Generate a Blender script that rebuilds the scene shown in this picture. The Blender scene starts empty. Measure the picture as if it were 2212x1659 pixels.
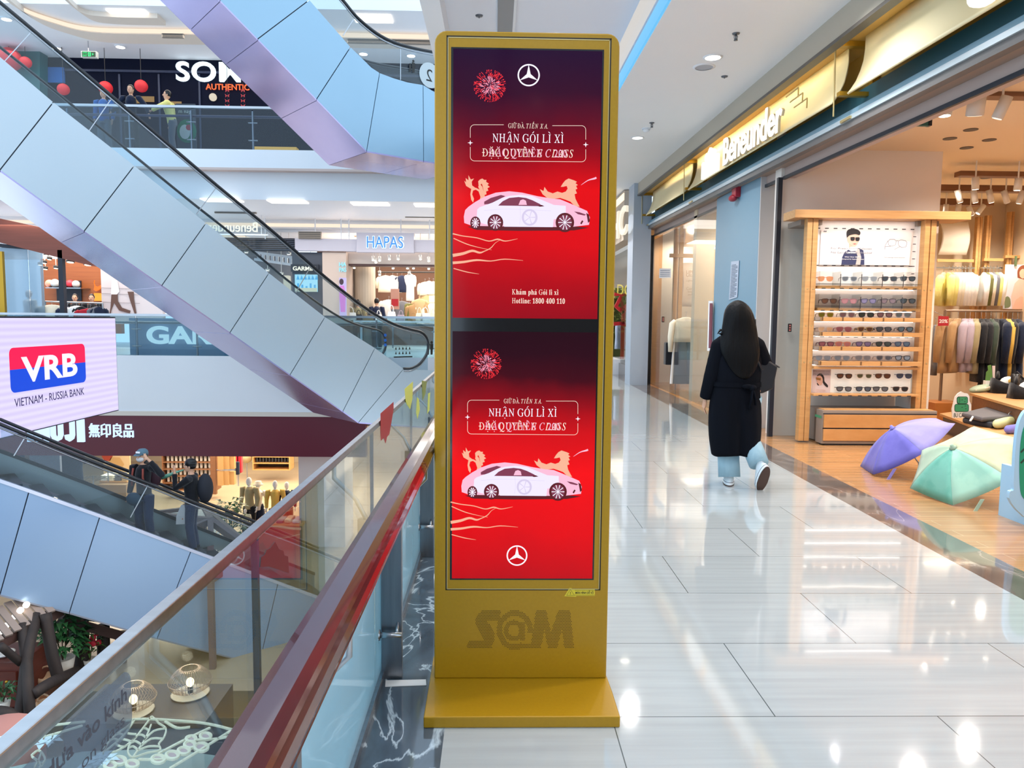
import bpy, bmesh, math, random, unicodedata
from mathutils import Vector, Matrix
random.seed(7)
sc = bpy.context.scene
COL = sc.collection
V = Vector
# ------------------------------------------------------------------ camera
W, H, F = 2212, 1659, 1600.0
CX, CY, RHO, HC = W / 2, H / 2, .0096, 1.46
def cam_basis(vpx, vpy):
    dx, dy = vpx - CX, vpy - CY
    c, s = math.cos(RHO), math.sin(RHO)
    dx0, dy0 = dx * c + dy * s, -dx * s + dy * c
    th = math.atan(-dy0 / F); ps = math.atan(-dx0 / (F / math.cos(th)))
    fw = V((math.sin(ps) * math.cos(th), math.cos(ps) * math.cos(th), -math.sin(th)))
    r0 = V((math.cos(ps), -math.sin(ps), 0)); u0 = r0.cross(fw)
    return fw, r0 * c + u0 * s, u0 * c - r0 * s
FWD, RGT, UPV = cam_basis(1070.0, 690.0)
EYE = V((0, 0, HC))
cd = bpy.data.cameras.new('camera'); cam = bpy.data.objects.new('camera', cd); COL.objects.link(cam)
cd.sensor_width = 36; cd.lens = F / W * 36; cd.clip_start = .05; cd.clip_end = 300
cam.matrix_world = Matrix(((RGT.x, UPV.x, -FWD.x, 0), (RGT.y, UPV.y, -FWD.y, 0), (RGT.z, UPV.z, -FWD.z, HC), (0, 0, 0, 1)))
sc.camera = cam
def PP(px, py, p, n):
    d = FWD + RGT * ((px - CX) / F) + UPV * ((CY - py) / F); n = V(n)
    return EYE + d * ((V(p) - EYE).dot(n) / d.dot(n))
def PX(px, py, x): return PP(px, py, (x, 0, 0), (1, 0, 0))
def PY(px, py, y): return PP(px, py, (0, y, 0), (0, 1, 0))
def PZ(px, py, z): return PP(px, py, (0, 0, z), (0, 0, 1))
# ------------------------------------------------------------------ colour management, world, lights
def lin(c): return c / 12.92 if c <= .04045 else ((c + .055) / 1.055) ** 2.4
def hx(s): return tuple(lin(int(s[i:i + 2], 16) / 255) for i in (0, 2, 4))
vs = sc.view_settings
sc.display_settings.display_device = 'sRGB'
vs.view_transform = 'Standard'; vs.look = 'None'; vs.exposure = .2; vs.gamma = 1; vs.use_curve_mapping = False
sc.cycles.use_denoising = True
sc.cycles.max_bounces = 8; sc.cycles.transparent_max_bounces = 16
sc.cycles.caustics_reflective = False; sc.cycles.caustics_refractive = False
wd = bpy.data.worlds.new('skylight'); sc.world = wd; wd.use_nodes = True
bg = wd.node_tree.nodes['Background']; bg.inputs[0].default_value = (.66, .83, 1.0, 1); bg.inputs[1].default_value = 1.75
def area(name, loc, sx, sy, power, col, rot=(0, 0, 0), spread=180):
    l = bpy.data.lights.new(name, 'AREA'); l.shape = 'RECTANGLE'; l.size = sx; l.size_y = sy
    l.energy = power; l.color = col; l.spread = math.radians(spread)
    o = bpy.data.objects.new(name, l); o.location = loc; o.rotation_euler = rot; COL.objects.link(o); return o
WARM, NEUT, COOL = (1, .80, .58), (1, .93, .84), (.72, .87, 1)
def lamp(name, loc, power, col, r=.06, cone=150, rot=(0, 0, 0)):
    l = bpy.data.lights.new(name, 'SPOT'); l.energy = power; l.color = col; l.shadow_soft_size = r; l.spot_size = math.radians(cone); l.spot_blend = 1
    o = bpy.data.objects.new(name, l); o.location = loc; o.rotation_euler = rot; COL.objects.link(o); return o
for x, y in ((4.6, 3.5), (7, 3.5), (4.5, 5.6), (6.8, 5.6), (4.6, 7.6), (7, 7.6), (5.6, 8.2), (8.2, 9.2), (6.3, 10.3), (8.2, 10.3), (6.9, 12.2), (8.4, 12.2)): lamp('shop_and_fill_lamp', (x, y, 3.45), 155, (1, .91, .80))
lamp('gallery_and_fill_lamp', (2.7, 6.5, 4.25), 110, (.95, .98, 1), .05)  # extra lamp without a fitting, added to brighten the white partition
lamp('shop_and_fill_lamp', (3.84, 7.9, 3.42), 130, (.96, .97, 1)); lamp('shop_and_fill_lamp', (3.8, 5.0, 3.42), 90, (1, .93, .84))  # first one put in by the opening to lift the white wall
area('film_fill_light', (-.535, 5, -.02), .05, 16, 26, (.72, .92, 1), (0, math.radians(150), 0))  # unseen fill added to brighten the frosted balustrade film
for y in (11, 12.6, 14.2, 15.8, 17.1): lamp('window_lamp', (4.25, y, 3.5), 170, (1, .90, .78))
for y in (-4.2, -.8, 3.3, 7.1, 10.55, 14, 17.5, 21, 24.4): lamp('gallery_and_fill_lamp', (2.05, y, 4.25 + .018 * (y - 7)), 175, (1, .97, .94), .085)
for y in (-4, -.5, 3, 6.5, 10, 13.5, 17): lamp('gallery_and_fill_lamp', (.5, y, 4.4 + .018 * (y - 7)), 140, (.95, .96, 1), .06)
area('bag_shop_light', (-3, 26.3, 4.15), 7, 3, 700, (1, .88, .74))
area('walkway_light', (-6, 22, 4.3), 16, 2, 320, NEUT)
area('sport_shop_light', (-13.5, 23.3, 4.0), 4, 3.5, 250, (1, .86, .72))
area('ground_shop_light', (-6, 26, -1.6), 14, 8, 2200, (1, .83, .62))
area('upper_walkway_light', (-8, 22, 9.2), 16, 2, 230, (1, .9, .78))
area('cafe_light', (-4.4, 10.5, -1.7), 4, 3, 90, WARM)
# ------------------------------------------------------------------ materials
MAT = {}
def M(name, col='cccccc', rough=.5, metal=0, spec=.5, em=None, es=1.0, coat=0, noise=None, bump=None, cell=None, sheen=0):
    if name in MAT: return MAT[name]
    m = bpy.data.materials.new(name); m.use_nodes = True; nt = m.node_tree; p = nt.nodes['Principled BSDF']
    c = hx(col) if isinstance(col, str) else col
    p.inputs['Base Color'].default_value = (*c, 1); p.inputs['Roughness'].default_value = rough
    p.inputs['Metallic'].default_value = metal; p.inputs['Specular IOR Level'].default_value = spec
    p.inputs['Coat Weight'].default_value = coat; p.inputs['Coat Roughness'].default_value = .05
    if sheen: p.inputs['Sheen Weight'].default_value = sheen
    if em is not None:
        p.inputs['Emission Color'].default_value = (*(hx(em) if isinstance(em, str) else em), 1); p.inputs['Emission Strength'].default_value = es
    tc = nt.nodes.new('ShaderNodeTexCoord')
    if noise:      # (scale xyz, amount, second colour)
        mp = nt.nodes.new('ShaderNodeMapping'); mp.inputs['Scale'].default_value = noise[0]
        n = nt.nodes.new('ShaderNodeTexNoise'); n.inputs['Scale'].default_value = 1; n.inputs['Detail'].default_value = 5
        r = nt.nodes.new('ShaderNodeValToRGB'); r.color_ramp.elements[0].position = .5 - noise[1]; r.color_ramp.elements[1].position = .5 + noise[1]
        r.color_ramp.elements[0].color = (*c, 1); r.color_ramp.elements[1].color = (*hx(noise[2]), 1)
        L = nt.links.new; L(tc.outputs['Object'], mp.inputs[0]); L(mp.outputs[0], n.inputs[0]); L(n.outputs[0], r.inputs[0]); L(r.outputs[0], p.inputs['Base Color'])
    if bump:       # (scale xyz, strength)
        mp = nt.nodes.new('ShaderNodeMapping'); mp.inputs['Scale'].default_value = bump[0]
        n = nt.nodes.new('ShaderNodeTexNoise'); n.inputs['Scale'].default_value = 1; n.inputs['Detail'].default_value = 3
        b = nt.nodes.new('ShaderNodeBump'); b.inputs['Strength'].default_value = bump[1]; b.inputs['Distance'].default_value = .02
        L = nt.links.new; L(tc.outputs['Object'], mp.inputs[0]); L(mp.outputs[0], n.inputs[0]); L(n.outputs[0], b.inputs['Height']); L(b.outputs[0], p.inputs['Normal'])
    MAT[name] = m; return m
def glass(name, tint='e6f4f4', refl=1.0, haze=0.0, hazecol='bfe9f5', ior=1.5):
    if name in MAT: return MAT[name]
    m = bpy.data.materials.new(name); m.use_nodes = True; nt = m.node_tree; nt.nodes.clear(); N = nt.nodes.new; L = nt.links.new
    out = N('ShaderNodeOutputMaterial'); tr = N('ShaderNodeBsdfTransparent'); tr.inputs[0].default_value = (*hx(tint), 1)
    gl = N('ShaderNodeBsdfGlossy'); gl.inputs['Roughness'].default_value = .01; gl.inputs[0].default_value = (refl, refl, refl, 1)
    fr = N('ShaderNodeFresnel'); mx = N('ShaderNodeMixShader'); ge = N('ShaderNodeNewGeometry'); ma = N('ShaderNodeMath'); ma.operation = 'MULTIPLY_ADD'
    ma.inputs[1].default_value = 1 / ior - ior; ma.inputs[2].default_value = ior; L(ge.outputs['Backfacing'], ma.inputs[0]); L(ma.outputs[0], fr.inputs[0])
    L(fr.outputs[0], mx.inputs[0]); L(gl.outputs[0], mx.inputs[2])
    if haze:
        df = N('ShaderNodeBsdfDiffuse'); df.inputs[0].default_value = (*hx(hazecol), 1); tl = N('ShaderNodeBsdfTranslucent'); tl.inputs[0].default_value = (*hx(hazecol), 1)
        a = N('ShaderNodeMixShader'); L(df.outputs[0], a.inputs[1]); L(tl.outputs[0], a.inputs[2])
        b = N('ShaderNodeMixShader'); b.inputs[0].default_value = haze; L(tr.outputs[0], b.inputs[1]); L(a.outputs[0], b.inputs[2]); L(b.outputs[0], mx.inputs[1])
    else: L(tr.outputs[0], mx.inputs[1])
    L(mx.outputs[0], out.inputs[0]); MAT[name] = m; return m
def E(name, col, s=1.0):   # things that give off light: lamps, screens, lit letters
    return M(name, '101010', .4, 0, .3, em=col, es=s)
# ------------------------------------------------------------------ mesh helpers
class B:
    def __init__(s): s.bm = bmesh.new()
    def v(s, p): return s.bm.verts.new(p)
    def f(s, vs):
        try: return s.bm.faces.new(vs)
        except ValueError: return None
    def box(s, x0, x1, y0, y1, z0, z1):
        return s.hexa([V((x, y, z)) for z in (z0, z1) for x, y in ((x0, y0), (x1, y0), (x1, y1), (x0, y1))])
    def hexa(s, P):
        a = [s.v(p) for p in P]
        for q in ((3, 2, 1, 0), (4, 5, 6, 7), (0, 1, 5, 4), (1, 2, 6, 5), (2, 3, 7, 6), (3, 0, 4, 7)): s.f([a[i] for i in q])
        return s
    def obox(s, c, size, rot=None):
        rot = rot or Matrix.Identity(3); c = V(c); h = V(size) / 2
        return s.hexa([c + rot @ V((x * h.x, y * h.y, z * h.z)) for z in (-1, 1) for x, y in ((-1, -1), (1, -1), (1, 1), (-1, 1))])
    def bar(s, p, q, w, d, up=(0, 0, 1)):          # a square bar from p to q, w across and d along up
        p, q = V(p), V(q); t = (q - p).normalized(); u = V(up); a = t.cross(u)
        if a.length < 1e-4: a = t.cross(V((1, 0, 0)))
        a = a.normalized() * w / 2; b = a.cross(t).normalized() * d / 2
        return s.hexa([p - a - b, p + a - b, q + a - b, q - a - b, p - a + b, p + a + b, q + a + b, q - a + b])
    def poly(s, pts): s.f([s.v(p) for p in pts]); return s
    def prism(s, pts, vec):
        vec = V(vec); a = [s.v(p) for p in pts]; b = [s.v(V(p) + vec) for p in pts]; n = len(a)
        s.f(a[::-1]); s.f(b)
        for i in range(n): s.f([a[i], a[(i + 1) % n], b[(i + 1) % n], b[i]])
        return s
    def rings(s, R, caps=True, closed=False):
        A = [[s.v(p) for p in r] for r in R]; n = len(A[0]); m = len(A)
        for i in range(m if closed else m - 1):
            a, b = A[i], A[(i + 1) % m]
            for j in range(n): s.f([a[j], a[(j + 1) % n], b[(j + 1) % n], b[j]])
        if caps and not closed: s.f(A[0][::-1]); s.f(A[-1])
        return s
    def tube(s, pts, r, seg=8, closed=False, sq=None):
        pts = [V(p) for p in pts]; n = len(pts); rr = r if isinstance(r, (list, tuple)) else [r] * n; R = []; pa = None
        for i in range(n):
            t = (pts[(i + 1) % n] - pts[i - 1]) if closed else (pts[min(i + 1, n - 1)] - pts[max(i - 1, 0)])
            if t.length < 1e-9: t = V((0, 0, 1))
            t.normalize()
            if pa is None:
                u = V((0, 0, 1)) if abs(t.z) < .9 else V((1, 0, 0)); a = t.cross(u).normalized()
            else: a = (pa - t * pa.dot(t)).normalized()
            pa = a; b = t.cross(a); q = sq or 1
            R.append([pts[i] + (a * math.cos(k * 2 * math.pi / seg) + b * q * math.sin(k * 2 * math.pi / seg)) * rr[i] for k in range(seg)])
        return s.rings(R, True, closed)
    def cyl(s, p, q, r, r2=None, seg=12): return s.tube([p, q], [r, r if r2 is None else r2], seg)
    def lathe(s, prof, c=(0, 0, 0), seg=20, caps=True):
        c = V(c); return s.rings([[c + V((r * math.cos(k * 2 * math.pi / seg), r * math.sin(k * 2 * math.pi / seg), z)) for k in range(seg)] for r, z in prof], caps)
    def ell(s, c, r, seg=12, n=8, rot=None):
        c = V(c); r = V(r) if not isinstance(r, (int, float)) else V((r, r, r)); R = []
        for i in range(n + 1):
            a = math.pi * (i + .02) / (n + .04); ring = []
            for k in range(seg):
                p = V((r.x * math.sin(a) * math.cos(k * 2 * math.pi / seg), r.y * math.sin(a) * math.sin(k * 2 * math.pi / seg), -r.z * math.cos(a)))
                ring.append(c + (rot @ p if rot else p))
            R.append(ring)
        return s.rings(R)
def obj(name, b, mat, parent=None, smooth=False, bevel=0, subsurf=0):
    if isinstance(b, B):
        bmesh.ops.recalc_face_normals(b.bm, faces=b.bm.faces); me = bpy.data.meshes.new(name); b.bm.to_mesh(me); b.bm.free()
    else: me = b
    if mat is not None and not me.materials: me.materials.append(mat)
    o = bpy.data.objects.new(name, me); COL.objects.link(o)
    if smooth: me.shade_smooth()
    if bevel:
        md = o.modifiers.new('bevel', 'BEVEL'); md.width = bevel; md.segments = 2; md.limit_method = 'ANGLE'
    if subsurf:
        md = o.modifiers.new('sub', 'SUBSURF'); md.levels = md.render_levels = subsurf
    if parent is not None:
        o.parent = parent      # parents carry only a translation while a thing is being built
        o.matrix_parent_inverse = Matrix.Translation(-parent.location) if parent.parent is None else Matrix.Identity(4)
    return o
def tag(o, label, cat, group=None):
    o['label'] = label; o['category'] = cat
    if group: o['group'] = group
    return o
def thing(name, label, cat, loc=(0, 0, 0), group=None):
    o = bpy.data.objects.new(name, None); o.empty_display_size = .1; COL.objects.link(o); o.location = loc
    return tag(o, label, cat, group)
def struct(name, b, mat, smooth=False, bevel=0):
    o = obj(name, b, mat, None, smooth, bevel); o['kind'] = 'structure'; return o
def dup(root, loc, rotz=0, label=None, group=None, mats=None, scale=1):   # a copy of a thing with copies of its parts and sub-parts
    r = root.copy(); COL.objects.link(r); r.location = loc; r.rotation_euler = (0, 0, rotz); r.scale = (scale,) * 3
    if label: r['label'] = label
    if group: r['group'] = group
    def down(src, dst):
        for ch in list(src.children):
            c = ch.copy(); COL.objects.link(c); c.parent = dst
            n = c.name.split('.')[0]
            if mats and n in mats: c.data = c.data.copy(); c.data.materials.clear(); c.data.materials.append(mats[n])
            down(ch, c)
    down(root, r); return r
class Fr:     # a flat frame: origin, axis along, axis up
    def __init__(s, o, u, v): s.o = V(o); s.u = V(u).normalized(); s.v = V(v).normalized(); s.n = s.u.cross(s.v).normalized()
    def p(s, a, b, c=0): return s.o + s.u * a + s.v * b + s.n * c
def flat(fr, pts, d0=0, d1=None, b=None):      # a polygon on a frame, from depth d0 to d1
    b = b or B()
    if d1 is None: b.poly([fr.p(x, y, d0) for x, y in pts])
    else: b.prism([fr.p(x, y, d0) for x, y in pts], fr.n * (d1 - d0))
    return b
def rrect(x0, x1, y0, y1, r, k=5):
    P = []
    for cx, cy, a0 in ((x1 - r, y0 + r, -90), (x1 - r, y1 - r, 0), (x0 + r, y1 - r, 90), (x0 + r, y0 + r, 180)):
        for i in range(k + 1):
            a = math.radians(a0 + 90 * i / k); P.append((cx + r * math.cos(a), cy + r * math.sin(a)))
    return P
def circ(cx, cy, r, n=24, ry=None): return [(cx + r * math.cos(i * 2 * math.pi / n), cy + (ry or r) * math.sin(i * 2 * math.pi / n)) for i in range(n)]
def ringp(fr, pts, w, d0, d1, b=None):         # a closed outline of width w on a frame
    b = b or B(); n = len(pts); R = []
    for i in range(n):
        p, a, c = V(pts[i]), V(pts[i - 1]), V(pts[(i + 1) % n]); t = (c - a).normalized(); q = V((-t.y, t.x)) * w / 2
        R.append([fr.p(*(p + q), d0), fr.p(*(p - q), d0), fr.p(*(p - q), d1), fr.p(*(p + q), d1)])
    return b.rings(R, False, True)
def stroke(fr, pts, w, d0, d1, b=None):        # an open line of width w on a frame
    b = b or B(); n = len(pts); R = []
    ww = list(w) if isinstance(w, (list, tuple)) else [w] * n
    if len(ww) != n: ww = [ww[int(k)] * (1 - k % 1) + ww[min(int(k) + 1, len(ww) - 1)] * (k % 1) for k in [i * (len(ww) - 1) / (n - 1) for i in range(n)]]
    for i in range(n):
        p, a, c = V(pts[i]), V(pts[max(i - 1, 0)]), V(pts[min(i + 1, n - 1)]); t = (c - a).normalized(); q = V((-t.y, t.x)) * ww[i] / 2
        R.append([fr.p(*(p + q), d0), fr.p(*(p - q), d0), fr.p(*(p - q), d1), fr.p(*(p + q), d1)])
    return b.rings(R)
def smooth_path(pts, k=6):
    pts = [V(p) for p in pts]; out = []
    for i in range(len(pts) - 1):
        p0, p1, p2, p3 = pts[max(i - 1, 0)], pts[i], pts[i + 1], pts[min(i + 2, len(pts) - 1)]
        for j in range(k):
            t = j / k; out.append(.5 * (2 * p1 + (p2 - p0) * t + (2 * p0 - 5 * p1 + 4 * p2 - p3) * t * t + (3 * p1 - p0 - 3 * p2 + p3) * t ** 3))
    return out + [pts[-1]]
def text_mesh(s, h, depth=0, sx=1, shear=0, bold=0, space=1):
    c = bpy.data.curves.new('t', 'FONT'); c.body = s; c.size = 1; c.extrude = 0; c.shear = shear; c.offset = bold; c.space_character = space; c.resolution_u = 5
    o = bpy.data.objects.new('t', c); me = o.to_mesh(); co = [v.co.copy() for v in me.vertices]; fs = [tuple(p.vertices) for p in me.polygons]
    o.to_mesh_clear(); bpy.data.objects.remove(o); bpy.data.curves.remove(c)
    k = h / .70
    return [(v.x * k * sx, v.y * k) for v in co], fs
def put_text(s, h, fr, x, y, mat, parent, name='letters', d0=0, d1=None, align='l', sx=1, shear=0, bold=0, space=1, width=None, b=None, curve=None):
    co, fs = text_mesh(s, h, 0, sx, shear, bold, space)
    if not co: return None
    x0 = min(p[0] for p in co); x1 = max(p[0] for p in co)
    if width: k = width / (x1 - x0); co = [(p[0] * k, p[1]) for p in co]; x0 *= k; x1 *= k
    dx = x - (x0 if align == 'l' else x1 if align == 'r' else (x0 + x1) / 2)
    b = b or B(); f3 = curve or (lambda a, q, c: fr.p(a, q, c)); A = [b.v(f3(p[0] + dx, p[1] + y, d0)) for p in co]
    if d1 is None:
        for f in fs: b.f([A[i] for i in f])
    else:
        C = [b.v(f3(p[0] + dx, p[1] + y, d1)) for p in co]; cnt = {}
        for f in fs:
            b.f([A[i] for i in f][::-1]); b.f([C[i] for i in f])
            for i in range(len(f)):
                e = (f[i], f[(i + 1) % len(f)]); cnt[e] = 1
        for (i, j) in cnt:
            if (j, i) not in cnt: b.f([A[i], A[j], C[j], C[i]])
    return obj(name, b, mat, parent) if name else b
# ------------------------------------------------------------------ shared materials
WHITE = M('white_paint', 'e6e9ee', .45, noise=((.7, .7, .7), .3, 'dfe3ea'))
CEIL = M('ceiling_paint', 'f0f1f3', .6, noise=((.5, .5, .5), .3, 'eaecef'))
GREYW = M('grey_paint', 'b9bbc6', .5)
STEEL = M('brushed_steel', 'b8bcc2', .28, 1, noise=((3, 60, 60), .3, 'a4a8ae'))
STEEL2 = M('dull_steel', '9a9da4', .35, 1, noise=((40, 40, 4), .3, '83868d'))
BLACK = M('black_rubber', '0c0d12', .35)
DARK = M('dark_metal', '23252c', .4, .3)
CLADDING = M('pale_cladding', 'bcc8d0', .34, .15, noise=((.4, .4, .4), .3, 'b5c1ca'))
MIRRORED = M('polished_soffit', 'b9afd6', .16, .5, noise=((.6, .6, .6), .25, 'a99fca'))
OAK = M('oak_veneer', 'c99a63', .45, noise=((3, 3, 40), .25, 'b98750'))
OAKX = M('oak_boards', 'c79660', .45, noise=((3, 40, 40), .25, 'b5834d'))
DOAK = M('walnut_boards', '84593a', .5, noise=((2, 30, 30), .25, '6f4a30'))
GOLD = M('gold_metal', 'b98f2e', .35, .7)
PAPER = M('white_card', 'e9e6e4', .6)
SHOPGLASS = glass('shop_glass', 'fafcfc', .45)
def ybox(x0, y0, x1, y1, Y, d):        # a box whose front face fills a rectangle of the photo, standing at depth Y
    xm, ym = (x0 + x1) / 2, (y0 + y1) / 2
    return PY(x0, ym, Y).x, PY(x1, ym, Y).x, Y, Y + d, PY(xm, y1, Y).z, PY(xm, y0, Y).z
def yb(x0, y0, x1, y1, Y, d, b=None): return (b or B()).box(*ybox(x0, y0, x1, y1, Y, d))
def ZS(y): return .018 * (y - 7)       # the shop fronts and the gallery ceiling rise a little along the gallery
def run(x0, x1, z0, z1, ya, yb_, b=None):   # a long member along the gallery, following that rise
    return (b or B()).hexa([V((x, y, z + ZS(y))) for z in (z0, z1) for x, y in ((x0, ya), (x1, ya), (x1, yb_), (x0, yb_))])
# ------------------------------------------------------------------ floor materials
def floor_mat(name, c1, c2, mortar, bw, bh, msize, offx, offy, rough, streak, coat=.0, offset=.5, wave=.0, spec=.5, rot=0):
    m = bpy.data.materials.new(name); m.use_nodes = True; nt = m.node_tree; N = nt.nodes.new; L = nt.links.new; p = nt.nodes['Principled BSDF']
    tc = N('ShaderNodeTexCoord'); mp = N('ShaderNodeMapping'); mp.inputs['Location'].default_value = (offx, offy, 0); mp.inputs['Rotation'].default_value = (0, 0, rot)
    br = N('ShaderNodeTexBrick'); br.offset = offset; br.offset_frequency = 2; br.inputs['Scale'].default_value = 1; br.inputs['Mortar Size'].default_value = msize
    br.inputs['Brick Width'].default_value = bw; br.inputs['Row Height'].default_value = bh; br.inputs['Mortar Smooth'].default_value = .1
    br.inputs['Color1'].default_value = (*hx(c1), 1); br.inputs['Color2'].default_value = (*hx(c2), 1); br.inputs['Mortar'].default_value = (*hx(mortar), 1)
    ms = N('ShaderNodeMapping'); ms.inputs['Scale'].default_value = streak[0]; no = N('ShaderNodeTexNoise'); no.inputs['Scale'].default_value = 1; no.inputs['Detail'].default_value = 6
    mr = N('ShaderNodeMapRange'); mr.inputs['From Min'].default_value = .3; mr.inputs['From Max'].default_value = .7; mr.inputs['To Min'].default_value = 1 - streak[1]; mr.inputs['To Max'].default_value = 1 + streak[1] * .3
    mx = N('ShaderNodeMix'); mx.data_type = 'RGBA'; mx.blend_type = 'MULTIPLY'; mx.inputs[0].default_value = 1
    L(tc.outputs['Object'], mp.inputs[0]); L(mp.outputs[0], br.inputs['Vector']); L(tc.outputs['Object'], ms.inputs[0]); L(ms.outputs[0], no.inputs[0]); L(no.outputs[0], mr.inputs[0])
    L(br.outputs['Color'], mx.inputs[6]); L(mr.outputs[0], mx.inputs[7]); L(mx.outputs[2], p.inputs['Base Color'])
    p.inputs['Roughness'].default_value = rough; p.inputs['Coat Weight'].default_value = coat; p.inputs['Coat Roughness'].default_value = .03; p.inputs['Specular IOR Level'].default_value = spec
    if wave:
        n2 = N('ShaderNodeTexNoise'); n2.inputs['Scale'].default_value = 2.2; n2.inputs['Detail'].default_value = 1; bp = N('ShaderNodeBump'); bp.inputs['Strength'].default_value = wave; bp.inputs['Distance'].default_value = .01
        L(tc.outputs['Object'], n2.inputs[0]); L(n2.outputs[0], bp.inputs['Height']); L(bp.outputs[0], p.inputs['Normal']); L(bp.outputs[0], p.inputs['Coat Normal'])
    return m
TILE = floor_mat('porcelain_tile', 'b3b8b9', 'adb3b4', '525b5b', 1.22, .6235, .0022, .169, -2.612 + .6235 * 3, .07, ((1.2, 26, 1), .10), .5, .5, .05, .8)
WOOD = floor_mat('wood_planks', 'b58558', 'a87b50', 'c9a77e', 1.3, .13, .0025, 0, 0, .22, ((1.5, 30, 1), .25), .25)
BEIGE = floor_mat('beige_stone_floor', 'b3a086', 'ab9880', '9c8a72', 1.6, 1.6, .004, 0, 0, .25, ((1, 1, 1), .08), .2)
CAFE = floor_mat('olive_stone_floor', '4c4636', '47422f', '3c3828', 1.2, 1.2, .004, 0, 0, .3, ((1, 1, 1), .2), .1)
def marble(name, dark, mid, vein, scale):
    m = bpy.data.materials.new(name); m.use_nodes = True; nt = m.node_tree; N = nt.nodes.new; L = nt.links.new; p = nt.nodes['Principled BSDF']
    tc = N('ShaderNodeTexCoord'); mp = N('ShaderNodeMapping'); mp.inputs['Rotation'].default_value = (0, 0, .6); mp.inputs['Scale'].default_value = (scale, scale * .6, scale)
    n1 = N('ShaderNodeTexNoise'); n1.inputs['Scale'].default_value = 1.2; n1.inputs['Detail'].default_value = 6; n1.inputs['Distortion'].default_value = 1.2
    a = N('ShaderNodeMath'); a.operation = 'SUBTRACT'; a.inputs[1].default_value = .5; b = N('ShaderNodeMath'); b.operation = 'ABSOLUTE'
    r = N('ShaderNodeValToRGB'); r.color_ramp.elements[0].position = 0; r.color_ramp.elements[0].color = (*hx(vein), 1); r.color_ramp.elements[1].position = .012; r.color_ramp.elements[1].color = (*hx(mid), 1)
    e = r.color_ramp.elements.new(.14); e.color = (*hx(dark), 1)
    L(tc.outputs['Object'], mp.inputs[0]); L(mp.outputs[0], n1.inputs[0]); L(n1.outputs[0], a.inputs[0]); L(a.outputs[0], b.inputs[0]); L(b.outputs[0], r.inputs[0]); L(r.outputs[0], p.inputs['Base Color'])
    p.inputs['Roughness'].default_value = .07; p.inputs['Coat Weight'].default_value = .3; return m
MARBLE = marble('dark_veined_marble', '39434d', '4b5864', 'b4c3cc', 2.0); MARBLE2 = marble('brown_marble', '5e544f', '6f645e', '948882', 1.5)
# ------------------------------------------------------------------ floors and slabs of this level
SL = [(2.68, -6), (2.83, 4.4), (2.91, 7.7), (2.99, 10.2), (3.15, 20), (3.25, 27)]; SR = [(2.95, -6), (3.15, 4.4), (3.26, 8.6), (3.37, 11.5), (3.62, 16.6), (4.1, 27)]
def slab(pts, z0, z1): return B().prism([V((x, y, z0)) for x, y in pts], (0, 0, z1 - z0))
struct('floor', slab([(-.17, -6)] + SL + [(-.17, 27)], -.06, 0), TILE)
struct('floor_stone_border', slab([(-.5, -6), (-.17, -6), (-.17, 27), (-.5, 27)], -.06, 0), MARBLE)
struct('floor_threshold', slab(SL + SR[::-1], -.06, 0), MARBLE2)
struct('floor_shop', slab(SR + [(11, 27), (11, -6)], -.06, 0), WOOD)
struct('floor_slab', B().box(-.56, 11, -6, 27, -1.0, -.06), WHITE)
struct('trim_1', B().box(-.49, -.44, -6, 27, 0, .035), STEEL)          # channel that holds the glass
# ------------------------------------------------------------------ gallery ceiling
struct('ceiling', run(1.56, 3.15, 4.33, 4.55, -6, 26), CEIL)
struct('ceiling_recess', run(-.52, 1.56, 4.55, 4.7, -6, 26), M('recess_paint', 'e4eaf6', .6))
struct('ceiling_edge_beam', run(-.70, -.52, 4.30, 5.4, -6, 26), WHITE)
struct('trim_2', run(1.535, 1.56, 4.34, 4.50, -6, 26), E('blue_cove_light', '5fb4e6', 1.0))
b = B(); n = 6; R = []
for y in (-6, 26):
    R.append([V((1.38, y, 4.55 + ZS(y))), V((1.53, y, 4.55 + ZS(y))), V((1.53, y, 4.53 + ZS(y))), V((1.46, y, 4.535 + ZS(y)))])
struct('trim_3', b.rings(R), E('cove_glow', 'd9d4cf', .8))
struct('trim_4', run(.0, .16, 4.535, 4.552, -6, 26), M('slot_grey', '8b8e92', .5))
struct('trim_5', run(.16, .185, 4.53, 4.552, -6, 26), WHITE)
struct('wall_light_block', B().box(-.5, 11, -6.2, -6, -.06, 5.2), M('light_block_paint', '6d6a68', .6))  # unseen wall added behind the camera to keep skylight off glass and screens
# the end of the gallery, closed by another shop front
struct('wall_back', B().box(-.5, 11, 26, 26.2, -.06, 5.2), M('end_wall', 'cfc4b8', .6))
# ------------------------------------------------------------------ opposite side of the atrium
struct('floor_far', B().box(-22, 6, 20.02, 30, -1.09, .41), WHITE)
struct('trim_6', B().box(-22, 2, 19.98, 20.3, -1.21, -1.09), M('beige_trim', 'd8cfc4', .5))
b = B(); b.box(-22, 3, 20.03, 20.2, -.16, -.13); struct('trim_7', b, E('warm_slot_light', 'f3dcc4', .9))
struct('floor_upper', B().box(-22, 4, 20.0, 32, 5.36, 5.83), WHITE)
struct('ceiling_far', B().box(-22, 4, 20.25, 32, 4.58, 5.36), WHITE)
struct('trim_8', B().box(-22, 4, 19.99, 20.25, 5.30, 5.36), M('rose_trim', 'cbb7b0', .5))
struct('ceiling_upper', B().box(-22, 4, 20.0, 32, 9.4, 11.2), CEIL)
struct('floor_ground', B().box(-24, 6, 2, 40, -5.2, -5.0), BEIGE)
struct('floor_cafe', B().box(-9, -.6, 3.5, 12.4, -5.0, -4.98), CAFE)
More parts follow.
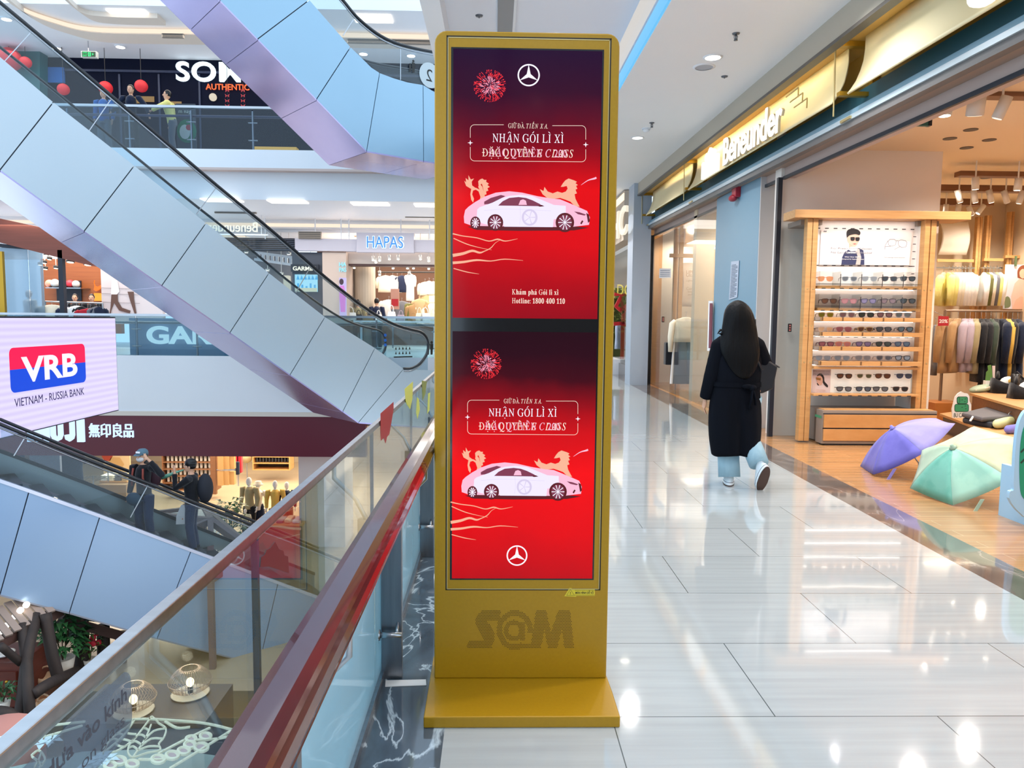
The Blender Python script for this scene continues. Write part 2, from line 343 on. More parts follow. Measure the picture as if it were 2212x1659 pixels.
# curved cove in the ceiling of the upper gallery
pts = smooth_path([PZ(-60, -60, 9.25), PZ(40, 20, 9.25), PZ(120, 52, 9.25), PZ(200, 70, 9.25), PZ(330, 74, 9.25), PZ(460, 76, 9.25), PZ(1000, 88, 9.25)], 5)
R = [[p + V((0, 0, .15)), p, p + V((0, .75, 0)), p + V((0, .75, .15))] for p in pts]
struct('trim_9', B().rings(R), M('cove_face', 'e6d8c9', .6))
R = [[p + V((0, -.12, .02)), p + V((0, -.02, .02)), p + V((0, -.02, .10)), p + V((0, -.12, .10))] for p in pts]
struct('trim_10', B().rings(R), E('warm_cove_light', 'ffe9d2', .95))
pts = smooth_path([PZ(110, -30, 9.28), PZ(170, 24, 9.28), PZ(230, 36, 9.28), PZ(340, 39, 9.28)], 5)
struct('trim_11', B().rings([[p + V((0, 0, .12)), p, p + V((0, .5, 0)), p + V((0, .5, .12))] for p in pts]), M('cove_face', 'e6d8c9', .6))
# ceiling strips of the opposite gallery on this level
for i, (y0, y1, z) in enumerate(((24.3, 25.0, 4.3), (26.2, 27.0, 4.15))):
    struct('trim_%d' % (12 + i), B().box(-20, 4, y0, y1, z, 4.58), WHITE)
    struct('trim_%d' % (14 + i), B().box(-20, 4, y0 - .06, y0 - .01, z + .06, z + .16), E('warm_cove_light', 'ffe9d2', .95))
# side slab that carries the video wall
struct('floor_balcony', B().box(-22, -8.62, 11.6, 16.2, -.6, .41), WHITE)
# ------------------------------------------------------------------ serif lettering for the screens
_GL = {}
def glyph(ch, italic):
    k = (ch, italic)
    if k in _GL: return _GL[k]
    c = ch
    if ch.isascii() and ch.isalpha():
        o = ord(ch.upper()) - 65
        if italic: c = chr((0x1D434 if ch.isupper() else 0x1D44E) + o) if ch != 'h' else '\u210e'
        else: c = chr((0x1D400 if ch.isupper() else 0x1D41A) + o)
    elif ch.isdigit() and not italic: c = chr(0x1D7CE + int(ch))
    co, fs = text_mesh(c, .70); x0 = min(p[0] for p in co); x1 = max(p[0] for p in co)
    _GL[k] = ([(p[0] - x0, p[1]) for p in co], fs, x1 - x0); return _GL[k]
def serif(s, h, fr, x0, x1, y, mat, parent, name, d0, slant_from=None, gap=.10):
    """letters set one by one between x0 and x1 at baseline y; capitals h high; slant_from: index from which the letters are italic"""
    items = []; x = 0
    for i, ch in enumerate(s):
        it = slant_from is not None and i >= slant_from
        if ch == ' ': x += .30; continue
        d = unicodedata.normalize('NFD', ch); base = d[0]; bar = base in '\u0110\u0111'
        if bar: base = 'D' if base == '\u0110' else 'd'
        co, fs, w = glyph(base, it or base.isupper())
        if base.isupper() and not it:
            co = [(p[0] - p[1] * .25, p[1]) for p in co]; m_ = min(p[0] for p in co); co = [(p[0] - m_, p[1]) for p in co]; w = max(p[0] for p in co)
        items.append((x, w, co, fs, d[1:], bar, base, it)); x += w + gap
    k = (x1 - x0) / (x - gap); ky = h / .66; b = B()
    for (x, w, co, fs, marks, bar, base, it) in items:
        A = [b.v(fr.p(x0 + (x + p[0]) * k, y + p[1] * ky, d0)) for p in co]
        for f in fs: b.f([A[i] for i in f])
        xc = x + w / 2 + (.09 if it else 0); top = .72 if base.isupper() else .54; t = .05
        def S(pts): stroke(fr, [(x0 + q[0] * k, y + q[1] * ky) for q in pts], t * ky, d0, d0 + .0002, b)
        if bar: S([(x - .04, .34), (x + w * .45, .34)])
        for mk in marks:
            c = ord(mk)
            if c == 0x300: S([(xc - .14, top + .20), (xc + .06, top + .06)])
            elif c == 0x301: S([(xc + .14, top + .20 + (.08 if len(marks) > 1 else 0)), (xc - .04, top + .06 + (.08 if len(marks) > 1 else 0))])
            elif c == 0x302: S([(xc - .16, top + .03), (xc, top + .15), (xc + .16, top + .03)])
            elif c == 0x306: S([(xc - .15, top + .15), (xc - .07, top + .05), (xc + .07, top + .05), (xc + .15, top + .15)])
            elif c == 0x303: S([(xc - .17, top + .06), (xc - .07, top + .13), (xc + .05, top + .07), (xc + .16, top + .15)])
            elif c == 0x31b: S([(x + w - .03, .62), (x + w + .06, .66), (x + w + .08, .78)])
            elif c == 0x323: flat(fr, [(x0 + (xc + q[0]) * k, y + (-.16 + q[1]) * ky) for q in circ(0, 0, .05, 8)], d0, None, b)
    return obj(name, b, mat, parent)
# ------------------------------------------------------------------ advertising kiosk
KG = M('kiosk_gold_paint', 'b08512', .36, .08, .4, noise=((90, 90, 90), .35, 'a87e10'), coat=.15)
KG2 = M('kiosk_gold_edge', 'c9b780', .3, .4)
YK = 2.825
FK = Fr((0, YK, 0), (1, 0, 0), (0, 0, 1))
def kp(px, py): q = PY(px, py, YK); return (q.x, q.z)
KX0, KX1 = -.231, .452
kiosk = thing('advertising_kiosk', 'tall gold advertising kiosk with two stacked red screens on the tiled floor', 'kiosk', (.11, 2.84, 0))
b = B(); b.prism([V((-.246, 2.54, 0)), V((.460, 2.54, 0)), V((.460, 2.72, 0)), V((.452, 3.02, 0)), V((.42, 3.08, 0)), V((-.22, 3.08, 0)), V((-.25, 3.02, 0))], (0, 0, .042)); obj('base_plate', b, KG, kiosk, bevel=.004)
P = rrect(KX0, KX1, .042, 2.515, .045); P = [(KX0, .042), (KX1, .042)] + [q for q in P if q[1] > 1]
obj('cabinet', flat(FK, P, -.115, 0), KG, kiosk, bevel=.005)
b = B()
for (x0, x1, z0, z1) in ((-.187, .421, .402, .405), (-.187, .421, 2.493, 2.497), (-.187, -.183, .402, 2.497), (.417, .421, .402, 2.497)): flat(FK, [(x0, z0), (x1, z0), (x1, z1), (x0, z1)], 0, .0006, b)
obj('panel_gap', b, BLACK, kiosk)
b = B()
for (x0, x1, z0, z1) in ((-.182, .416, .406, .4085), (-.182, .416, 2.4885, 2.4915), (-.1825, -.18, .406, 2.4915), (.4135, .416, .406, 2.4915)): flat(FK, [(x0, z0), (x1, z0), (x1, z1), (x0, z1)], 0, .002, b)
obj('panel_edge', b, KG2, kiosk)
obj('screen_surround', flat(FK, [(-.170, .444), (.394, .444), (.394, 2.456), (-.170, 2.456)], 0, .0012), M('screen_black', '08070a', .12, 0, .6, coat=.4), kiosk)
def screen_mat(name, stops, z0, z1):
    m = bpy.data.materials.new(name); m.use_nodes = True; nt = m.node_tree; N = nt.nodes.new; L = nt.links.new; p = nt.nodes['Principled BSDF']
    tc = N('ShaderNodeTexCoord'); sp = N('ShaderNodeSeparateXYZ'); mr = N('ShaderNodeMapRange'); mr.inputs['From Min'].default_value = z0; mr.inputs['From Max'].default_value = z1
    r = N('ShaderNodeValToRGB'); el = r.color_ramp.elements
    no = N('ShaderNodeTexNoise'); no.inputs['Scale'].default_value = 3; no.inputs['Detail'].default_value = 4; ad = N('ShaderNodeMath'); ad.operation = 'MULTIPLY_ADD'; ad.inputs[1].default_value = .16
    sub = N('ShaderNodeMath'); sub.operation = 'SUBTRACT'; sub.inputs[1].default_value = .08
    for i, (t, c) in enumerate(stops):
        e = el[i] if i < 2 else el.new(t); e.position = t; e.color = (*hx(c), 1)
    L(tc.outputs['Object'], sp.inputs[0]); L(sp.outputs[2], mr.inputs[0]); L(tc.outputs['Object'], no.inputs[0]); L(no.outputs[0], ad.inputs[0]); L(mr.outputs[0], ad.inputs[2]); L(ad.outputs[0], sub.inputs[0]); L(sub.outputs[0], r.inputs[0])
    p.inputs['Base Color'].default_value = (.01, .005, .008, 1); L(r.outputs[0], p.inputs['Emission Color']); p.inputs['Emission Strength'].default_value = 1.0; p.inputs['Roughness'].default_value = .08; p.inputs['Specular IOR Level'].default_value = .1
    return m
SUP = screen_mat('upper_screen_picture', [(0, '8c0310'), (1, '1f0428'), (.12, 'a8030c'), (.3, 'd20408'), (.47, 'dc0606'), (.6, '8e0310'), (.72, '5c0218'), (.85, '300220')], 1.465, 2.45)
SLO = screen_mat('lower_screen_picture', [(0, 'b0060e'), (1, '20020a'), (.2, 'd80306'), (.45, 'ec0303'), (.6, 'c80306'), (.7, '8e040c'), (.82, '3c020c'), (.92, '25020c')], .45, 1.414)
IW = E('screen_white', 'f4efff', 1.0); ICR = E('screen_cream', 'ffe9d8', .95); IPK = E('screen_pink', 'f4b8d2', .95); ILV = E('screen_pale_lilac', 'e8e0fb', .98); IDK = E('screen_shadow_maroon', '5e0512', .8); IWIN = E('screen_window_mauve', '8e3a58', .7)
IFL = E('screen_flame_orange', 'f8b394', .9); IHOT = E('screen_hot_red', 'ff2a35', 1.0); IFW = E('screen_firework_pink', 'ff9cb8', 1.0); IGH = E('screen_ghost_lilac', 'd6cbe9', .9)
def art(sc_obj, f, upper):
    def q(pts): return [kp(*f(*p)) for p in pts]
    d = .0034
    def poly(name, pts, mat, dd, sm=0):
        if sm: pts = [tuple(p[:2]) for p in smooth_path([(x, y, 0) for x, y in pts + [pts[0]]], sm)[:-1]]
        return obj(name, flat(FK, q(pts), dd), mat, sc_obj)
    def line(name, pts, w, mat, dd, sm=4):
        pts = [tuple(p[:2]) for p in smooth_path([(x, y, 0) for x, y in pts], sm)] if sm else pts
        return obj(name, stroke(FK, q(pts), [v * .0017 for v in w] if isinstance(w, list) else w * .0017, dd, dd + .0002), mat, sc_obj)
    # fireworks
    rnd = random.Random(3); b = B(); b2 = B()
    for i in range(420):
        a = rnd.uniform(0, 6.283); r0 = 34 * rnd.random() ** .8; r1 = min(35, r0 + rnd.uniform(2, 8))
        tgt = b if r1 > 23 or rnd.random() < .2 else b2
        stroke(FK, q([(1058 + math.cos(a) * r0, 186 + math.sin(a) * r0), (1058 + math.cos(a) * r1, 186 + math.sin(a) * r1)]), [.0006, .0018], d, d + .0002, tgt)
    obj('firework', b, IHOT, sc_obj); obj('firework_core', b2, IFW, sc_obj)
    # title box
    x0, x1, y0, y1, r = 1016, 1265, 270, 349, 9
    c = lambda cx, cy, a0, a1: [(cx + r * math.cos(math.radians(a)), cy + r * math.sin(math.radians(a))) for a in range(a0, a1 + (1 if a1 > a0 else -1), 15 if a1 > a0 else -15)]
    line('title_frame', [(1088, y0)] + c(x0 + r, y0 + r, 270, 180) + [(x0, 298)], .9, ICR, d, 0)
    line('title_frame', [(1193, y0 + 2)] + c(x1 - r, y0 + r + 2, 270, 360) + [(x1, 302)], .9, ICR, d, 0)
    line('title_frame', [(x0, 318)] + c(x0 + r, y1 - r - 1, 180, 90) + c(x1 - r, y1 - r + 1, 90, 0) + [(x1, 323)], .9, ICR, d, 0)
    for cx, cy in ((x0, 309), (x1, 313)): poly('sparkle', [(cx, cy - 6), (cx + 1.2, cy - 1.2), (cx + 6, cy), (cx + 1.2, cy + 1.2), (cx, cy + 6), (cx - 1.2, cy + 1.2), (cx - 6, cy), (cx - 1.2, cy - 1.2)], IW, d)
    def st(s, px0, px1, py, hp, mat, nm, sl=None, dd=d):
        a, e = kp(*f(px0, py)), kp(*f(px1, py)); hh = kp(*f(px0, py - hp))[1] - a[1]
        serif(s, hh, FK, a[0], e[0], a[1], mat, sc_obj, nm, dd, sl)
    st('GI\u1eee \u0110\u00c0. TI\u1ebeN XA.', 1098, 1183, 277, 9.5, ICR, 'slogan', 8)
    st('NH\u1eacN G\u00d3I L\u00cc X\u00cc', 1064, 1217, 307, 17, IW, 'headline')
    st('\u0110\u1eb6C QUY\u1ec0N E CLASS', 1042, 1238, 338, 16, ICR, 'headline', 10)
    st('\u0110\u1eb6C QUY\u1ec0N C 200', 1056, 1224, 338, 16, IPK, 'headline', 10, d + .0003)
    # the two flame horses
    fl = [[(1017, 408), (1007, 402), (1003, 391), (1007, 394), (1006, 385), (1012, 390), (1012, 379), (1017, 388), (1024, 386), (1019, 393), (1020, 401), (1028, 407)],
          [(1034, 402), (1033, 392), (1037, 388), (1042, 386), (1046, 389), (1051, 389), (1050, 393), (1056, 397), (1053, 400), (1058, 404), (1053, 407), (1055, 412), (1050, 414), (1051, 420), (1046, 422), (1044, 408), (1041, 397)],
          [(1018, 408), (1016, 420), (1018, 432), (1022, 438), (1024, 430), (1020, 420), (1022, 412), (1028, 410), (1034, 414), (1038, 426), (1034, 440), (1044, 438), (1048, 428), (1046, 418), (1042, 404), (1036, 396), (1033, 404), (1036, 410), (1028, 406)]]
    for p in fl: poly('flame_horse', p, IFL, d)
    fr_ = [[(1182, 428), (1172, 420), (1166, 409), (1174, 413), (1176, 404), (1183, 414), (1194, 418), (1204, 414), (1214, 417), (1222, 414), (1226, 408), (1224, 402), (1216, 404), (1211, 404), (1216, 396), (1221, 390), (1228, 386), (1234, 388), (1240, 390), (1246, 393), (1243, 396), (1248, 400), (1244, 402), (1247, 408), (1243, 410), (1246, 418), (1241, 420), (1243, 430), (1248, 440), (1252, 447), (1242, 446), (1232, 436), (1222, 432), (1210, 428), (1196, 430)]]
    for p in fr_: poly('flame_horse', p, IFL, d)
    # cars
    poly('car', [(1003, 482), (1002, 468), (1005, 454), (1012, 447), (1026, 437), (1047, 425), (1071, 416.5), (1100, 413.5), (1128, 416.5), (1160, 424), (1190, 429), (1210, 431), (1227, 438), (1250, 448), (1268, 456), (1274, 470), (1272, 486), (1230, 491), (1060, 489), (1020, 488)], IPK, d + .0004)
    poly('car_shadow', [(1010, 490), (1060, 487), (1140, 487), (1240, 489), (1272, 492), (1240, 498), (1120, 499), (1030, 497)], IDK, d + .0002)
    poly('car', [(1042, 483), (1033, 477), (1030, 468), (1031, 453), (1036, 448), (1050, 443), (1064, 438), (1082, 429), (1100, 423.5), (1124, 421), (1150, 424), (1172, 433), (1196, 443), (1222, 445), (1222, 470), (1196, 474), (1194, 491), (1089, 490), (1085, 477), (1072, 470), (1058, 477), (1054, 486)], ILV, d + .0008)
    poly('car_window', [(1076, 444.5), (1086, 435), (1100, 428), (1120, 426), (1136, 428), (1150, 433), (1166, 441), (1172, 446), (1120, 445)], IWIN, d + .0012)
    poly('car_window', [(1046, 436), (1060, 428), (1082, 421.5), (1092, 424), (1070, 435), (1058, 441), (1046, 442)], IWIN, d + .0006)
    poly('car_window', [(1120, 443), (1124, 433), (1130, 431), (1136, 434), (1138, 443)], IPK, d + .0016)
    line('car_door_line', [(1123, 446), (1124, 468), (1122, 486)], .5, IGH, d + .0012)
    line('car_door_line', [(1046, 455), (1100, 452), (1190, 456)], .5, IGH, d + .0012)
    poly('car_headlamp', [(1240, 457), (1252, 459), (1266, 464), (1262, 466), (1248, 463)], IWIN, d + .0008)
    poly('car_grille', [(1266, 460), (1272, 464), (1274, 478), (1270, 482), (1268, 470)], IDK, d + .0008)
    poly('car_vent', [(1253, 483), (1257, 476), (1260, 478), (1256, 485)], IDK, d + .0008)
    poly('car_mirror', [(1160, 445), (1170, 443), (1176, 446), (1166, 447)], IDK, d + .0016)
    for cx, cy, rx, ry, ghost in ((1027, 482, 11, 14, 0), (1070, 481, 17, 18, 0), (1220, 481, 20, 21, 0), (1144, 470, 17, 18, 1)):
        poly('car_wheel', circ(cx, cy, rx, 24, ry), IGH if ghost else IDK, d + .0014)
        poly('wheel_rim', circ(cx, cy, rx * .74, 20, ry * .78), ILV if ghost else IWIN, d + .0018)
        b = B()
        for k in range(5 if ghost else 10):
            a = k * 2 * math.pi / (5 if ghost else 10)
            stroke(FK, q([(cx, cy), (cx + rx * .72 * math.cos(a), cy + ry * .76 * math.sin(a))]), [.0014, .0034], d + .002, d + .0022, b)
        obj('wheel_spokes', b, IGH if ghost else IW, sc_obj)
    # drifting clouds of light
    for pts, w in (([(978, 505), (1000, 510), (1030, 514), (1056, 521), (1075, 517), (1092, 521), (1118, 516)], [3, 2, 2, 2, 3, 2, .5]), ([(978, 552), (1000, 548), (1020, 542), (1036, 546), (1046, 543), (1060, 536), (1070, 525), (1080, 519)], [7, 6, 5, 4, 2, 2, 1, .5]),
                   ([(978, 568), (1002, 566), (1030, 562), (1060, 564), (1090, 560), (1130, 563)], [6, 5, 4, 2, 2, .5]), ([(980, 515), (1010, 528), (1040, 536), (1062, 540)], [2, 2, 1, .5]), ([(980, 580), (1010, 588), (1035, 592)], [2, 2, .5])):
        line('light_swirl', pts, w, IFL, d)
    line('light_swirl', [(1255, 400), (1270, 390), (1284, 386), (1288, 384)], [.5, 2, 4, 4], IPK, d)
    cx, cy, r = (1142, 163, 24) if upper else (1127.6, 628.5, 23.5)
    b = ringp(FK, q(circ(cx, cy, r - 1.5, 48)), .0052, d, d + .0003)
    obj('star_ring', b, IW, sc_obj)
    s3 = []
    for k in range(3):
        a = math.radians(-90 + 120 * k); s3.append((cx + (r - 1) * math.cos(a), cy + (r - 1) * math.sin(a))); a += math.radians(60); s3.append((cx + r * .20 * math.cos(a), cy + r * .20 * math.sin(a)))
    poly('star_emblem', s3, IW, d)
    if upper:
        st('Kh\u00e1m ph\u00e1 G\u00f3i l\u00ec x\u00ec', 1106, 1206, 636, 10.5, ICR, 'caption'); st('Hotline: 1800 400 110', 1106, 1220, 655, 10.5, ICR, 'caption')
up = obj('upper_screen', flat(FK, [(-.162, 1.465), (.388, 1.465), (.388, 2.45), (-.162, 2.45)], 0, .0022), SUP, kiosk); up['label'] = 'upper screen lit red with white car and hotline'
lo = obj('lower_screen', flat(FK, [(-.162, .45), (.388, .45), (.388, 1.414), (-.162, 1.414)], 0, .0022), SLO, kiosk); lo['label'] = 'lower screen lit brighter red with emblem at its foot'
art(up, lambda x, y: (x, y), True)
art(lo, lambda x, y: (1010 + (x - 1016) * .956, 998 + (y - 413) * .935), False)
# perforated letters and the sticker on the lower front
sh = [[(1018, 1400), (1024, 1378), (1062, 1378), (1028, 1345), (1034, 1330), (1046, 1319), (1082, 1319), (1079, 1341), (1054, 1341), (1068, 1360), (1068, 1378), (1063, 1400)],
      [(1160, 1400), (1158, 1319), (1180, 1319), (1194, 1366), (1208, 1319), (1232, 1319), (1240, 1400), (1219, 1400), (1214, 1350), (1204, 1400), (1186, 1400), (1176, 1356), (1180, 1400)]]
sh[0] = [(1008, 1400), (1012, 1382), (1046, 1382), (1026, 1345), (1030, 1330), (1042, 1319), (1082, 1319), (1078, 1341), (1052, 1341), (1068, 1364), (1068, 1380), (1062, 1400)]
sh[1] = [(1146, 1400), (1158, 1319), (1180, 1319), (1190, 1366), (1206, 1319), (1232, 1319), (1240, 1400), (1219, 1400), (1214, 1356), (1204, 1400), (1184, 1400), (1176, 1360), (1168, 1400)]
def inside(x, y, P):
    c = False
    for i in range(len(P)):
        (xa, ya), (xb, yb2) = P[i - 1], P[i]
        if (ya > y) != (yb2 > y) and x < (xb - xa) * (y - ya) / (yb2 - ya) + xa: c = not c
    return c
def at_sign(x, y):
    dx, dy = (x - 1112) / 37, (y - 1361) / 41; r = math.hypot(dx, dy); a = math.degrees(math.atan2(dy, dx))
    if .74 < r < 1.05 and not (10 < a < 62): return True
    r2 = math.hypot((x - 1110) / 20, (y - 1362) / 22)
    return .58 < r2 < 1.05 or (1124 < x < 1134 and 1345 < y < 1384) or (1128 < x < 1150 and 1389 < y < 1401)
b = B(); yy = 1316; k = 0
while yy < 1403:
    xx = 1006 + (1.7 if k % 2 else 0)
    while xx < 1244:
        if any(inside(xx, yy, P) for P in sh) or at_sign(xx, yy): x, z = kp(xx, yy); flat(FK, circ(x, z, .0019, 6), .0007, None, b)
        xx += 3.4
    yy += 3.3; k += 1
obj('perforated_letters', b, M('perforation_dark', '3b2a0c', .8), kiosk)
st_ = obj('warning_sticker', flat(FK, [kp(*p) for p in ((1219, 1288), (1230, 1270), (1234, 1270), (1238, 1273), (1285, 1273), (1285, 1287), (1245, 1287), (1244, 1289))], 0, .0008), M('sticker_yellow', 'd8bf2c', .4), kiosk)
SB = M('print_black', '1a1a18', .6)
obj('warning_sign', ringp(FK, [kp(1224, 1286), kp(1232, 1273), (kp(1241, 1286))], .0018, .0008, .0012), SB, st_)
put_text('!', .010, FK, kp(1232, 1284)[0], kp(1232, 1284)[1], SB, st_, 'exclamation_mark', .0013, None, 'c', bold=.02)
a, e = kp(1243, 1282.5), kp(1282, 1282.5); put_text('M\u00c0N H\u00ccNH D\u1ec4 V\u1ee0', .0085, FK, a[0], a[1], SB, st_, 'sticker_words', .0013, None, 'l', bold=.02, width=e[0] - a[0])
b = B()
for i in range(15):
    for yy in (1274.5, 1284.6): x, z = kp(1242 + i * 2.9, yy + .6); flat(FK, [(x, z - .0012), (x + .0022, z - .0012), (x + .0034, z + .0012), (x + .0012, z + .0012)], .0013, None, b)
obj('sticker_stripes', b, SB, st_)
# ------------------------------------------------------------------ our glass balustrade
GB = glass('balustrade_glass', 'eaf4f5', .75, .01, 'cfe6ea')
FILM = glass('frosted_film', 'd8f4fc', .6, .9, 'd6f3fd')
GX = -.462
rail = thing('glass_balustrade', 'glass balustrade with red brown wooden handrail beside the gold kiosk', 'railing', (GX, 4, 0))
JY = [-.7] + [PX(px, py, GX).y for px, py in ((553, 1300), (803, 1000), (888, 900))]; st3 = 1.12
while JY[-1] < 18: JY.append(JY[-1] + st3)
GEDGE = M('glass_edge_teal', '12445c', .15, 0, .6); STK_R = M('sticker_red', 'a81c22', .5); STK_Y = M('sticker_lime', 'c9d05a', .5)
for a, e in zip(JY, JY[1:]):
    g = obj('glass_panel', B().box(GX - .006, GX + .006, a + .006, e - .006, .005, 1.035), GB, rail)
    obj('frosted_film', B().box(GX + .0065, GX + .008, a + .008, e - .008, .03, .60), FILM, g)
    obj('glass_edge', B().box(GX - .006, GX + .006, e - .006, e + .006, .02, 1.03), GEDGE, g)
obj('top_rail', B().box(GX - .016, GX + .004, -1, 18, 1.03, 1.052), STEEL, rail, bevel=.002)
HX, HZ = -.275, .945
prof = [(-.040, .006), (-.036, .024), (-.020, .031), (.012, .031), (.028, .026), (.033, .020), (.031, .016), (.037, .010), (.041, -.004), (.038, -.014), (.034, -.017), (.037, -.022), (.030, -.034), (-.02, -.036), (-.036, -.02)]
RED = M('red_brown_varnish', '3f0b12', .25, 0, .5, coat=.7, noise=((30, 1.5, 30), .3, '4d1216'))
b = B().rings([[V((HX + x, y, HZ + z)) for x, z in prof] for y in (-1, 18)]); obj('handrail', b, RED, rail)
PYS = [1.36, 2.92, 4.468, 6.02, 7.58, 9.14, 10.7, 12.26]
def flat_post(y):
    p = obj('post', B().box(-.452, -.368, y - .015, y + .015, 0, .66), STEEL2, rail, bevel=.002)
    b = B().tube([(-.41, y, .64), (-.36, y, .74), (HX, y, HZ - .12), (HX, y, HZ - .03)], .010, 8); obj('handrail_bracket', b, STEEL, p, True)
    b = B(); b.cyl((GX - .01, y - .05, .20), (-.365, y - .05, .20), .0115, None, 14); b.cyl((GX - .006, y - .05, .20), (GX + .012, y - .05, .20), .021, None, 16); b.cyl((-.385, y - .05, .20), (-.385, y - .01, .235), .007)
    obj('glass_clamp', b, STEEL, p, True)
    b = B(); b.cyl((GX - .006, y + .02, .235), (GX + .012, y + .02, .235), .021, None, 16); b.cyl((GX, y + .02, .235), (-.43, y + .02, .235), .0115); obj('glass_clamp', b, STEEL, p, True)
for y in PYS: flat_post(y)
# painted stickers on the glass, plus a reflection painted in brick red
FG = Fr((GX + .0068, 0, 0), (0, 1, 0), (0, 0, 1))
def gp(px, py): q = PX(px, py, GX + .007); return (q.y, q.z)
for pts, m in (([(822, 893), (850, 868), (850, 885), (845, 915), (841, 938), (836, 944), (833, 958), (829, 946), (823, 952), (822, 930)], STK_R), ([(874, 840), (892, 824), (891, 860), (886, 884), (879, 874), (876, 866)], STK_Y), ([(901, 858), (905, 862), (907, 885), (902, 905), (899, 892)], STK_Y),
               ([(925, 850), (929, 848), (928, 886), (923, 894)], STK_Y), ([(911, 822), (922, 824), (919, 850), (913, 866)], M('sticker_olive', '7d8a3a', .5)),
               ([(562, 1225), (564, 1204), (572, 1198), (576, 1188), (584, 1184), (594, 1170), (602, 1186), (612, 1190), (614, 1200), (622, 1202), (624, 1238), (600, 1230), (580, 1224)], M('reflected_brick_red', '6d2028', .5))):
    obj('sticker_or_reflection', flat(FG, [gp(*p) for p in pts], 0, .0006), m, rail)
STXT = M('sticker_grey_letters', '474c58', .6)
yr_ = gp(284, 1518)[0]
lab = obj('warning_label', flat(FG, rrect(.30, yr_, .940, 1.022, .02), 0, .0006), glass('label_film', 'd6dbe2', .3, .18, 'c2c8d2'), rail)
put_text('Vui l\u00f2ng kh\u00f4ng d\u1ef1a v\u00e0o k\u00ednh', .018, FG, yr_ - .012, .985, STXT, lab, 'label_words', .0008, None, 'r', bold=.02, width=.37)
put_text('Do not lean on glass', .014, FG, yr_ - .02, .958, STXT, lab, 'label_words', .0008, None, 'r', width=.25)
tag(obj('tape_strip', B().prism([PZ(832, 1484, .001), PZ(921, 1481, .001), PZ(920, 1469, .001), PZ(833, 1471, .001)], (0, 0, .003)), PAPER), 'white strip of tape lying on the dark marble border at the balustrade post', 'tape')
# ------------------------------------------------------------------ escalators crossing the atrium
EN = V((-.621, .783, 0)).normalized()          # away from us, square to the flights
EJ = M('truss_backing', '5c6470', .6)  # dark backing that shows in the gaps between cladding panels
RUB = M('handrail_rubber', '14161c', .3, 0, .5, coat=.3)
EGL = glass('escalator_glass', 'dceaf0', .7, .03, 'd0e2ea')
STEPM = M('step_metal', '4a4d52', .5, .6)
def escalator(label, anchor, pairs, rails, width, soff, gjoints, glass_bot, rail_w, panel_mat=None, newel=None, steps=None):
    """pairs: (bottom, top) points of the photo on the near side plane; every pair is a joint between cladding panels"""
    pl = lambda p: PP(p[0], p[1], anchor, EN)
    t = thing('escalator', label, 'escalator', tuple(anchor), 'escalators crossing the atrium')
    bot = [pl(p[0]) for p in pairs]; top = [pl(p[1]) for p in pairs]
    for i in range(len(pairs) - 1):
        a0, a1, c0, c1 = bot[i], top[i], bot[i + 1], top[i + 1]; tx = (c0 - a0).normalized() * .009; ty = (c1 - a1).normalized() * .009
        mids = glass_bot[i] if glass_bot and glass_bot[i] else []
        P = [a0 + tx, c0 - tx, c1 - ty] + [pl(m) for m in mids[::-1]] + [a1 + ty]
        obj('cladding_panel', B().prism(P, EN * .05), panel_mat or CLADDING, t)
    b = B(); off = EN * .03; P = [p + off for p in bot] + [p + off - V((0, 0, .03)) for p in top[::-1]]
    obj('truss', b.prism([p + EN * .03 for p in P], EN * (width - .08)), EJ, t)
    # the soffit, in panels
    for i in range(len(bot) - 1):
        a, c = bot[i], bot[i + 1]; dd = (c - a).normalized() * .006
        obj('soffit_panel', B().prism([a + dd, c - dd, c - dd + EN * width, a + dd + EN * width], (0, 0, -.03)), soff, t)
    rp = smooth_path([pl(p) for p in rails], 4)
    obj('handrail', B().tube(rp, .042, 8, sq=.7), RUB, t, True)
    obj('handrail', B().tube([p + EN * rail_w for p in rp], .042, 8, sq=.7), RUB, t, True)
    obj('rail_track', B().tube([p - V((0, 0, .06)) for p in rp], .016, 6), STEEL, t, True)
    # glass between the cladding and the handrail
    tp = [pl(p[1]) for p in pairs]
    def below(p):
        best = None
        h = V((-EN.y, EN.x, 0)); s = p.dot(h)
        for a, c in zip(tp, tp[1:]):
            sa, s2 = a.dot(h), c.dot(h)
            if min(sa, s2) - 1e-6 <= s <= max(sa, s2) + 1e-6 and abs(s2 - sa) > 1e-6: best = a.lerp(c, (s - sa) / (s2 - sa))
        return best
    G = [(p, below(p)) for p in rp]; G = [(p, q) for p, q in G if q is not None]
    for sh in (.02, rail_w - .02):
        b = B()
        for (p, q), (p2, q2) in zip(G, G[1:]):
            if p.z > q.z: b.poly([p + EN * sh, p2 + EN * sh, q2 + EN * sh, q + EN * sh])
        obj('balustrade_glass', b, EGL, t)
    for p, q in gjoints: obj('glass_joint', B().bar(pl(p) + EN * .015, pl(q) + EN * .015, .014, .014), STEEL, t)
    return t, pl, rp
A0 = PY(775, 912, 17.0)
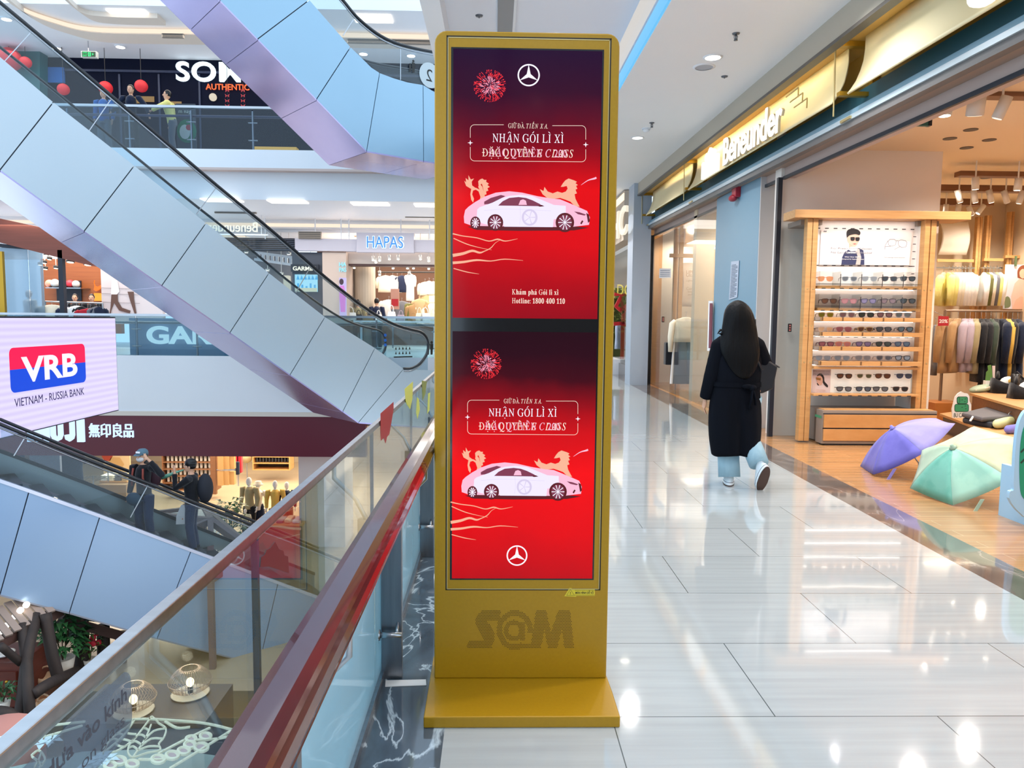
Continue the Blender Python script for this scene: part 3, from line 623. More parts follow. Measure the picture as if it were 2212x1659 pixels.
ea, pa, ra = escalator('long pale escalator coming down from the left to this level behind the glass balustrade', A0,
    [((-150, 262), (-60, 72)), ((0, 367), (115, 221)), ((182, 499), (290, 358)), ((350, 616), (445, 482)), ((497, 718), (581, 590)), ((627, 809), (702, 685)), ((741, 888), (810, 752)), ((775, 912), (872, 797)), ((960, 925), (965, 802))],
    [(-40, -28), (0, 5), (120, 105), (300, 257), (467, 399), (562, 477), (635, 539), (700, 596), (762, 645), (800, 672), (832, 691), (862, 704), (890, 712), (907, 716), (917, 723), (923, 735), (925, 750), (921, 766), (907, 785), (889, 795), (872, 796)],
    2.4, MIRRORED, [((70, 66), (10, 132)), ((243, 210), (193, 282)), ((470, 402), (425, 462)), ((672, 575), (640, 632))], None, 2.05)
for (x, y, r_) in ((832, 724, 3.2), (832, 735, 3.2), (832, 745, 3.2)):
    fr = Fr(pa((x, y)) - EN * .005, (-EN.y * -1, EN.x * -1, 0), (0, 0, 1)); obj('sign_disc', flat(fr, circ(0, 0, .036, 16), 0, .004), M('sign_blue', '1b5fb5', .4), ea)
fr = Fr(pa((853, 770)) - EN * .005, V((EN.y, -EN.x, 0)), (0, 0, 1))
b = B(); flat(fr, [(-.03, -.03), (.48, -.03), (.48, 0), (-.03, 0)], 0, .003, b)
for i in range(5):
    for j in range(2): flat(fr, [(i * .095, .05 + j * .11), (i * .095 + .05, .05 + j * .11), (i * .095 + .025, .12 + j * .11)], 0, .003, b)
obj('warning_print', b, SB, ea)
b = B(); c = pa((932, 752)) - EN * .005; fr = Fr(c, V((EN.y, -EN.x, 0)), (0, 0, 1))
flat(fr, circ(0, .14, .035, 12), 0, .003, b); flat(fr, [(-.05, .10), (.05, .10), (.05, -.03), (.035, -.03), (.03, -.16), (-.03, -.16), (-.035, -.03), (-.05, -.03)], 0, .003, b); flat(fr, circ(-.1, .03, .024, 10), 0, .003, b); flat(fr, [(-.13, .01), (-.07, .01), (-.08, -.16), (-.12, -.16)], 0, .003, b)
obj('pictogram', b, SB, ea)
B0 = PY(792, 326, 15.9)
eb, pb, rb = escalator('upper escalator with lilac soffit rising to the left at the top behind the kiosk', B0,
    [((330, -152), (520, -190)), ((475, 0), (617, -52)), ((557, 84), (668, 0)), ((684, 214), (757, 102)), ((792, 326), (820, 158)), ((915, 347), (914, 184)), ((1010, 362), (1010, 214))],
    [(610, -150), (700, -45), (740, 0), (770, 36), (812, 71), (850, 91), (890, 103), (935, 112), (1000, 124)],
    1.75, MIRRORED, [((768, 36), (742, 76)), ((866, 100), (866, 172))], [None, None, None, [(785, 129), (802, 146)], [(850, 169), (880, 178)], [(940, 200)]], 1.4, M('blue_cladding', '92b1c5', .32, .15, noise=((.4, .4, .4), .3, '8babc0')))
fr = Fr(pb((928, 163)) - EN * .006, V((EN.y, -EN.x, 0)), (0, 0, 1))
dsc = obj('floor_number', flat(fr, circ(0, 0, .27, 28), 0, .003), M('frosted_disc', 'aeb6b8', .5), eb)
fm = Fr(fr.o + fr.n * .004, -fr.u, fr.v); co, fs = text_mesh('2', .26); b = B(); A = [b.v(fm.p(p[0] - .08, p[1] - .13, 0)) for p in co]
for f in fs: b.f([A[i] for i in f])
obj('numeral', b, SB, dsc)
b = B(); fr = Fr(pb((890, 146)) - EN * .006, V((EN.y, -EN.x, 0)), (0, 0, 1))
flat(fr, circ(.03, .14, .028, 12), 0, .003, b); flat(fr, [(-.01, .11), (.07, .11), (.06, -.10), (0, -.10)], 0, .003, b); flat(fr, circ(-.05, .06, .02, 10), 0, .003, b); flat(fr, [(-.08, .04), (-.02, .04), (-.03, -.10), (-.07, -.10)], 0, .003, b)
obj('pictogram', b, SB, eb)
C0 = PY(300, 1364, 12.7)
ec, pc, rc = escalator('lower escalator carrying two people down towards the red shop front on the ground floor', C0,
    [((-160, 1240), (-90, 1012)), ((0, 1284), (62, 1064)), ((150, 1323), (215, 1118)), ((340, 1378), (412, 1192)), ((560, 1435), (600, 1262)), ((700, 1470), (730, 1310))],
    [(-100, 872), (0, 916), (137, 972), (262, 1022), (325, 1046), (425, 1087), (535, 1130), (640, 1170), (740, 1212)],
    1.5, M('grey_soffit', '8d93a2', .35, .3), [((56, 942), (30, 985)), ((320, 1048), (282, 1118))], None, 1.15, M('blue_cladding_lower', '8fa9c6', .3, .2, noise=((.4, .4, .4), .3, '86a0c2')))
tpC = [pc((x, y)) for x, y in ((-90, 1012), (62, 1064), (215, 1118), (412, 1192), (600, 1262), (730, 1310))]
obj('deck_edge', B().rings([[p + EN * a + V((0, 0, z)) for a, z in ((-.01, 0), (-.01, .06), (.09, .06), (.09, 0))] for p in tpC]), M('deck_aluminium', 'c9cde0', .3, .6), ec)
obj('skirt', B().rings([[p + EN * a + V((0, 0, z)) for a, z in ((1.12, .0), (1.12, .42), (1.15, .42), (1.15, 0))] for p in tpC]), M('skirt_metal', '7d8687', .3, .6), ec)
obj('skirt_brush', B().rings([[p + EN * a + V((0, 0, z)) for a, z in ((1.08, .36), (1.08, .43), (1.13, .43), (1.13, .36))] for p in tpC]), BLACK, ec)
b = B()      # the steps
h = V((EN.y, -EN.x, 0)); p0 = tpC[0] + EN * .1; slope = (tpC[-1].z - tpC[0].z) / ((tpC[-1] - tpC[0]).dot(h)); n = int((tpC[-1] - tpC[0]).dot(h) / .4)
for i in range(n):
    a = p0 + h * (.4 * i); z = tpC[0].z + slope * .4 * i - .12
    q = [V((a.x, a.y, z)), V((a.x, a.y, z)) + h * .41, V((a.x, a.y, z)) + h * .41 + EN * 1.0, V((a.x, a.y, z)) + EN * 1.0]; b.prism(q, (0, 0, -.25))
obj('steps', b, STEPM, ec)
# ------------------------------------------------------------------ video wall on the balcony
XL = -8.28
LX = E('video_lavender', 'd6cdf7', 1.0)
m = bpy.data.materials.new('video_lines'); m.use_nodes = True; nt = m.node_tree; p = nt.nodes['Principled BSDF']; tc = nt.nodes.new('ShaderNodeTexCoord'); wv = nt.nodes.new('ShaderNodeTexWave'); wv.bands_direction = 'Z'; wv.inputs['Scale'].default_value = 2.6
r = nt.nodes.new('ShaderNodeValToRGB'); r.color_ramp.elements[0].color = (*hx('cfc4f3'), 1); r.color_ramp.elements[1].color = (*hx('dcd4fb'), 1)
nt.links.new(tc.outputs['Object'], wv.inputs[0]); nt.links.new(wv.outputs[0], r.inputs[0]); nt.links.new(r.outputs[0], p.inputs['Emission Color']); p.inputs['Emission Strength'].default_value = 1; p.inputs['Base Color'].default_value = (.02, .02, .02, 1); p.inputs['Roughness'].default_value = .6
def lp(px, py): q = PX(px, py, XL); return (q.y, q.z)
FL = Fr((XL, 0, 0), (0, 1, 0), (0, 0, 1)); yr = lp(252, 780)[0]; zt, zb = 1.405, -.60
vw = thing('video_wall', 'big lavender video wall with a red and blue bank emblem at the far left', 'screen', (XL - .15, 14, zb))
obj('cabinet', B().box(XL - .32, XL - .005, 11.65, yr + .02, zb - .02, zt + .03), M('panel_charcoal', '2c2e36', .5), vw)
obj('screen', flat(FL, [(11.7, zb), (yr, zb), (yr, zt), (11.7, zt)], -.004, .001), m, vw)
ya, yb_ = lp(21, 800)[0], lp(184, 780)[0]; z0, z1 = lp(100, 838)[1], lp(100, 747)[1]; zm = (lp(21, 801)[1] + lp(184, 781)[1]) / 2
R = rrect(ya, yb_, z0, z1, .11)
lowp = [q for q in R if q[1] < zm]; upp = [q for q in R if q[1] > zm]
upp = sorted([q for q in upp if q[0] > (ya + yb_) / 2], key=lambda q: math.atan2(q[1] - zm, q[0] - (ya + yb_) / 2)) + sorted([q for q in upp if q[0] <= (ya + yb_) / 2], key=lambda q: math.atan2(q[1] - zm, q[0] - (ya + yb_) / 2))
obj('emblem_upper_half', flat(FL, [(ya, zm), (yb_, zm)] + upp, .001, .003), E('video_red', 'ff1450', 1), vw)
lowp = sorted(lowp, key=lambda q: math.atan2(q[1] - zm, q[0] - (ya + yb_) / 2))
obj('emblem_lower_half', flat(FL, lowp + [(yb_, zm), (ya, zm)], .001, .003), E('video_blue', '0a48d8', 1), vw)
put_text('VRB', lp(100, 768)[1] - lp(100, 818)[1], FL, lp(46, 800)[0], lp(100, 818)[1], E('video_white', 'f2ecff', 1), vw, 'emblem_letters', .003, .005, 'l', width=lp(167, 800)[0] - lp(46, 800)[0], bold=.03)
put_text('VIETNAM - RUSSIA BANK', lp(100, 849)[1] - lp(100, 866)[1], FL, lp(31, 868)[0], lp(100, 867)[1], E('video_dark_letters', '3a2f6b', .6), vw, 'caption', .001, .003, 'l', width=lp(182, 858)[0] - lp(31, 868)[0])
# ------------------------------------------------------------------ balustrades of the opposite gallery
for z, yb0, lab, nm in ((.41, 20.06, 'glass balustrade of the far gallery on this level under the clothes shops', 0), (5.83, 20.06, 'glass balustrade of the upper gallery in front of the dark restaurant', 1)):
    t = thing('glass_balustrade', lab, 'railing', (-6, yb0, z))
    x = -16
    while x < 2:
        obj('glass_panel', B().box(x + .01, x + 1.59, yb0, yb0 + .015, z, z + 1.05), glass('far_glass', 'c3d8de', .9, .04, 'a9c6d0') if nm == 0 else glass('upper_far_glass', 'cfdde6', .6), t)
        p = obj('post', B().box(x - .02, x + .02, yb0 + .02, yb0 + .07, z, z + 1.0), STEEL2, t)
        b = B()
        for dz in (.25, .7): b.cyl((x - .12, yb0 + .03, z + dz), (x + .12, yb0 + .03, z + dz), .018, None, 8)
        obj('glass_clamp', b, STEEL, p, True)
        x += 1.6
    obj('top_rail', B().box(-16, 2, yb0 - .03, yb0 + .05, z + 1.05, z + 1.11), STEEL, t)
    obj('handrail', B().tube([(-16, yb0 + .15, z + .88), (2, yb0 + .15, z + .88)], .035, 8), STEEL2 if nm == 0 else M('mauve_rail', '6c6478', .3, .5), t, True)
# ------------------------------------------------------------------ people, mannequins, clothes on hangers
SKIN = M('skin', 'd3a184', .5, 0, .4); HAIR = M('black_hair', '0b0a0d', .35, 0, .4); SHOEW = M('white_canvas', 'dfe8ee', .6); EYE_M = M('eye_dark', '15100e', .3); LIPM = M('lips', 'a8635a', .5)
def remesh(o, v, sm=2):
    md = o.modifiers.new('join', 'REMESH'); md.mode = 'VOXEL'; md.voxel_size = v; md.use_smooth_shade = True
    if sm: s = o.modifiers.new('soften', 'SMOOTH'); s.iterations = sm; s.factor = .5
    return o
def hand(b, w, d, side, T, curl=.5, s=1.0):
    """palm and five fingers at wrist w pointing along d; side = direction of the thumb"""
    d = V(d).normalized(); side = V(side); side = (side - d * side.dot(d)).normalized(); nrm = d.cross(side)
    w = V(w); c = w + d * .045 * s
    b.tube([T(w), T(w + d * .02 * s), T(c), T(w + d * .085 * s)], [.024 * s, .032 * s, .038 * s, .034 * s], 8, sq=.5)
    for i, L in enumerate((.068, .076, .070, .054)):
        r0 = w + d * .080 * s + side * (.027 - .018 * i) * s; p = [r0]; dd = d.copy()
        for k, q in enumerate((.45, .32, .23)):
            dd = (dd + nrm * curl * .55).normalized(); p.append(p[-1] + dd * L * q * s)
        b.tube([T(x) for x in p], [.0085 * s, .008 * s, .0075 * s, .006 * s], 6)
    r0 = w + d * .025 * s + side * .026 * s
    b.tube([T(r0), T(r0 + (d * .6 + side * .8) * .035 * s), T(r0 + (d * .9 + side * .6 + nrm * curl * .4) * .062 * s)], [.0115 * s, .010 * s, .007 * s], 6)
def figure(label, feet, yaw, h=1.7, top=None, legs=None, shoes=None, hair=HAIR, hairlen=.0, arms=None, stride=0, skin=SKIN, name='person', cat='person', group=None, vox=.014, face=True, legspec=None, lean=0, skirt=None, headyaw=0, waist=.92):
    feet = V(feet); k = h / 1.72; R = Matrix.Rotation(yaw, 3, 'Z')
    T = lambda p: feet + R @ (V(p) * k)
    t = thing(name, label, cat, tuple(feet), group)
    arms = arms or {}
    aL = arms.get('L', [(-.20, 0, 1.40), (-.245, -.03, 1.13), (-.24, .05, .89)]); aR = arms.get('R', [(.20, 0, 1.40), (.245, -.03, 1.13), (.24, .05, .89)])
    lg = legspec or [[(-.095, 0, .90), (-.10, .03 + stride * .2, .49), (-.10, -.02 + stride * .3, .08)], [(.095, 0, .90), (.10, .03 - stride * .1, .49), (.10, -.02 - stride * .3, .08)]]
    hd = V((0, .015 + lean * .6, 1.60)); ln = lambda z: lean * max(0, (z - .9)) / .7
    b = B()
    for L in lg: b.tube([T(p) for p in L], [.080 * k, .055 * k, .038 * k], 10)
    b.tube([T((0, ln(z) + y, z)) for y, z in ((0, .84), (0, .95), (.01, 1.10), (.01, 1.28), (0, 1.40), (0, 1.47), (.01, 1.52))], [.13 * k, .14 * k, .125 * k, .15 * k, .12 * k, .055 * k, .05 * k], 12, sq=.75)
    for L in (aL, aR): b.tube([T(p) for p in L], [.055 * k, .042 * k, .028 * k], 8)
    hr = R @ Matrix.Rotation(headyaw, 3, 'Z')
    HT = lambda p: T(hd) + hr @ (V(p) * k)
    b.ell(T(hd), (.074 * k, .092 * k, .115 * k), 14, 10, hr)
    b.ell(HT((0, .045, -.062)), (.048 * k, .045 * k, .045 * k), 10, 6, hr)
    if face:
        b.tube([HT((0, .088, .025)), HT((0, .105, -.008)), HT((0, .112, -.022)), HT((0, .09, -.03))], [.008 * k, .012 * k, .015 * k, .010 * k], 6)
        for s in (-1, 1): b.ell(HT((s * .076, -.005, -.005)), (.012 * k, .02 * k, .03 * k), 8, 5, hr)
    for L, s in ((aL, -1), (aR, 1)):
        a, e = V(L[1]), V(L[2]); hand(b, e, (e - a), V((-s * .4, 1, 0)), lambda p: T(p), .5, 1)
    body = remesh(obj('body', b, skin, t, True), vox, 1)
    if face:
        for s in (-1, 1): obj('eye', B().ell(HT((s * .03, .086, .018)), (.012 * k, .006 * k, .007 * k), 8, 5, hr), EYE_M, t, True)
        obj('mouth', B().ell(HT((0, .092, -.058)), (.022 * k, .007 * k, .008 * k), 8, 5, hr), LIPM, t, True)
    if legs:
        b = B(); b.tube([T((0, 0, .80)), T((0, 0, .88)), T((0, 0, waist + .06))], [.15 * k, .165 * k, .14 * k], 12, sq=.75)
        for L in lg: q = [V(p) for p in L]; b.tube([T(q[0]), T(q[0].lerp(q[1], .5)), T(q[1]), T(q[1].lerp(q[2], .5)), T(q[2])], [.098 * k, .092 * k, .08 * k, .078 * k, .075 * k], 10)
        remesh(obj('trousers', b, legs, t, True), .016)
    if skirt: obj('skirt', B().rings([[T((math.cos(a) * r, math.sin(a) * r * .75, z)) for a in [i * 2 * math.pi / 20 for i in range(20)]] for z, r in ((1.02, .13), (.92, .165), (.6, .20), (.42, .22))]), skirt, t, True)
    if top:
        b = B(); b.tube([T((0, ln(z) + y, z)) for y, z in ((0, waist - .08), (0, waist + .06), (.01, 1.12), (.01, 1.28), (0, 1.39), (0, 1.455))], [.165 * k, .16 * k, .152 * k, .175 * k, .15 * k, .075 * k], 14, sq=.72)
        for L in (aL, aR): q = [V(p) for p in L]; b.tube([T(q[0].lerp(V((0, 0, 1.36)), .3)), T(q[0]), T(q[1]), T(q[1].lerp(q[2], .9))], [.07 * k, .076 * k, .062 * k, .048 * k], 10)
        remesh(obj('jacket', b, top, t, True), .016)
    if hair is not None:
        b = B(); b.ell(HT((0, -.018, .022)), (.086 * k, .098 * k, .112 * k), 14, 10, hr)
        bm = b.bm
        for v in bm.verts:
            l = hr.inverted() @ (v.co - T(hd)) / k
            if l.y > .045 and l.z < .065: v.co = HT((l.x * .9, .045, max(l.z, -.01) if l.z > -.02 else l.z))
            if l.z < -.05 and hairlen == 0: v.co = HT((l.x * .8, min(l.y, -.02), -.05))
        if hairlen: b.tube([HT((0, -.04, 0)), HT((0, -.07, -.12)), HT((0, -.085, -hairlen))], [.08 * k, .10 * k, .07 * k], 10, sq=.5)
        obj('hair', b, hair, t, True)
    if shoes:
        for i, L in enumerate(lg):
            p = V(L[2]); obj('shoe', B().tube([T(p + V((0, -.07, -.03))), T(p + V((0, -.02, -.02))), T(p + V((0, .07, -.045))), T(p + V((0, .15, -.055)))], [.035 * k, .05 * k, .045 * k, .03 * k], 10), shoes, t, True)
    return t, T, HT, R
def garment(label, top, yaw, w, L, mat, group=None, th=.10, sleeves=True, name='jacket', cat='clothes', hanger=True, seed=0, sl=.55, open_=False):
    """a garment on a hanger hanging from point top; local x across the shoulders"""
    top = V(top); R = Matrix.Rotation(yaw, 3, 'Z'); rnd = random.Random(seed); T = lambda p: top + R @ V(p)
    t = thing(name, label, cat, tuple(top), group); N = 18; rings = []; ph = rnd.uniform(0, 6)
    for z, q, tt in ((-.085, .22, .5), (-.10, .42, .55), (-.125, .75, .6), (-.17, .98, .75), (-.30, 1.0, 1), (-.55 * L - .08, .96, 1.05), (-.8 * L - .08, 1.0, 1.1), (-L - .08, 1.03, 1.1)):
        ring = []
        for i in range(N):
            a = i * 2 * math.pi / N; f = 1 + .10 * math.sin(a * 4 + ph + z * 3) * min(1, -z * 1.5)
            ring.append(T((math.cos(a) * w / 2 * q, math.sin(a) * th / 2 * tt * f, z)))
        rings.append(ring)
    b = B().rings(rings)
    if sleeves:
        for s in (-1, 1): b.tube([T((s * w * .42, 0, -.16)), T((s * w * .53, .01, -.22)), T((s * w * .58, .02, -.16 - sl * .5)), T((s * w * .57, .03, -.16 - sl))], [.05, .065, .06, .045], 8)
    obj('fabric', b, mat, t, True)
    if hanger:
        h = B(); h.tube([T((0, 0, -.09)), T((0, 0, -.02)), T((.02, 0, .012)), T((0, 0, .03)), T((-.018, 0, .01))], .004, 6); h.tube([T((-w * .38, 0, -.14)), T((0, 0, -.085)), T((w * .38, 0, -.14))], .008, 6); obj('hanger', h, STEEL, t, True)
    return t
def cyl_light(label, p, d, col='ffe3bd', s=6, group=None, r=.045, L=.16, body=None, top=None):
    """a small cylinder spotlight hanging at p pointing along d"""
    p = V(p); d = V(d).normalized(); t = thing('spotlight', label, 'spotlight', tuple(p), group)
    obj('housing', B().cyl(p - d * L / 2, p + d * L / 2, r, None, 12), body or M('spot_white', 'dcd8d2', .4), t, True)
    obj('lens', B().cyl(p + d * L / 2, p + d * (L / 2 + .004), r * .8, None, 12), E('spot_glow_' + col + str(s), col, s), t)
    if top: obj('stem', B().cyl(p, (p.x, p.y, top), .010, None, 6), M('spot_white', 'dcd8d2', .4), t)
    return t
def handbag(label, c, w, h, mat, group=None, yaw=0, d=.12):
    c = V(c); R = Matrix.Rotation(yaw, 3, 'Z'); T = lambda p: c + R @ V(p); t = thing('handbag', label, 'bag', tuple(c), group)
    obj('bag_body', B().rings([[T((x * q, y * e, z)) for x, y in ((-w / 2, -d / 2), (w / 2, -d / 2), (w / 2, d / 2), (-w / 2, d / 2))] for z, q, e in ((0, .92, 1), (h * .1, 1, 1), (h * .6, .95, .85), (h, .78, .5))]), mat, t, bevel=.01)
    obj('bag_handle', B().tube([T((w * .25 * math.cos(a), 0, h * .95 + h * .75 * math.sin(a))) for a in [i * math.pi / 10 for i in range(11)]], .012, 6), mat, t, True)
    return t
FAB = {k: M('fabric_' + k, c, .8, 0, .2, bump=((25, 25, 25), .25), sheen=.2) for k, c in dict(cream='e6dcc6', white='ecebe9', beige='c3a77c', tan='a8845a', black='15161c', navy='1b2440', grey='6c6d74', lilac='a99aa6', olive='6b6a3a', green='39463c', yellow='e6d984', khaki='9c8f6c', red='a8182c', paleblue='a9b6cf', rust='94421f', mustard='c8a54e', denim='232f4a', dkblue='101b33', dkgreen='233328', pink='d8b3ac', sky='2c63a8').items()}
# ------------------------------------------------------------------ clothes and bag shop across the atrium (this level)
YF = 24.0
ROSE = M('rose_plaster', 'c3b1a6', .6); LILW = M('lilac_sign_board', 'b6b4c2', .5)
struct('ceiling_bag_shop', B().box(-8.5, 3, 24.4, 30, 4.2, 4.4), CEIL)
struct('wall_bag_shop', B().box(-7, 3, 29.5, 29.7, .41, 4.3), M('brown_shop_wall', '6b4a38', .6))
struct('wall_bag_shop_side', yb(697, 545, 748, 700, YF, 5.5), ROSE)
struct('beam_bag_shop', yb(748, 545, 960, 571, YF + .4, .5), M('shop_header', 'cfc4bb', .6))
struct('trim_16', yb(748, 571, 960, 575, YF + .38, .5), M('brown_strip', '4c3230', .5))
t = thing('shop_sign', 'grey hanging sign board with glowing blue shop letters over the clothes shop', 'sign', tuple(PY(832, 524, YF)))
obj('board', yb(637, 517, 960, 543, YF - .12, .25), LILW, t); obj('board_centre', yb(770, 503, 894, 545, YF - .2, .3), LILW, t)
P0, P1 = PY(793, 535, YF - .22), PY(871, 511, YF - .22); FH = Fr((0, YF - .22, 0), (1, 0, 0), (0, 0, 1))
put_text('HAPAS', (P1.z - P0.z), FH, P0.x - .02, P0.z, E('letter_white_glow', 'dff4ff', 1.3), t, 'letter_halo', .0, .02, 'l', width=P1.x - P0.x + .05, bold=.035)
put_text('HAPAS', (P1.z - P0.z), FH, P0.x, P0.z, M('letter_blue', '1d6fb8', .4, em='1d6fb8', es=.5), t, 'letters', .02, .05, 'l', width=P1.x - P0.x)
b = B()
for x in (573, 681, 737, 754, 866, 928): q = PY(x, 505, YF - .1); b.cyl((q.x, YF - .1, PY(x, 517, YF).z), (q.x, YF - .1, 4.58), .02, None, 6)
obj('hanging_rod', b, WHITE, t)
struct('column', B().cyl((PY(788, 640, 25.4).x, 25.4, .41), (PY(788, 640, 25.4).x, 25.4, 4.2), .36, None, 24), M('beige_column', 'b9ac9b', .5))
t = thing('poster_lightbox', 'tall narrow lit poster of a figure in lilac on the rose wall', 'poster', tuple(PY(740, 640, YF)))
obj('lit_panel', yb(733, 600, 748, 682, YF - .05, .05), E('poster_lilac', 'c9c0ee', .95), t)
q = PY(740, 640, YF - .055); b = B(); fr = Fr((q.x, q.y, q.z), (1, 0, 0), (0, 0, 1)); flat(fr, circ(-.03, .46, .07, 12, .1), 0, .004, b); obj('pictured_head', b, M('poster_dark', '3d2c38', .6), t)
obj('pictured_dress', flat(fr, [(-.08, .34), (.05, .34), (.1, .05), (.08, -.5), (-.06, -.5), (-.1, 0)], 0, .004), M('poster_pink', 'b06fae', .6, em='a05fa8', es=.4), t)
P0, P1 = PY(733, 587, YF - .01), PY(748, 565, YF - .01)
bb = B()
for s_, z_ in (('HA', .17), ('PAS', 0)): put_text(s_, .13, Fr((0, YF - .01, 0), (1, 0, 0), (0, 0, 1)), P0.x, P0.z + z_, None, None, None, 0, .03, width=P1.x - P0.x, b=bb)
tag(obj('side_sign', bb, E('cyan_sign', '8fe0ff', 1.2)), 'small glowing cyan letters on the rose wall above the lit poster', 'sign')
sp = [(806, 558), (812, 563), (820, 559), (841, 556), (860, 556), (908, 556), (926, 560), (849, 576), (880, 576), (893, 576), (926, 577), (820, 590), (765, 575), (753, 572), (884, 592)]
ordn = ['first', 'second', 'third', 'fourth', 'fifth', 'sixth', 'seventh', 'eighth', 'ninth', 'tenth', 'eleventh', 'twelfth', 'thirteenth', 'fourteenth', 'fifteenth', 'sixteenth']
for i, (x, y) in enumerate(sp): cyl_light('white track spotlight in the clothes shop, %s of the fifteen under the header' % ordn[i], PY(x, y, YF + (.1 if y < 570 else .9)), (.1, -.5, -.8), 'fff3df', 5, 'spotlights in the clothes shop', .05, .15, None, 4.2)
racks = [(833, 590, 'cream', .55, .62), (848, 590, 'white', .4, .6), (858, 592, 'cream', .34, .6), (868, 590, 'navy', .4, .62), (886, 586, 'white', .3, 1.0), (918, 604, 'cream', .4, .5), (927, 602, 'white', .35, .5), (936, 603, 'cream', .4, .5), (921, 622, 'beige', .4, .55), (932, 622, 'cream', .4, .5), (760, 640, 'beige', .4, .8), (752, 640, 'cream', .4, .8), (840, 642, 'white', .55, .6), (868, 645, 'grey', .55, .75), (884, 650, 'olive', .6, .7), (896, 652, 'tan', .5, .6), (907, 640, 'beige', .45, .7), (914, 652, 'cream', .45, .7), (924, 650, 'tan', .4, .7), (934, 650, 'cream', .45, .7), (775, 652, 'khaki', .5, .6)]
racks.sort(); cnt = [0, 0]
for i, (x, y, c, w, L) in enumerate(racks):
    f_ = int(y >= 630); yy = (27.5, 25.8)[f_]; cnt[f_] += 1
    garment('%s top hanging %s of the clothes shop, %s from the left' % (c if c != 'navy' else 'navy blue', ('high at the back', 'low at the front')[f_], ordn[cnt[f_] - 1]), PY(x, y, yy), .15 * (i % 3), w, L, FAB[c], 'garments in the clothes shop', .2, True, 'top', 'clothes', True, i, .4)
t = thing('rack', 'long dark clothes rail on the back wall of the clothes shop', 'clothes rail', tuple(PY(880, 586, 27.5)))
obj('rail', B().cyl(PY(815, 588, 27.5), PY(940, 588, 27.5), .025), BLACK, t); obj('shelf', B().box(PY(915, 600, 28).x, 3, 28, 28.4, PY(930, 633, 28).z, PY(930, 631, 28).z), OAK, t)
t = thing('standing_sign', 'pink standing sign with a red picture in the clothes shop', 'sign', tuple(PY(852, 668, 25)))
obj('board', yb(844, 624, 862, 668, 25.0, .05), M('pink_board', 'c08a76', .5), t); obj('picture', yb(846, 646, 860, 661, 24.98, .02), M('red_print', 'b3141e', .5), t); obj('foot', yb(847, 668, 850, 752, 25.02, .03), STEEL, t)
dk = PY(850, 693, 24.3)
t = thing('display_table', 'long white display table with handbags behind the far balustrade', 'table', (dk.x, 24.5, .41)); obj('tabletop', B().box(-4.6, .5, 24.2, 24.8, dk.z - .06, dk.z), WHITE, t)
for x in (-4.4, -2, .3): obj('leg', B().box(x - .03, x + .03, 24.45, 24.55, .41, dk.z - .06), WHITE, t)
for i, (x, w, h, c, nm) in enumerate(((757, .42, .26, 'white', 'white handbag at the left end of the display table'), (775, .25, .2, 'black', 'black handbag under the khaki jacket on the display table'), (796, .32, .16, 'tan', 'brown flat handbag beside the customer in navy'), (818, .22, .2, 'white', 'small white handbag against the navy hoodie'), (846, .28, .30, 'white', 'white handbag with round handle below the pink sign'), (866, .26, .2, 'lilac', 'lilac patterned handbag on the display table'), (893, .36, .16, 'tan', 'brown patterned handbag on the display table'), (906, .25, .26, 'cream', 'cream handbag right of the brown patterned one'), (919, .34, .26, 'white', 'white handbag near the right end of the table'), (936, .2, .24, 'cream', 'cream handbag at the kiosk edge'))):
    q = PY(x, 693, 24.5); handbag(nm, (q.x, 24.5, dk.z), w, h, FAB[c], 'handbags on the display table')
q = PY(812, 700, 24.9); figure('person in navy hoodie with short black hair seen from behind in the clothes shop', (q.x, 25.1, .41), .5, 1.72, FAB['navy'], FAB['black'], FAB['black'])
q = PY(771, 700, 24.5); figure('person in khaki jacket with black hair beside the column', (q.x, 24.75, .41), .3, 1.66, FAB['khaki'], FAB['black'], FAB['black'])
# reflection of the shop sign, built as mirrored glowing letters with added supports
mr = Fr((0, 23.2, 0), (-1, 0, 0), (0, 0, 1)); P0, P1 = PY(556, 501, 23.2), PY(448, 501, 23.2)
s = thing('sign_reflection', 'glowing white mirror-wise reflection of the shop letters above the slatted dark header', 'sign', tuple(P0))
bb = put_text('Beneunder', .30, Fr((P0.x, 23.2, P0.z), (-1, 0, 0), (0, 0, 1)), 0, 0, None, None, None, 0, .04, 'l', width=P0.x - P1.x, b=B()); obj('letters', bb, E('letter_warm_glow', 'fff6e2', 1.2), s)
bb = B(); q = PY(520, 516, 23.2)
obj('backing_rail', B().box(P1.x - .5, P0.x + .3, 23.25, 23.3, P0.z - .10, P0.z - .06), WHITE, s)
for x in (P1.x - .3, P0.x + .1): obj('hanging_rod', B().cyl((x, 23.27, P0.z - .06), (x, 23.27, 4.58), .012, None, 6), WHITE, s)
# slatted header, dark shop with the sports watch sign
t = thing('slatted_header', 'dark blue slatted header box at the shop left of the rose wall', 'header', tuple(PY(560, 530, 24)))
b = B()
for i in range(6): yb(470, 516 + i * 4.2, 637, 518.5 + i * 4.2, 23.95, .12, b)
obj('slats', b, M('navy_slats', '2b3447', .5), t); obj('backing', yb(468, 514, 637, 541, 24.08, .2), M('navy_dark', '171e2c', .6), t)
struct('wall_watch_shop', yb(632, 545, 697, 720, 24.1, 1), M('slate_panel', '3f4552', .5)); struct('wall_watch_back', yb(480, 541, 640, 720, 27, .2), M('concrete', '77757a', .7, noise=((3, 3, 3), .3, '605f66')))
t = thing('watch_shop_sign', 'lit white letter sign on dark panel over the picture screen', 'sign', tuple(PY(656, 579, 24))); obj('panel', yb(628, 571, 688, 587, 23.98, .1), M('navy_dark', '171e2c', .6), t)
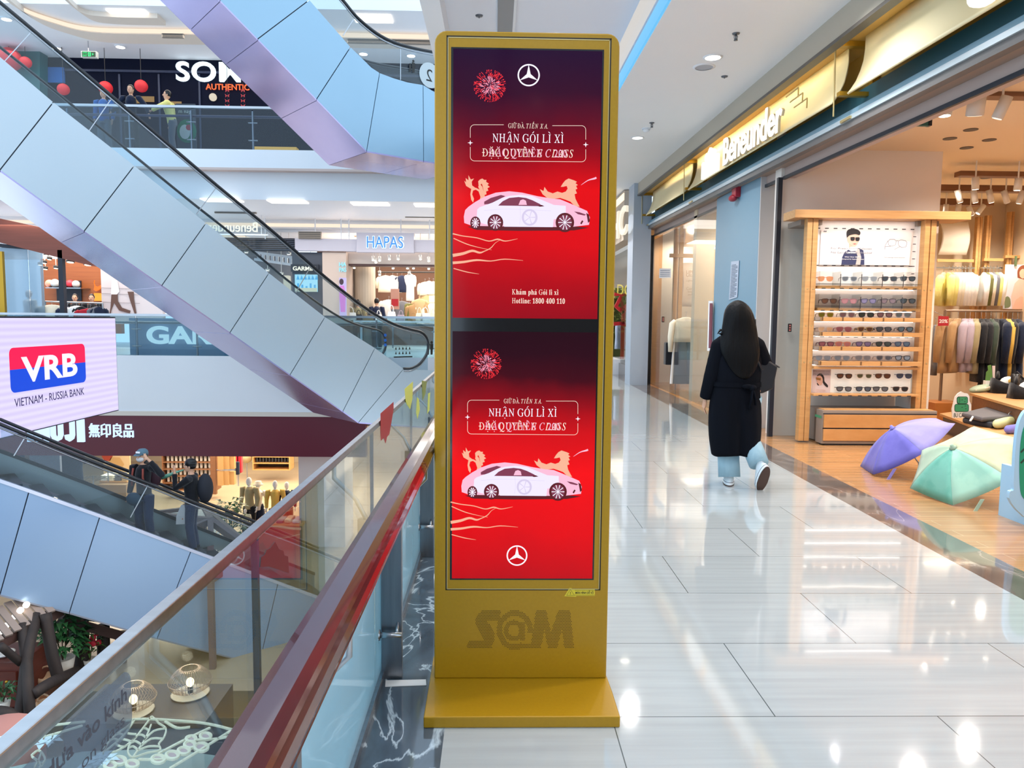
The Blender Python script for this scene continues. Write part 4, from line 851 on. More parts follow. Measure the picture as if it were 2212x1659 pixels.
P0, P1 = PY(633, 584, 23.96), PY(682, 576, 23.96); put_text('GARMIN', P1.z - P0.z, Fr((0, 23.96, 0), (1, 0, 0), (0, 0, 1)), P0.x, P0.z, E('letter_warm_glow', 'fff6e2', 1.2), t, 'letters', 0, .03, width=P1.x - P0.x, bold=.02)
t = thing('picture_screen', 'bright blue and white picture screen below the watch shop sign', 'screen', tuple(PY(660, 612, 24))); obj('display', yb(637, 593, 685, 630, 24.0, .08), E('screen_sky', 'a9e6fb', 1), t)
b = B()
for i in range(6): x = 640 + i * 8; q0, q1 = PY(x, 604, 23.99), PY(x + 7, 594, 23.99); b.prism([V((q0.x, 23.99, q0.z)), V(((q0.x + q1.x) / 2, 23.99, q1.z)), V((q1.x, 23.99, q0.z))], (0, .008, 0))
for i in range(5): yb(642 + i * 9, 612 + (i % 3) * 3, 646 + i * 9, 622, 23.99, .008, b)
obj('picture', b, E('screen_deep_sky', '4fb0e8', 1), t); obj('caption_band', yb(637, 622, 685, 630, 23.985, .01), M('caption_grey', 'b9bfa8', .5), t)
# white stair truss under the slats
t = thing('ceiling_truss', 'white open lattice truss under the slatted header', 'truss', tuple(PY(600, 555, 25)))
b = B()
for i in range(9): yb(555 + i * 10, 545 + i * 1.4, 560 + i * 10, 562 + i * 1.5, 25.0, .1, b)
b.bar(PY(550, 545, 25), PY(645, 558, 25), .1, .08); b.bar(PY(550, 560, 25), PY(645, 574, 25), .1, .08); obj('lattice', b, WHITE, t)
for i, (x, y) in enumerate(((532, 544), (624, 548), (671, 557), (578, 583), (608, 590))): cyl_light('round downlight %s under the dark shop ceiling left of the rose wall' % ordn[i], PY(x, y, 24.6), (0, 0, -1), 'fff1da', 5, 'downlights at the watch shop', .07, .06, None, 4.58)
b = yb(613, 595, 624, 745, 25, .3); tag(obj('lit_display_case', b, E('case_glow', 'e9dcc6', .9)), 'narrow lit white display case in the dark shop behind the escalator', 'display case')
# lit letters behind the far balustrade
t = thing('gallery_sign', 'big glowing white letters behind the far balustrade beside the video wall', 'sign', tuple(PY(390, 722, 20.3)))
obj('backing', yb(280, 688, 520, 768, 20.35, .1), M('blue_grey_panel', '7d97b4', .4, em='6f8fb4', es=.25), t)
P0, P1 = PY(318, 741, 20.3), PY(459, 706, 20.3); put_text('GAR', P1.z - P0.z, Fr((0, 20.3, 0), (1, 0, 0), (0, 0, 1)), P0.x, P0.z, E('letter_white_glow', 'dff4ff', 1.3), t, 'letters', 0, .04, width=P1.x - P0.x, bold=.03)
# ------------------------------------------------------------------ sports shop at the far left
YN = 21.6
CHERRY = M('cherry_boards', '7a3c2c', .5, noise=((1, 1, 25), .3, '67301f')); OAKB = M('orange_boards', '94552a', .5, noise=((1, 1, 22), .3, '7d421e'))
b = B().prism([PY(-150, 455, YN), PY(0, 472, YN), PY(200, 515, YN), PY(200, 575, YN), PY(0, 524, YN), PY(-150, 500, YN)], (0, .3, 0))
struct('beam_sport_shop', b, CHERRY)
b = B().prism([PY(-150, 505, YN + .1), PY(0, 526, YN + .1), PY(150, 545, YN + .1), PY(0, 534, YN + .1)], (0, .3, 0)); struct('trim_17', b, M('navy_dark', '171e2c', .6))
struct('wall_sport_back', yb(90, 560, 260, 720, 25.0, .2), OAKB); struct('wall_sport_white', yb(-150, 400, 260, 560, 26, .2), CEIL)
struct('wall_sport_poster', yb(219, 560, 350, 700, 23.2, .2), M('poster_grey', 'cfc6c8', .5))
b = B(); yb(0, 535, 62, 700, YN + .2, .03, b); yb(64, 535, 94, 700, YN + .4, .03, b); struct('window_1', b, glass('sport_window', 'c2d2dd', .8, .35, 'a7bac9'))
struct('column_sport', yb(127, 540, 137, 700, YN, .15), M('navy_dark', '171e2c', .6)); struct('trim_18', yb(-6, 543, 8, 700, YN - .05, .1), GOLD)
orng = [(0, 0), (.05, .16), (.02, .30), (.06, .42), (.03, .28), (.10, .16), (.24, .14), (.42, .2), (.44, .1), (.3, 0), (.12, -.06)]
q = PY(204, 626, 24.9); tag(obj('wall_emblem', flat(Fr(q, (1, 0, 0), (0, 0, 1)), [(x * .55, y * .75) for x, y in orng], 0, .05), E('orange_glow', 'ff7a1e', 1.1)), 'glowing orange curved emblem on the wooden wall of the sports shop', 'sign')
tag(obj('wall_picture', yb(203, 633, 220, 650, 24.95, .04), M('orange_panel', 'd88a1e', .5, em='c8781a', es=.3)), 'small orange panel below the glowing orange emblem', 'panel')
tag(obj('wall_niche', yb(122, 606, 175, 650, 24.95, .05), M('navy_dark', '171e2c', .6)), 'dark display panel behind the row of balls in the sports shop', 'panel')
for x, y, r, c, nm in ((107, 612, .13, 'f0a58c', 'orange and white ball left of the dark post'), (119, 614, .14, 'cfd8dc', 'white and teal ball touching the dark post'), (142, 614, .12, 'b3262c', 'dark red ball right of the dark post'), (152, 614, .13, 'd63344', 'bright red ball in the middle of the shelf'), (164, 616, .12, 'd9d6d6', 'white oval ball at the end of the shelf')):
    tag(obj('ball', B().ell((PY(x, y, 24.65).x, 24.65, PY(140, 621, 24.4).z + r), r, 16, 10), M('ball_' + c, c, .4), None, True), nm + ' in the sports shop', 'ball', 'balls in the sports shop')
tag(obj('ball_shelf', yb(98, 621, 174, 623, 24.4, .6), STEEL), 'thin steel shelf under the balls in the sports shop', 'shelf')
for i, (x, y, w, L, c, nm) in enumerate(((112, 652, .7, .6, 'cream', 'cream jacket at the front of the sports rail'), (146, 656, .5, .6, 'navy', 'navy jacket behind the dark post'), (165, 654, .45, .6, 'white', 'white striped top in the sports rail'), (176, 656, .4, .6, 'black', 'black jacket between white top and red jersey'), (195, 660, .7, .55, 'red', 'red jersey at the right of the sports rail'), (209, 656, .4, .6, 'grey', 'grey jacket at the right end of the sports rail'), (214, 656, .35, .6, 'dkblue', 'dark blue jacket at the right end of the sports rail'))):
    garment(nm, PY(x, y, YN + .6), .3, w, L, FAB[c], 'clothes in the sports shop', .2, True, 'jersey', 'clothes', True, 40 + i, .4)
t = thing('clothes_rail', 'steel clothes rail along the front of the sports shop', 'clothes rail', tuple(PY(180, 653, YN + .6))); obj('rail', B().cyl(PY(98, 651, YN + .6), PY(222, 655, YN + .6), .02), STEEL, t)
for x, y in ((98, 651), (222, 655)): q = PY(x, y, YN + .6); obj('leg', B().cyl((q.x, q.y, .41), q, .02), STEEL, t)
for i, (x, y) in enumerate(((100, 549), (159, 550), (87, 570), (96, 566), (107, 558), (121, 577), (98, 579), (183, 562), (190, 570), (152, 564))): cyl_light('glowing lamp under the sports shop ceiling, %s of ten' % ordn[i], PY(x, y, 23.4), (0, -.2, -1), 'ffe7c4', 6, 'lamps in the sports shop', .07 if i < 7 else .12, .08, BLACK, 4.58)
for i, (x, y) in enumerate(((164, 648), (200, 648))):
    q = PY(x, 690, 23.0); figure(['person in black holding up a phone in the sports shop', 'person with dark hair behind the red jersey'][i], (q.x, 23.0, .41), math.pi + .3, 1.7, FAB['black'], FAB['black'], FAB['black'])
q = PY(24, 700, YN - .0); figure('headless shop mannequin in white top and dark trousers behind the window', (q.x, YN + .9, .41), math.pi - .5, 1.8, FAB['white'], FAB['dkblue'], None, None, skin=M('mannequin_white', 'dcdad8', .5), name='mannequin', cat='mannequin', face=False)
# running figure printed on the grey wall
q = PY(245, 640, 23.18); fr = Fr(q, (1, 0, 0), (0, 0, 1)); k = 23.2 / 1600
def pr(pts): return [((x - 245) * k, (640 - y) * k) for x, y in pts]
t = thing('wall_print', 'printed picture of running legs on the pale wall right of the sports shop', 'poster', tuple(q))
obj('printed_shirt', flat(fr, pr([(243, 606), (254, 606), (258, 630), (252, 636), (240, 636)]), 0, .004), M('print_white', 'efe9ea', .6), t)
for pts in ([(241, 636), (254, 636), (254, 650), (262, 664), (280, 670), (278, 676), (256, 670), (246, 654), (240, 668), (236, 685), (234, 685), (238, 664)], [(275, 630), (288, 630), (288, 646), (292, 676), (288, 676), (280, 650)]): obj('printed_leg', flat(fr, pr(pts), 0, .004), M('print_brown', '5d4239', .6), t)
b = B()
for y in (622, 634, 652): flat(fr, pr([(220, y), (300, y + 2), (300, y + 3), (220, y + 1)]), 0, .003, b)
obj('printed_lines', b, M('print_grey', '8c8488', .6), t)
# ------------------------------------------------------------------ dark restaurant on the upper gallery
YS, ZU = 24.0, 5.83
NAVY = M('restaurant_navy', '090d1e', .7, 0, .1, noise=((1, 1, 1), .3, '0c1228')); TEAL = M('teal_wall', '0f5a5c', .5)
struct('wall_restaurant', yb(85, 121, 1010, 330, YS, .3), NAVY)
b = B().prism([PY(-120, 10, YS - .5), PY(0, 63, YS - .5), PY(86, 111, YS - .5), PY(86, 330, YS - .5), PY(-120, 330, YS - .5)], (0, .4, 0)); struct('wall_teal', b, TEAL)
b = B()
for x in (258, 343, 430): yb(x, 160, x + 4, 330, YS - .04, .05, b)
struct('trim_19', b, M('mullion_navy', '1d2947', .4)); struct('trim_20', yb(85, 155, 1000, 160, YS - .05, .06), M('mullion_navy', '1d2947', .4))
FS = Fr((0, YS - .06, 0), (1, 0, 0), (0, 0, 1))
t = thing('restaurant_sign', 'huge glowing white letters with orange words below on the dark restaurant', 'sign', tuple(PY(450, 160, YS)))
P0, P1 = PY(384, 176, YS), PY(521, 138, YS); put_text('SOM', P1.z - P0.z, FS, P0.x, P0.z, E('letter_white_glow', 'dff4ff', 1.3), t, 'letters', 0, .08, width=P1.x - P0.x, bold=.02, space=1.08)
P0, P1 = PY(447, 195, YS), PY(540, 184, YS); put_text('AUTHENTIC', P1.z - P0.z, FS, P0.x, P0.z, E('orange_letters', 'ff6a35', 1.2), t, 'words', 0, .04, width=P1.x - P0.x)
for x, y, w, h, n in ((290, 216, 30, 14, 'first'), (318, 214, 30, 12, 'second'), (375, 222, 34, 6, 'third')): tag(obj('lit_shelf', yb(x - w / 2, y - h / 2, x + w / 2, y + h / 2, YS - .02, .03), M('amber_glow', '6b5532', .6, em='8a6a35', es=.35)), 'dim amber lit shelf in the dark restaurant, %s from the left' % n, 'shelf')
for x, y, r, n in ((20, 128, 24, 'large red lantern at the far left edge behind the escalator glass'), (55, 135, 12, 'red lantern second from the left by the teal wall'), (137, 193, 12, 'red lantern in front of the blue curtain'), (228, 190, 14, 'red lantern half behind the escalator handrail'), (305, 186, 13, 'red lantern hanging clear beside the man in the cap')):
    q = PY(x, y, YS - .9); rr = r * (YS - .9) / 1600; t = thing('lantern', n, 'lantern', tuple(q), 'red lanterns at the restaurant'); obj('shade', B().ell(q, (rr, rr, rr * .95), 16, 10), M('lantern_red', 'c0242c', .6, em='a01820', es=.35), t, True); obj('cord', B().cyl(q + V((0, 0, rr)), (q.x, q.y, 9.4), .008), BLACK, t)
t = thing('exit_sign', 'green running man exit sign hanging under the upper ceiling', 'exit sign', tuple(PY(191, 117, 22.5))); obj('case', yb(175, 110, 208, 124, 22.5, .12), M('sign_case', 'b8bcb8', .4), t)
obj('lit_face', yb(177, 111.5, 206, 122.5, 22.49, .01), M('exit_dark', '0a3a20', .5), t); G = E('exit_green', '35f58a', 1.2)
P0 = PY(179, 117, 22.485); put_text('EXIT', .05, Fr((0, 22.485, 0), (1, 0, 0), (0, 0, 1)), P0.x, P0.z - .06, G, t, 'letters', 0, .004, width=.12); put_text('L\u1ed0I RA', .05, Fr((0, 22.485, 0), (1, 0, 0), (0, 0, 1)), P0.x, P0.z + .02, G, t, 'letters', 0, .004, width=.12)
b = B(); yb(190, 112.5, 196, 121.5, 22.485, .005, b); fr = Fr(PY(193, 117, 22.48), (1, 0, 0), (0, 0, 1)); obj('door_symbol', b, G, t)
b = B(); flat(fr, circ(0, .04, .012, 8), 0, .004, b); stroke(fr, [(-.02, 0), (.01, .02), (-.01, -.02), (.02, -.05)], .014, 0, .004, b); obj('running_symbol', b, M('exit_dark', '0a3a20', .5), t)
obj('arrow', flat(fr, [(.08, .03), (.13, 0), (.08, -.03)], 0, .004), G, t); obj('hanger', B().cyl(PY(191, 110, 22.55), V((PY(191, 110, 22.55).x, 22.55, 9.4)), .01), STEEL, t)
t = thing('menu_board', 'dark standing menu board with a green and white dish picture at the upper railing', 'menu board', tuple(PY(402, 320, 21.3)))
obj('board', yb(382, 224, 423, 356, 21.3, .06), M('board_grey', '3c4450', .5), t); q = PY(402, 285, 21.29); fr = Fr(q, (1, 0, 0), (0, 0, 1))
obj('dish_picture', flat(fr, circ(.02, .02, .27, 14, .32), 0, .006), M('board_green', '1f7a58', .5), t); obj('dish_picture', flat(fr, circ(-.03, .0, .15, 12, .2), .006, .01), M('board_white', 'cfd4cc', .5), t); obj('dish_picture', flat(fr, circ(.08, .12, .08, 10), .01, .014), M('board_red', 'b8404a', .5), t)
P0 = PY(386, 244, 21.28); put_text('m nay', .10, Fr((0, 21.28, 0), (1, 0, 0), (0, 0, 1)), P0.x, P0.z, M('board_white', 'cfd4cc', .5), t, 'letters', 0, .004)
tag(obj('round_lamp', B().ell(PY(460, 210, YS - .09), (.12, .1, .12), 14, 8), E('cream_lamp', 'e8ddc8', .8), None, True), 'round cream lamp under the orange words of the restaurant sign', 'lamp')
tag(obj('service_counter', yb(540, 326, 650, 392, YS - .55, .5), NAVY), 'dark counter under the row of amber lights in the upper restaurant', 'counter')
tag(obj('string_lights', yb(546, 317, 640, 326, YS - .5, .3), M('amber_rope', 'c79a4a', .5, em='d8a040', es=.7)), 'warm row of amber lights along the counter at the foot of the dark restaurant', 'lights')
for x0, x1 in ((486, 496), (520, 530)):
    q = PY((x0 + x1) / 2, 190, YS - .395); tag(obj('hanging_string', B().cyl((q.x, q.y, PY(491, 236, YS).z), (q.x, q.y, 9.4), .006, None, 5), BLACK), 'thin dark string of red paper butterflies, %s of the two' % ('left' if x0 == 486 else 'right'), 'string')
    for k in range(4):
        y = 196 + k * 11; q = PY((x0 + x1) / 2, y, YS - .4); fr = Fr(q, (1, 0, 0), (0, 0, 1)); b = B()
        for s in (-1, 1): flat(fr, [(0, 0), (s * .07, .06), (s * .05, 0), (s * .06, -.05)], 0, .01, b)
        tag(obj('paper_butterfly', b, M('paper_red', 'a82a35', .6)), 'small red paper butterfly on the hanging string %s, %s from the top' % ('at the left' if x0 == 486 else 'at the right', ordn[k]), 'ornament', 'paper butterflies')
q = PY(287, 325, 20.65); figure('man in dark shirt and black cap walking with arms out on the upper gallery', (q.x, 20.65, ZU), math.pi, 1.78, FAB['dkblue'], FAB['black'], FAB['black'], arms={'L': [(-.20, 0, 1.40), (-.40, .0, 1.15), (-.50, .12, .95)], 'R': [(.20, 0, 1.40), (.36, .05, 1.15), (.46, .15, .98)]})
q = PY(374, 325, 20.9); figure('person in yellow shirt and grey trousers bending beside the menu board', (q.x, 20.9, ZU), math.pi / 2 + .4, 1.72, FAB['yellow'], FAB['grey'], FAB['white'], arms={'L': [(-.15, .1, 1.36), (-.2, .35, 1.2), (-.15, .5, 1.1)]}, lean=.16)
q = PY(228, 325, 20.8); figure('person in sky blue shirt standing behind the escalator glass on the upper gallery', (q.x, 20.8, ZU), math.pi, 1.7, FAB['sky'], FAB['grey'], FAB['black'])
tag(obj('curtain', yb(102, 145, 138, 178, YS - .07, .07), FAB['sky']), 'sky blue cloth curtain hanging behind the red lantern', 'curtain')
for i, (x, y) in enumerate(((14, 40), (260, 100), (122, 103), (785, 115), (888, 119))):
    q = PZ(x, y, 9.4); tag(obj('ceiling_downlight', B().lathe([(.11, 9.37), (.16, 9.37), (.16, 9.40), (.11, 9.40)], (q.x, q.y, 0), 16, False), WHITE, None), 'glowing round downlight in the upper ceiling, %s from the left' % ordn[i], 'ceiling light', 'upper ceiling downlights')
    q2 = bpy.context.scene.collection.objects[-1]; obj('lamp_disc', B().cyl((q.x, q.y, 9.365), (q.x, q.y, 9.385), .12, None, 16), E('downlight_glow', 'fff4df', 6), q2)
for i, (x, y) in enumerate(((280, 31), (806, 42), (480, 434), (622, 437), (800, 442), (935, 445))):
    z = 9.36 if i < 2 else 4.55; q = PZ(x, y, z); tag(obj('light_panel', B().box(q.x - .5, q.x + .5, q.y - .25, q.y + .25, z, z + .03), E('panel_glow', 'fff6e8', 2.2)), 'long glowing ceiling light %s' % ['near the top left corner', 'behind the curved escalator handrail', 'over the mirror-wise reflection', 'over the slatted header', 'over the blue shop letters', 'at the kiosk edge'][i], 'ceiling light', 'long ceiling lights')
for i, (x0, x1, y0, y1, Y) in enumerate(((349, 396, 72, 81, 21.4), (750, 840, 83, 93, 21.6), (845, 935, 85, 95, 21.6), (463, 553, 451, 461, 22.6), (875, 940, 462, 470, 23.2), (644, 694, 500, 516, 23.8))):
    t = thing('air_grille', 'dark slotted air grille %s' % ['under the upper ceiling cove at the left', 'left of two under the upper ceiling', 'right of two under the upper ceiling', 'over the mirror-wise reflection', 'beside the kiosk over the blue letters', 'behind the hanging rods'][i], 'air vent', tuple(PY(x0, y1, Y))); obj('frame', yb(x0, y0, x1, y1, Y, .08), M('grille_beige', '9a8f84', .5), t)
    b = B(); n = 4
    for k in range(n): yb(x0 + 2, y0 + (k + .35) * (y1 - y0) / n, x1 - 2, y0 + (k + .75) * (y1 - y0) / n, Y - .01, .01, b)
    obj('slots', b, M('grille_dark', '3f3c3a', .6), t)
# ------------------------------------------------------------------ red fronted shop on the ground floor
WINE = M('wine_red_fascia', '5c0a24', .4)
struct('beam_wine_red', yb(-150, 898, 790, 985, 20.0, .25), WINE); struct('trim_21', yb(-150, 891, 790, 898, 19.99, .1), M('beige_trim', 'd8cfc4', .5))
FM = Fr((0, 19.97, 0), (1, 0, 0), (0, 0, 1)); t = thing('ground_shop_sign', 'glowing pale blue letters and four characters on the wine red fascia', 'sign', tuple(PY(180, 940, 20)))
P0, P1 = PY(64, 953, 20), PY(184, 905, 20); hh = P1.z - P0.z; ww = P1.x - P0.x; sw = hh * .24; b = B(); X = lambda u, v: (P0.x + u * ww, P0.z + v * hh)
for p in ([(0, 0), (0, 1), (.12, 1), (.19, .45), (.26, 1), (.38, 1), (.38, 0), (.29, 0), (.29, .6), (.22, 0), (.16, 0), (.09, .6), (.09, 0)], [(.88, 0), (.88, 1), (1, 1), (1, 0)]): flat(FM, [X(*q) for q in p], 0, .08, b)
for p in ([(.452, 1), (.452, .3), (.475, .16), (.518, .11), (.56, .16), (.584, .3), (.584, 1)], [(.79, 1), (.79, .3), (.775, .18), (.74, .11), (.705, .16), (.695, .32)]): stroke(FM, [X(*q) for q in p], ww * .075, 0, .08, b)
obj('letters', b, E('letter_blue_glow', 'c3defd', 1.2), t)
P0, P1 = PY(195, 941, 20), PY(290, 919, 20); put_text('\u7121\u5370\u826f\u54c1', P1.z - P0.z, FM, P0.x, P0.z, E('letter_blue_glow', 'c3defd', 1.2), t, 'characters', 0, .05, width=P1.x - P0.x, bold=.008)
struct('column_ground', yb(646, 985, 745, 1190, 20.6, 1.2), M('pale_pink_column', 'd9cbc6', .5)); struct('column_navy', yb(40, 972, 58, 1200, 20.3, .2), M('navy_post', '1c2445', .4))
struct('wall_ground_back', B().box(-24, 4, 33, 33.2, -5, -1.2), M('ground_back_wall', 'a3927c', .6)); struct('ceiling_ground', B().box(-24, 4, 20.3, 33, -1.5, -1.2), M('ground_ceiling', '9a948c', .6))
ZG = -5.0
def gz(px, py, z=ZG): return PZ(px, py, z)
tag(obj('partition_board', yb(58, 982, 131, 1090, 22.5, .1), M('slate_board', '6f7588', .5)), 'tall slate grey board at the left of the ground floor shop', 'board')
t = thing('wall_picture', 'warm print of a pink bicycle shape at the far left of the ground floor', 'poster', tuple(PY(20, 1010, 23))); obj('sheet', yb(-40, 985, 40, 1060, 23, .05), M('print_peach', 'd2a582', .6), t); fr = Fr(PY(20, 1020, 22.99), (1, 0, 0), (0, 0, 1)); obj('printed_shape', flat(fr, circ(.05, -.1, .26, 16), 0, .005), M('print_rose', 'b5705c', .6), t); obj('printed_shape', flat(fr, circ(-.1, .06, .15, 14), .005, .008), M('print_slate', '6d7570', .6), t)
t = thing('wall_picture', 'white print with red leaves above the folded clothes', 'poster', tuple(PY(250, 1005, 27))); obj('sheet', yb(223, 980, 281, 1024, 27, .05), M('print_cream', 'd8bf96', .6), t); fr = Fr(PY(250, 1000, 26.99), (1, 0, 0), (0, 0, 1)); obj('printed_leaf', flat(fr, circ(-.3, .25, .2, 6), 0, .005), M('print_red', 'a8452f', .6), t); obj('printed_cells', flat(fr, circ(0, -.05, .3, 6), 0, .005), M('print_honey', 'c9a26a', .6), t)
garment('dark navy apron hanging high by the slate grey board', PY(150, 975, 23.5), .2, .75, .9, FAB['dkblue'], None, .2, True, 'apron', 'clothes', True, 5, .25)
def shelf_unit(label, x0, y0, x1, y1, Y, d, n, mat, back=None):
    X0, X1, a, c, Z0, Z1 = ybox(x0, y0, x1, y1, Y, d); t = thing('shelf_unit', label, 'shelf', ((X0 + X1) / 2, Y + d / 2, Z0)); sh = []
    for x in (X0, X1 - .04): obj('side_panel', B().box(x, x + .04, Y, Y + d, Z0, Z1), mat, t)
    for i in range(n): z = Z0 + (Z1 - Z0) * i / n; sh.append(z + .03); obj('shelf', B().box(X0 + .04, X1 - .04, Y, Y + d, z, z + .03), mat, t)
    obj('back_panel', B().box(X0, X1, Y + d, Y + d + .02, Z0, Z1), back or mat, t); return X0 + .06, X1 - .06, sh
bot = B().lathe([(.045, 0), (.05, .02), (.05, .18), (.02, .22), (.02, .26)], (0, 0, 0), 8); bot_me = obj('bottle', bot, M('bottle_white', 'e6e2d8', .3), None, True)
def bottles(label, x0, x1, z, Y, n, group, mat=None):
    for i in range(n):
        o = bot_me.copy() if not mat else bot_me.copy()
        if mat: o.data = bot_me.data.copy(); o.data.materials.clear(); o.data.materials.append(mat)
        COL.objects.link(o); o.location = (x0 + (x1 - x0) * (i + .5) / n, Y, z); tag(o, label, 'bottle', group)
x0, x1, sh = shelf_unit('tall dark wood shelf with white bottles behind the man drinking', 350, 970, 466, 1060, 26, .5, 6, DOAK, M('shelf_back_warm', 'c9b08a', .6))
for i, z in enumerate(sh[1:]): bottles('small white bottle on the %s board of the dark wood shelf behind the man drinking' % ordn[i], x0, x1, z, 26.2, 12, 'white bottles on board %d' % (i + 1))
COL.objects.unlink(bot_me)
x0, x1, sh = shelf_unit('low shelf with dark bottles under the wine red fascia near the column', 545, 960, 626, 1016, 29, .6, 4, OAK, M('shelf_back_dark', '3a3530', .6))
for i, z in enumerate(sh[1:]): bottles('small dark bottle on the %s board of the low shelf near the column' % ordn[i], x0, x1, z, 29.2, 11, 'dark bottles on board %d' % (i + 1), M('bottle_dark', '2a2c33', .3))
t = thing('bag_stand', 'dark wood stand with six brown paper bags hung in two rows', 'display stand', tuple(gz(485, 1068))); obj('post', yb(455, 982, 466, 1068, 25, .12), DOAK, t); obj('rail', yb(466, 1014, 508, 1016, 25.05, .03), STEEL, t); obj('rail', yb(466, 982, 508, 984, 25.05, .03), STEEL, t)
for r in range(2):
    for c in range(3):
        x, y = 470 + c * 12.5, (985 if r == 0 else 1019); q = yb(x, y, x + 11, y + 30 - c, 24.95 + c * .1, .16); tag(obj('paper_bag', q, M('kraft_paper', 'b08a58', .7)), 'brown paper bag on the wooden stand, %s row, %s from the left' % (['upper', 'lower'][r], ordn[c]), 'bag', 'brown paper bags')
t = thing('clothes_stand', 'red bag and dark jacket stand beside the brown paper bags', 'stand', tuple(gz(515, 1045))); obj('pole', yb(513, 985, 515, 1050, 26, .04), STEEL, t); obj('red_bag', yb(508, 984, 521, 1022, 26.0, .2), FAB['red'], t, bevel=.03); obj('dark_bag', yb(505, 998, 516, 1026, 25.9, .15), FAB['dkblue'], t, bevel=.03)
t = thing('pedestal_fan', 'beige pedestal fan in the aisle of the ground floor shop', 'fan', tuple(gz(532, 1012))); q = PY(532, 990, 29.5); obj('head', B().cyl(q, q + V((0, .12, 0)), .2, None, 16), M('fan_beige', 'b8a67f', .5), t, True); obj('stand', B().cyl((q.x, q.y + .06, ZG), (q.x, q.y + .06, q.z), .02), STEEL, t)
# stack of folded clothes and the metal rack with plants
tq = gz(243, 1108); ty = tq.y
t = thing('display_table', 'stepped display table loaded with folded clothes on the ground floor', 'table', tuple(tq)); lv = []
for i, (y0, y1) in enumerate(((1022, 1040), (1050, 1064), (1076, 1092))):
    X0, X1, a, c, Z0, Z1 = ybox(214 - i * 4, y0, 274 + i * 3, y1, ty - .15 * i + .3, .9); obj('tray', B().box(X0, X1, a, c, Z0 - .04, Z0), OAK, t); lv.append((X0, X1, a, Z0))
obj('base', B().box(lv[2][0] + .1, lv[2][1] - .1, ty, ty + 1.0, ZG, lv[0][3] - .05), M('table_base', '8d735a', .6), t)
cc = ['white', 'cream', 'grey', 'beige', 'lilac', 'black', 'pink', 'tan', 'denim']
for i, (X0, X1, a, z) in enumerate(lv):
    for j in range(4):
        for k in range(3):
            w = (X1 - X0) / 4; x = X0 + w * j; c = cc[(j + i * 3) % 9]
            tag(obj('folded_garment', B().box(x + .02, x + w - .02, a + .05, a + .6, z + k * .065, z + k * .065 + .06), FAB[c], None, bevel=.02), 'folded %s garment on the %s tray, %s pile, %s from the bottom' % (c, ['top', 'middle', 'bottom'][i], ordn[j], ordn[k]), 'folded clothes', 'folded clothes on the stepped table')
rq = gz(150, 1118); t = thing('wire_rack', 'metal wire rack with red flowers and pots left of the folded clothes', 'rack', tuple(rq)); X0, X1, a, c, Z0, Z1 = ybox(97, 1034, 203, 1098, rq.y, .9)
for x in (X0, X1):
    for y in (a, c): obj('upright', B().cyl((x, y, ZG), (x, y, Z1 + .1), .018, None, 6), STEEL, t)
b = B()
for i in range(16): x = X0 + (X1 - X0) * i / 15; b.bar((x, a, Z1 - .1), (x, c, Z1 - .1), .03, .015)
obj('wire_shelf', b, STEEL, t); obj('lower_shelf', B().box(X0, X1, a, c, Z0 - .12, Z0 - .1), STEEL, t)
LEAF = M('leaf_green', '3f6b34', .5, noise=((20, 20, 20), .3, '56803f')); LEAFD = M('leaf_dark', '1d4a2b', .45, noise=((15, 15, 15), .3, '2f6336'))
def leaf(b, p, d, L, w, droop=.3):
    d = V(d).normalized(); s = d.cross(V((0, 0, 1)));
    if s.length < .1: s = V((1, 0, 0))
    s.normalize(); p = V(p); q = p + d * L * .5 + V((0, 0, .02)); e = p + d * L - V((0, 0, droop * L))
    up = V((0, 0, .004)); A = [b.v(p), b.v(q + s * w / 2), b.v(e), b.v(q - s * w / 2), b.v(q - up * 2)]
    for f in ((0, 1, 4), (1, 2, 4), (2, 3, 4), (3, 0, 4)): b.f([A[i] for i in f])
def plant(label, p, h, r, n, mat, pot=None, potr=.14, poth=.22, group=None, name='potted_plant', seed=0, flowers=None, ll=.22):
    p = V(p); rnd = random.Random(seed); t = thing(name, label, 'plant', tuple(p), group)
    obj('pot', B().lathe([(potr * .75, 0), (potr, poth), (potr * .88, poth), (potr * .8, poth * .85), (.01, poth * .85)], p, 16, False), pot or M('pot_white', 'd6d2ca', .5), t, True)
    b = B(); st = B()
    for i in range(n):
        a = rnd.uniform(0, 6.283); z = rnd.uniform(.15, 1); rr = r * rnd.uniform(.1, .8) * (1 - .3 * z); c = p + V((math.cos(a) * rr, math.sin(a) * rr, poth + h * z)); leaf(b, c, (math.cos(a), math.sin(a), rnd.uniform(-.1, .9)), ll * rnd.uniform(.7, 1.2), ll * .35)
    for i in range(6): a = i * 1.05; st.tube([p + V((0, 0, poth * .8)), p + V((math.cos(a) * r * .3, math.sin(a) * r * .3, poth + h * .8))], .008, 5)
    obj('foliage', b, mat, t); obj('stem', st, M('stem_brown', '4a3a26', .6), t)
    if flowers:
        b = B()
        for i in range(7): a = rnd.uniform(0, 6.28); b.ell(p + V((math.cos(a) * r * .6, math.sin(a) * r * .6, poth + h * rnd.uniform(.5, 1))), .055, 8, 5)
        obj('flowers', b, flowers, t, True)
    return t
FLR = M('flower_red', 'c4203c', .6)
for i, (x, y, f, nm) in enumerate(((128, 1085, FLR, 'red flower in a white pot at the left of the wire rack'), (163, 1085, FLR, 'red flower in a white pot in the middle of the wire rack'), (190, 1085, None, 'large green potted plant at the right of the wire rack'))):
    q = PY(x, y, rq.y + .4); q.z = Z0 - .1; plant(nm, q, .35, .2, 60, LEAF, None, .12, .2, 'plants on the wire rack', 'potted_plant', i, f, .16)
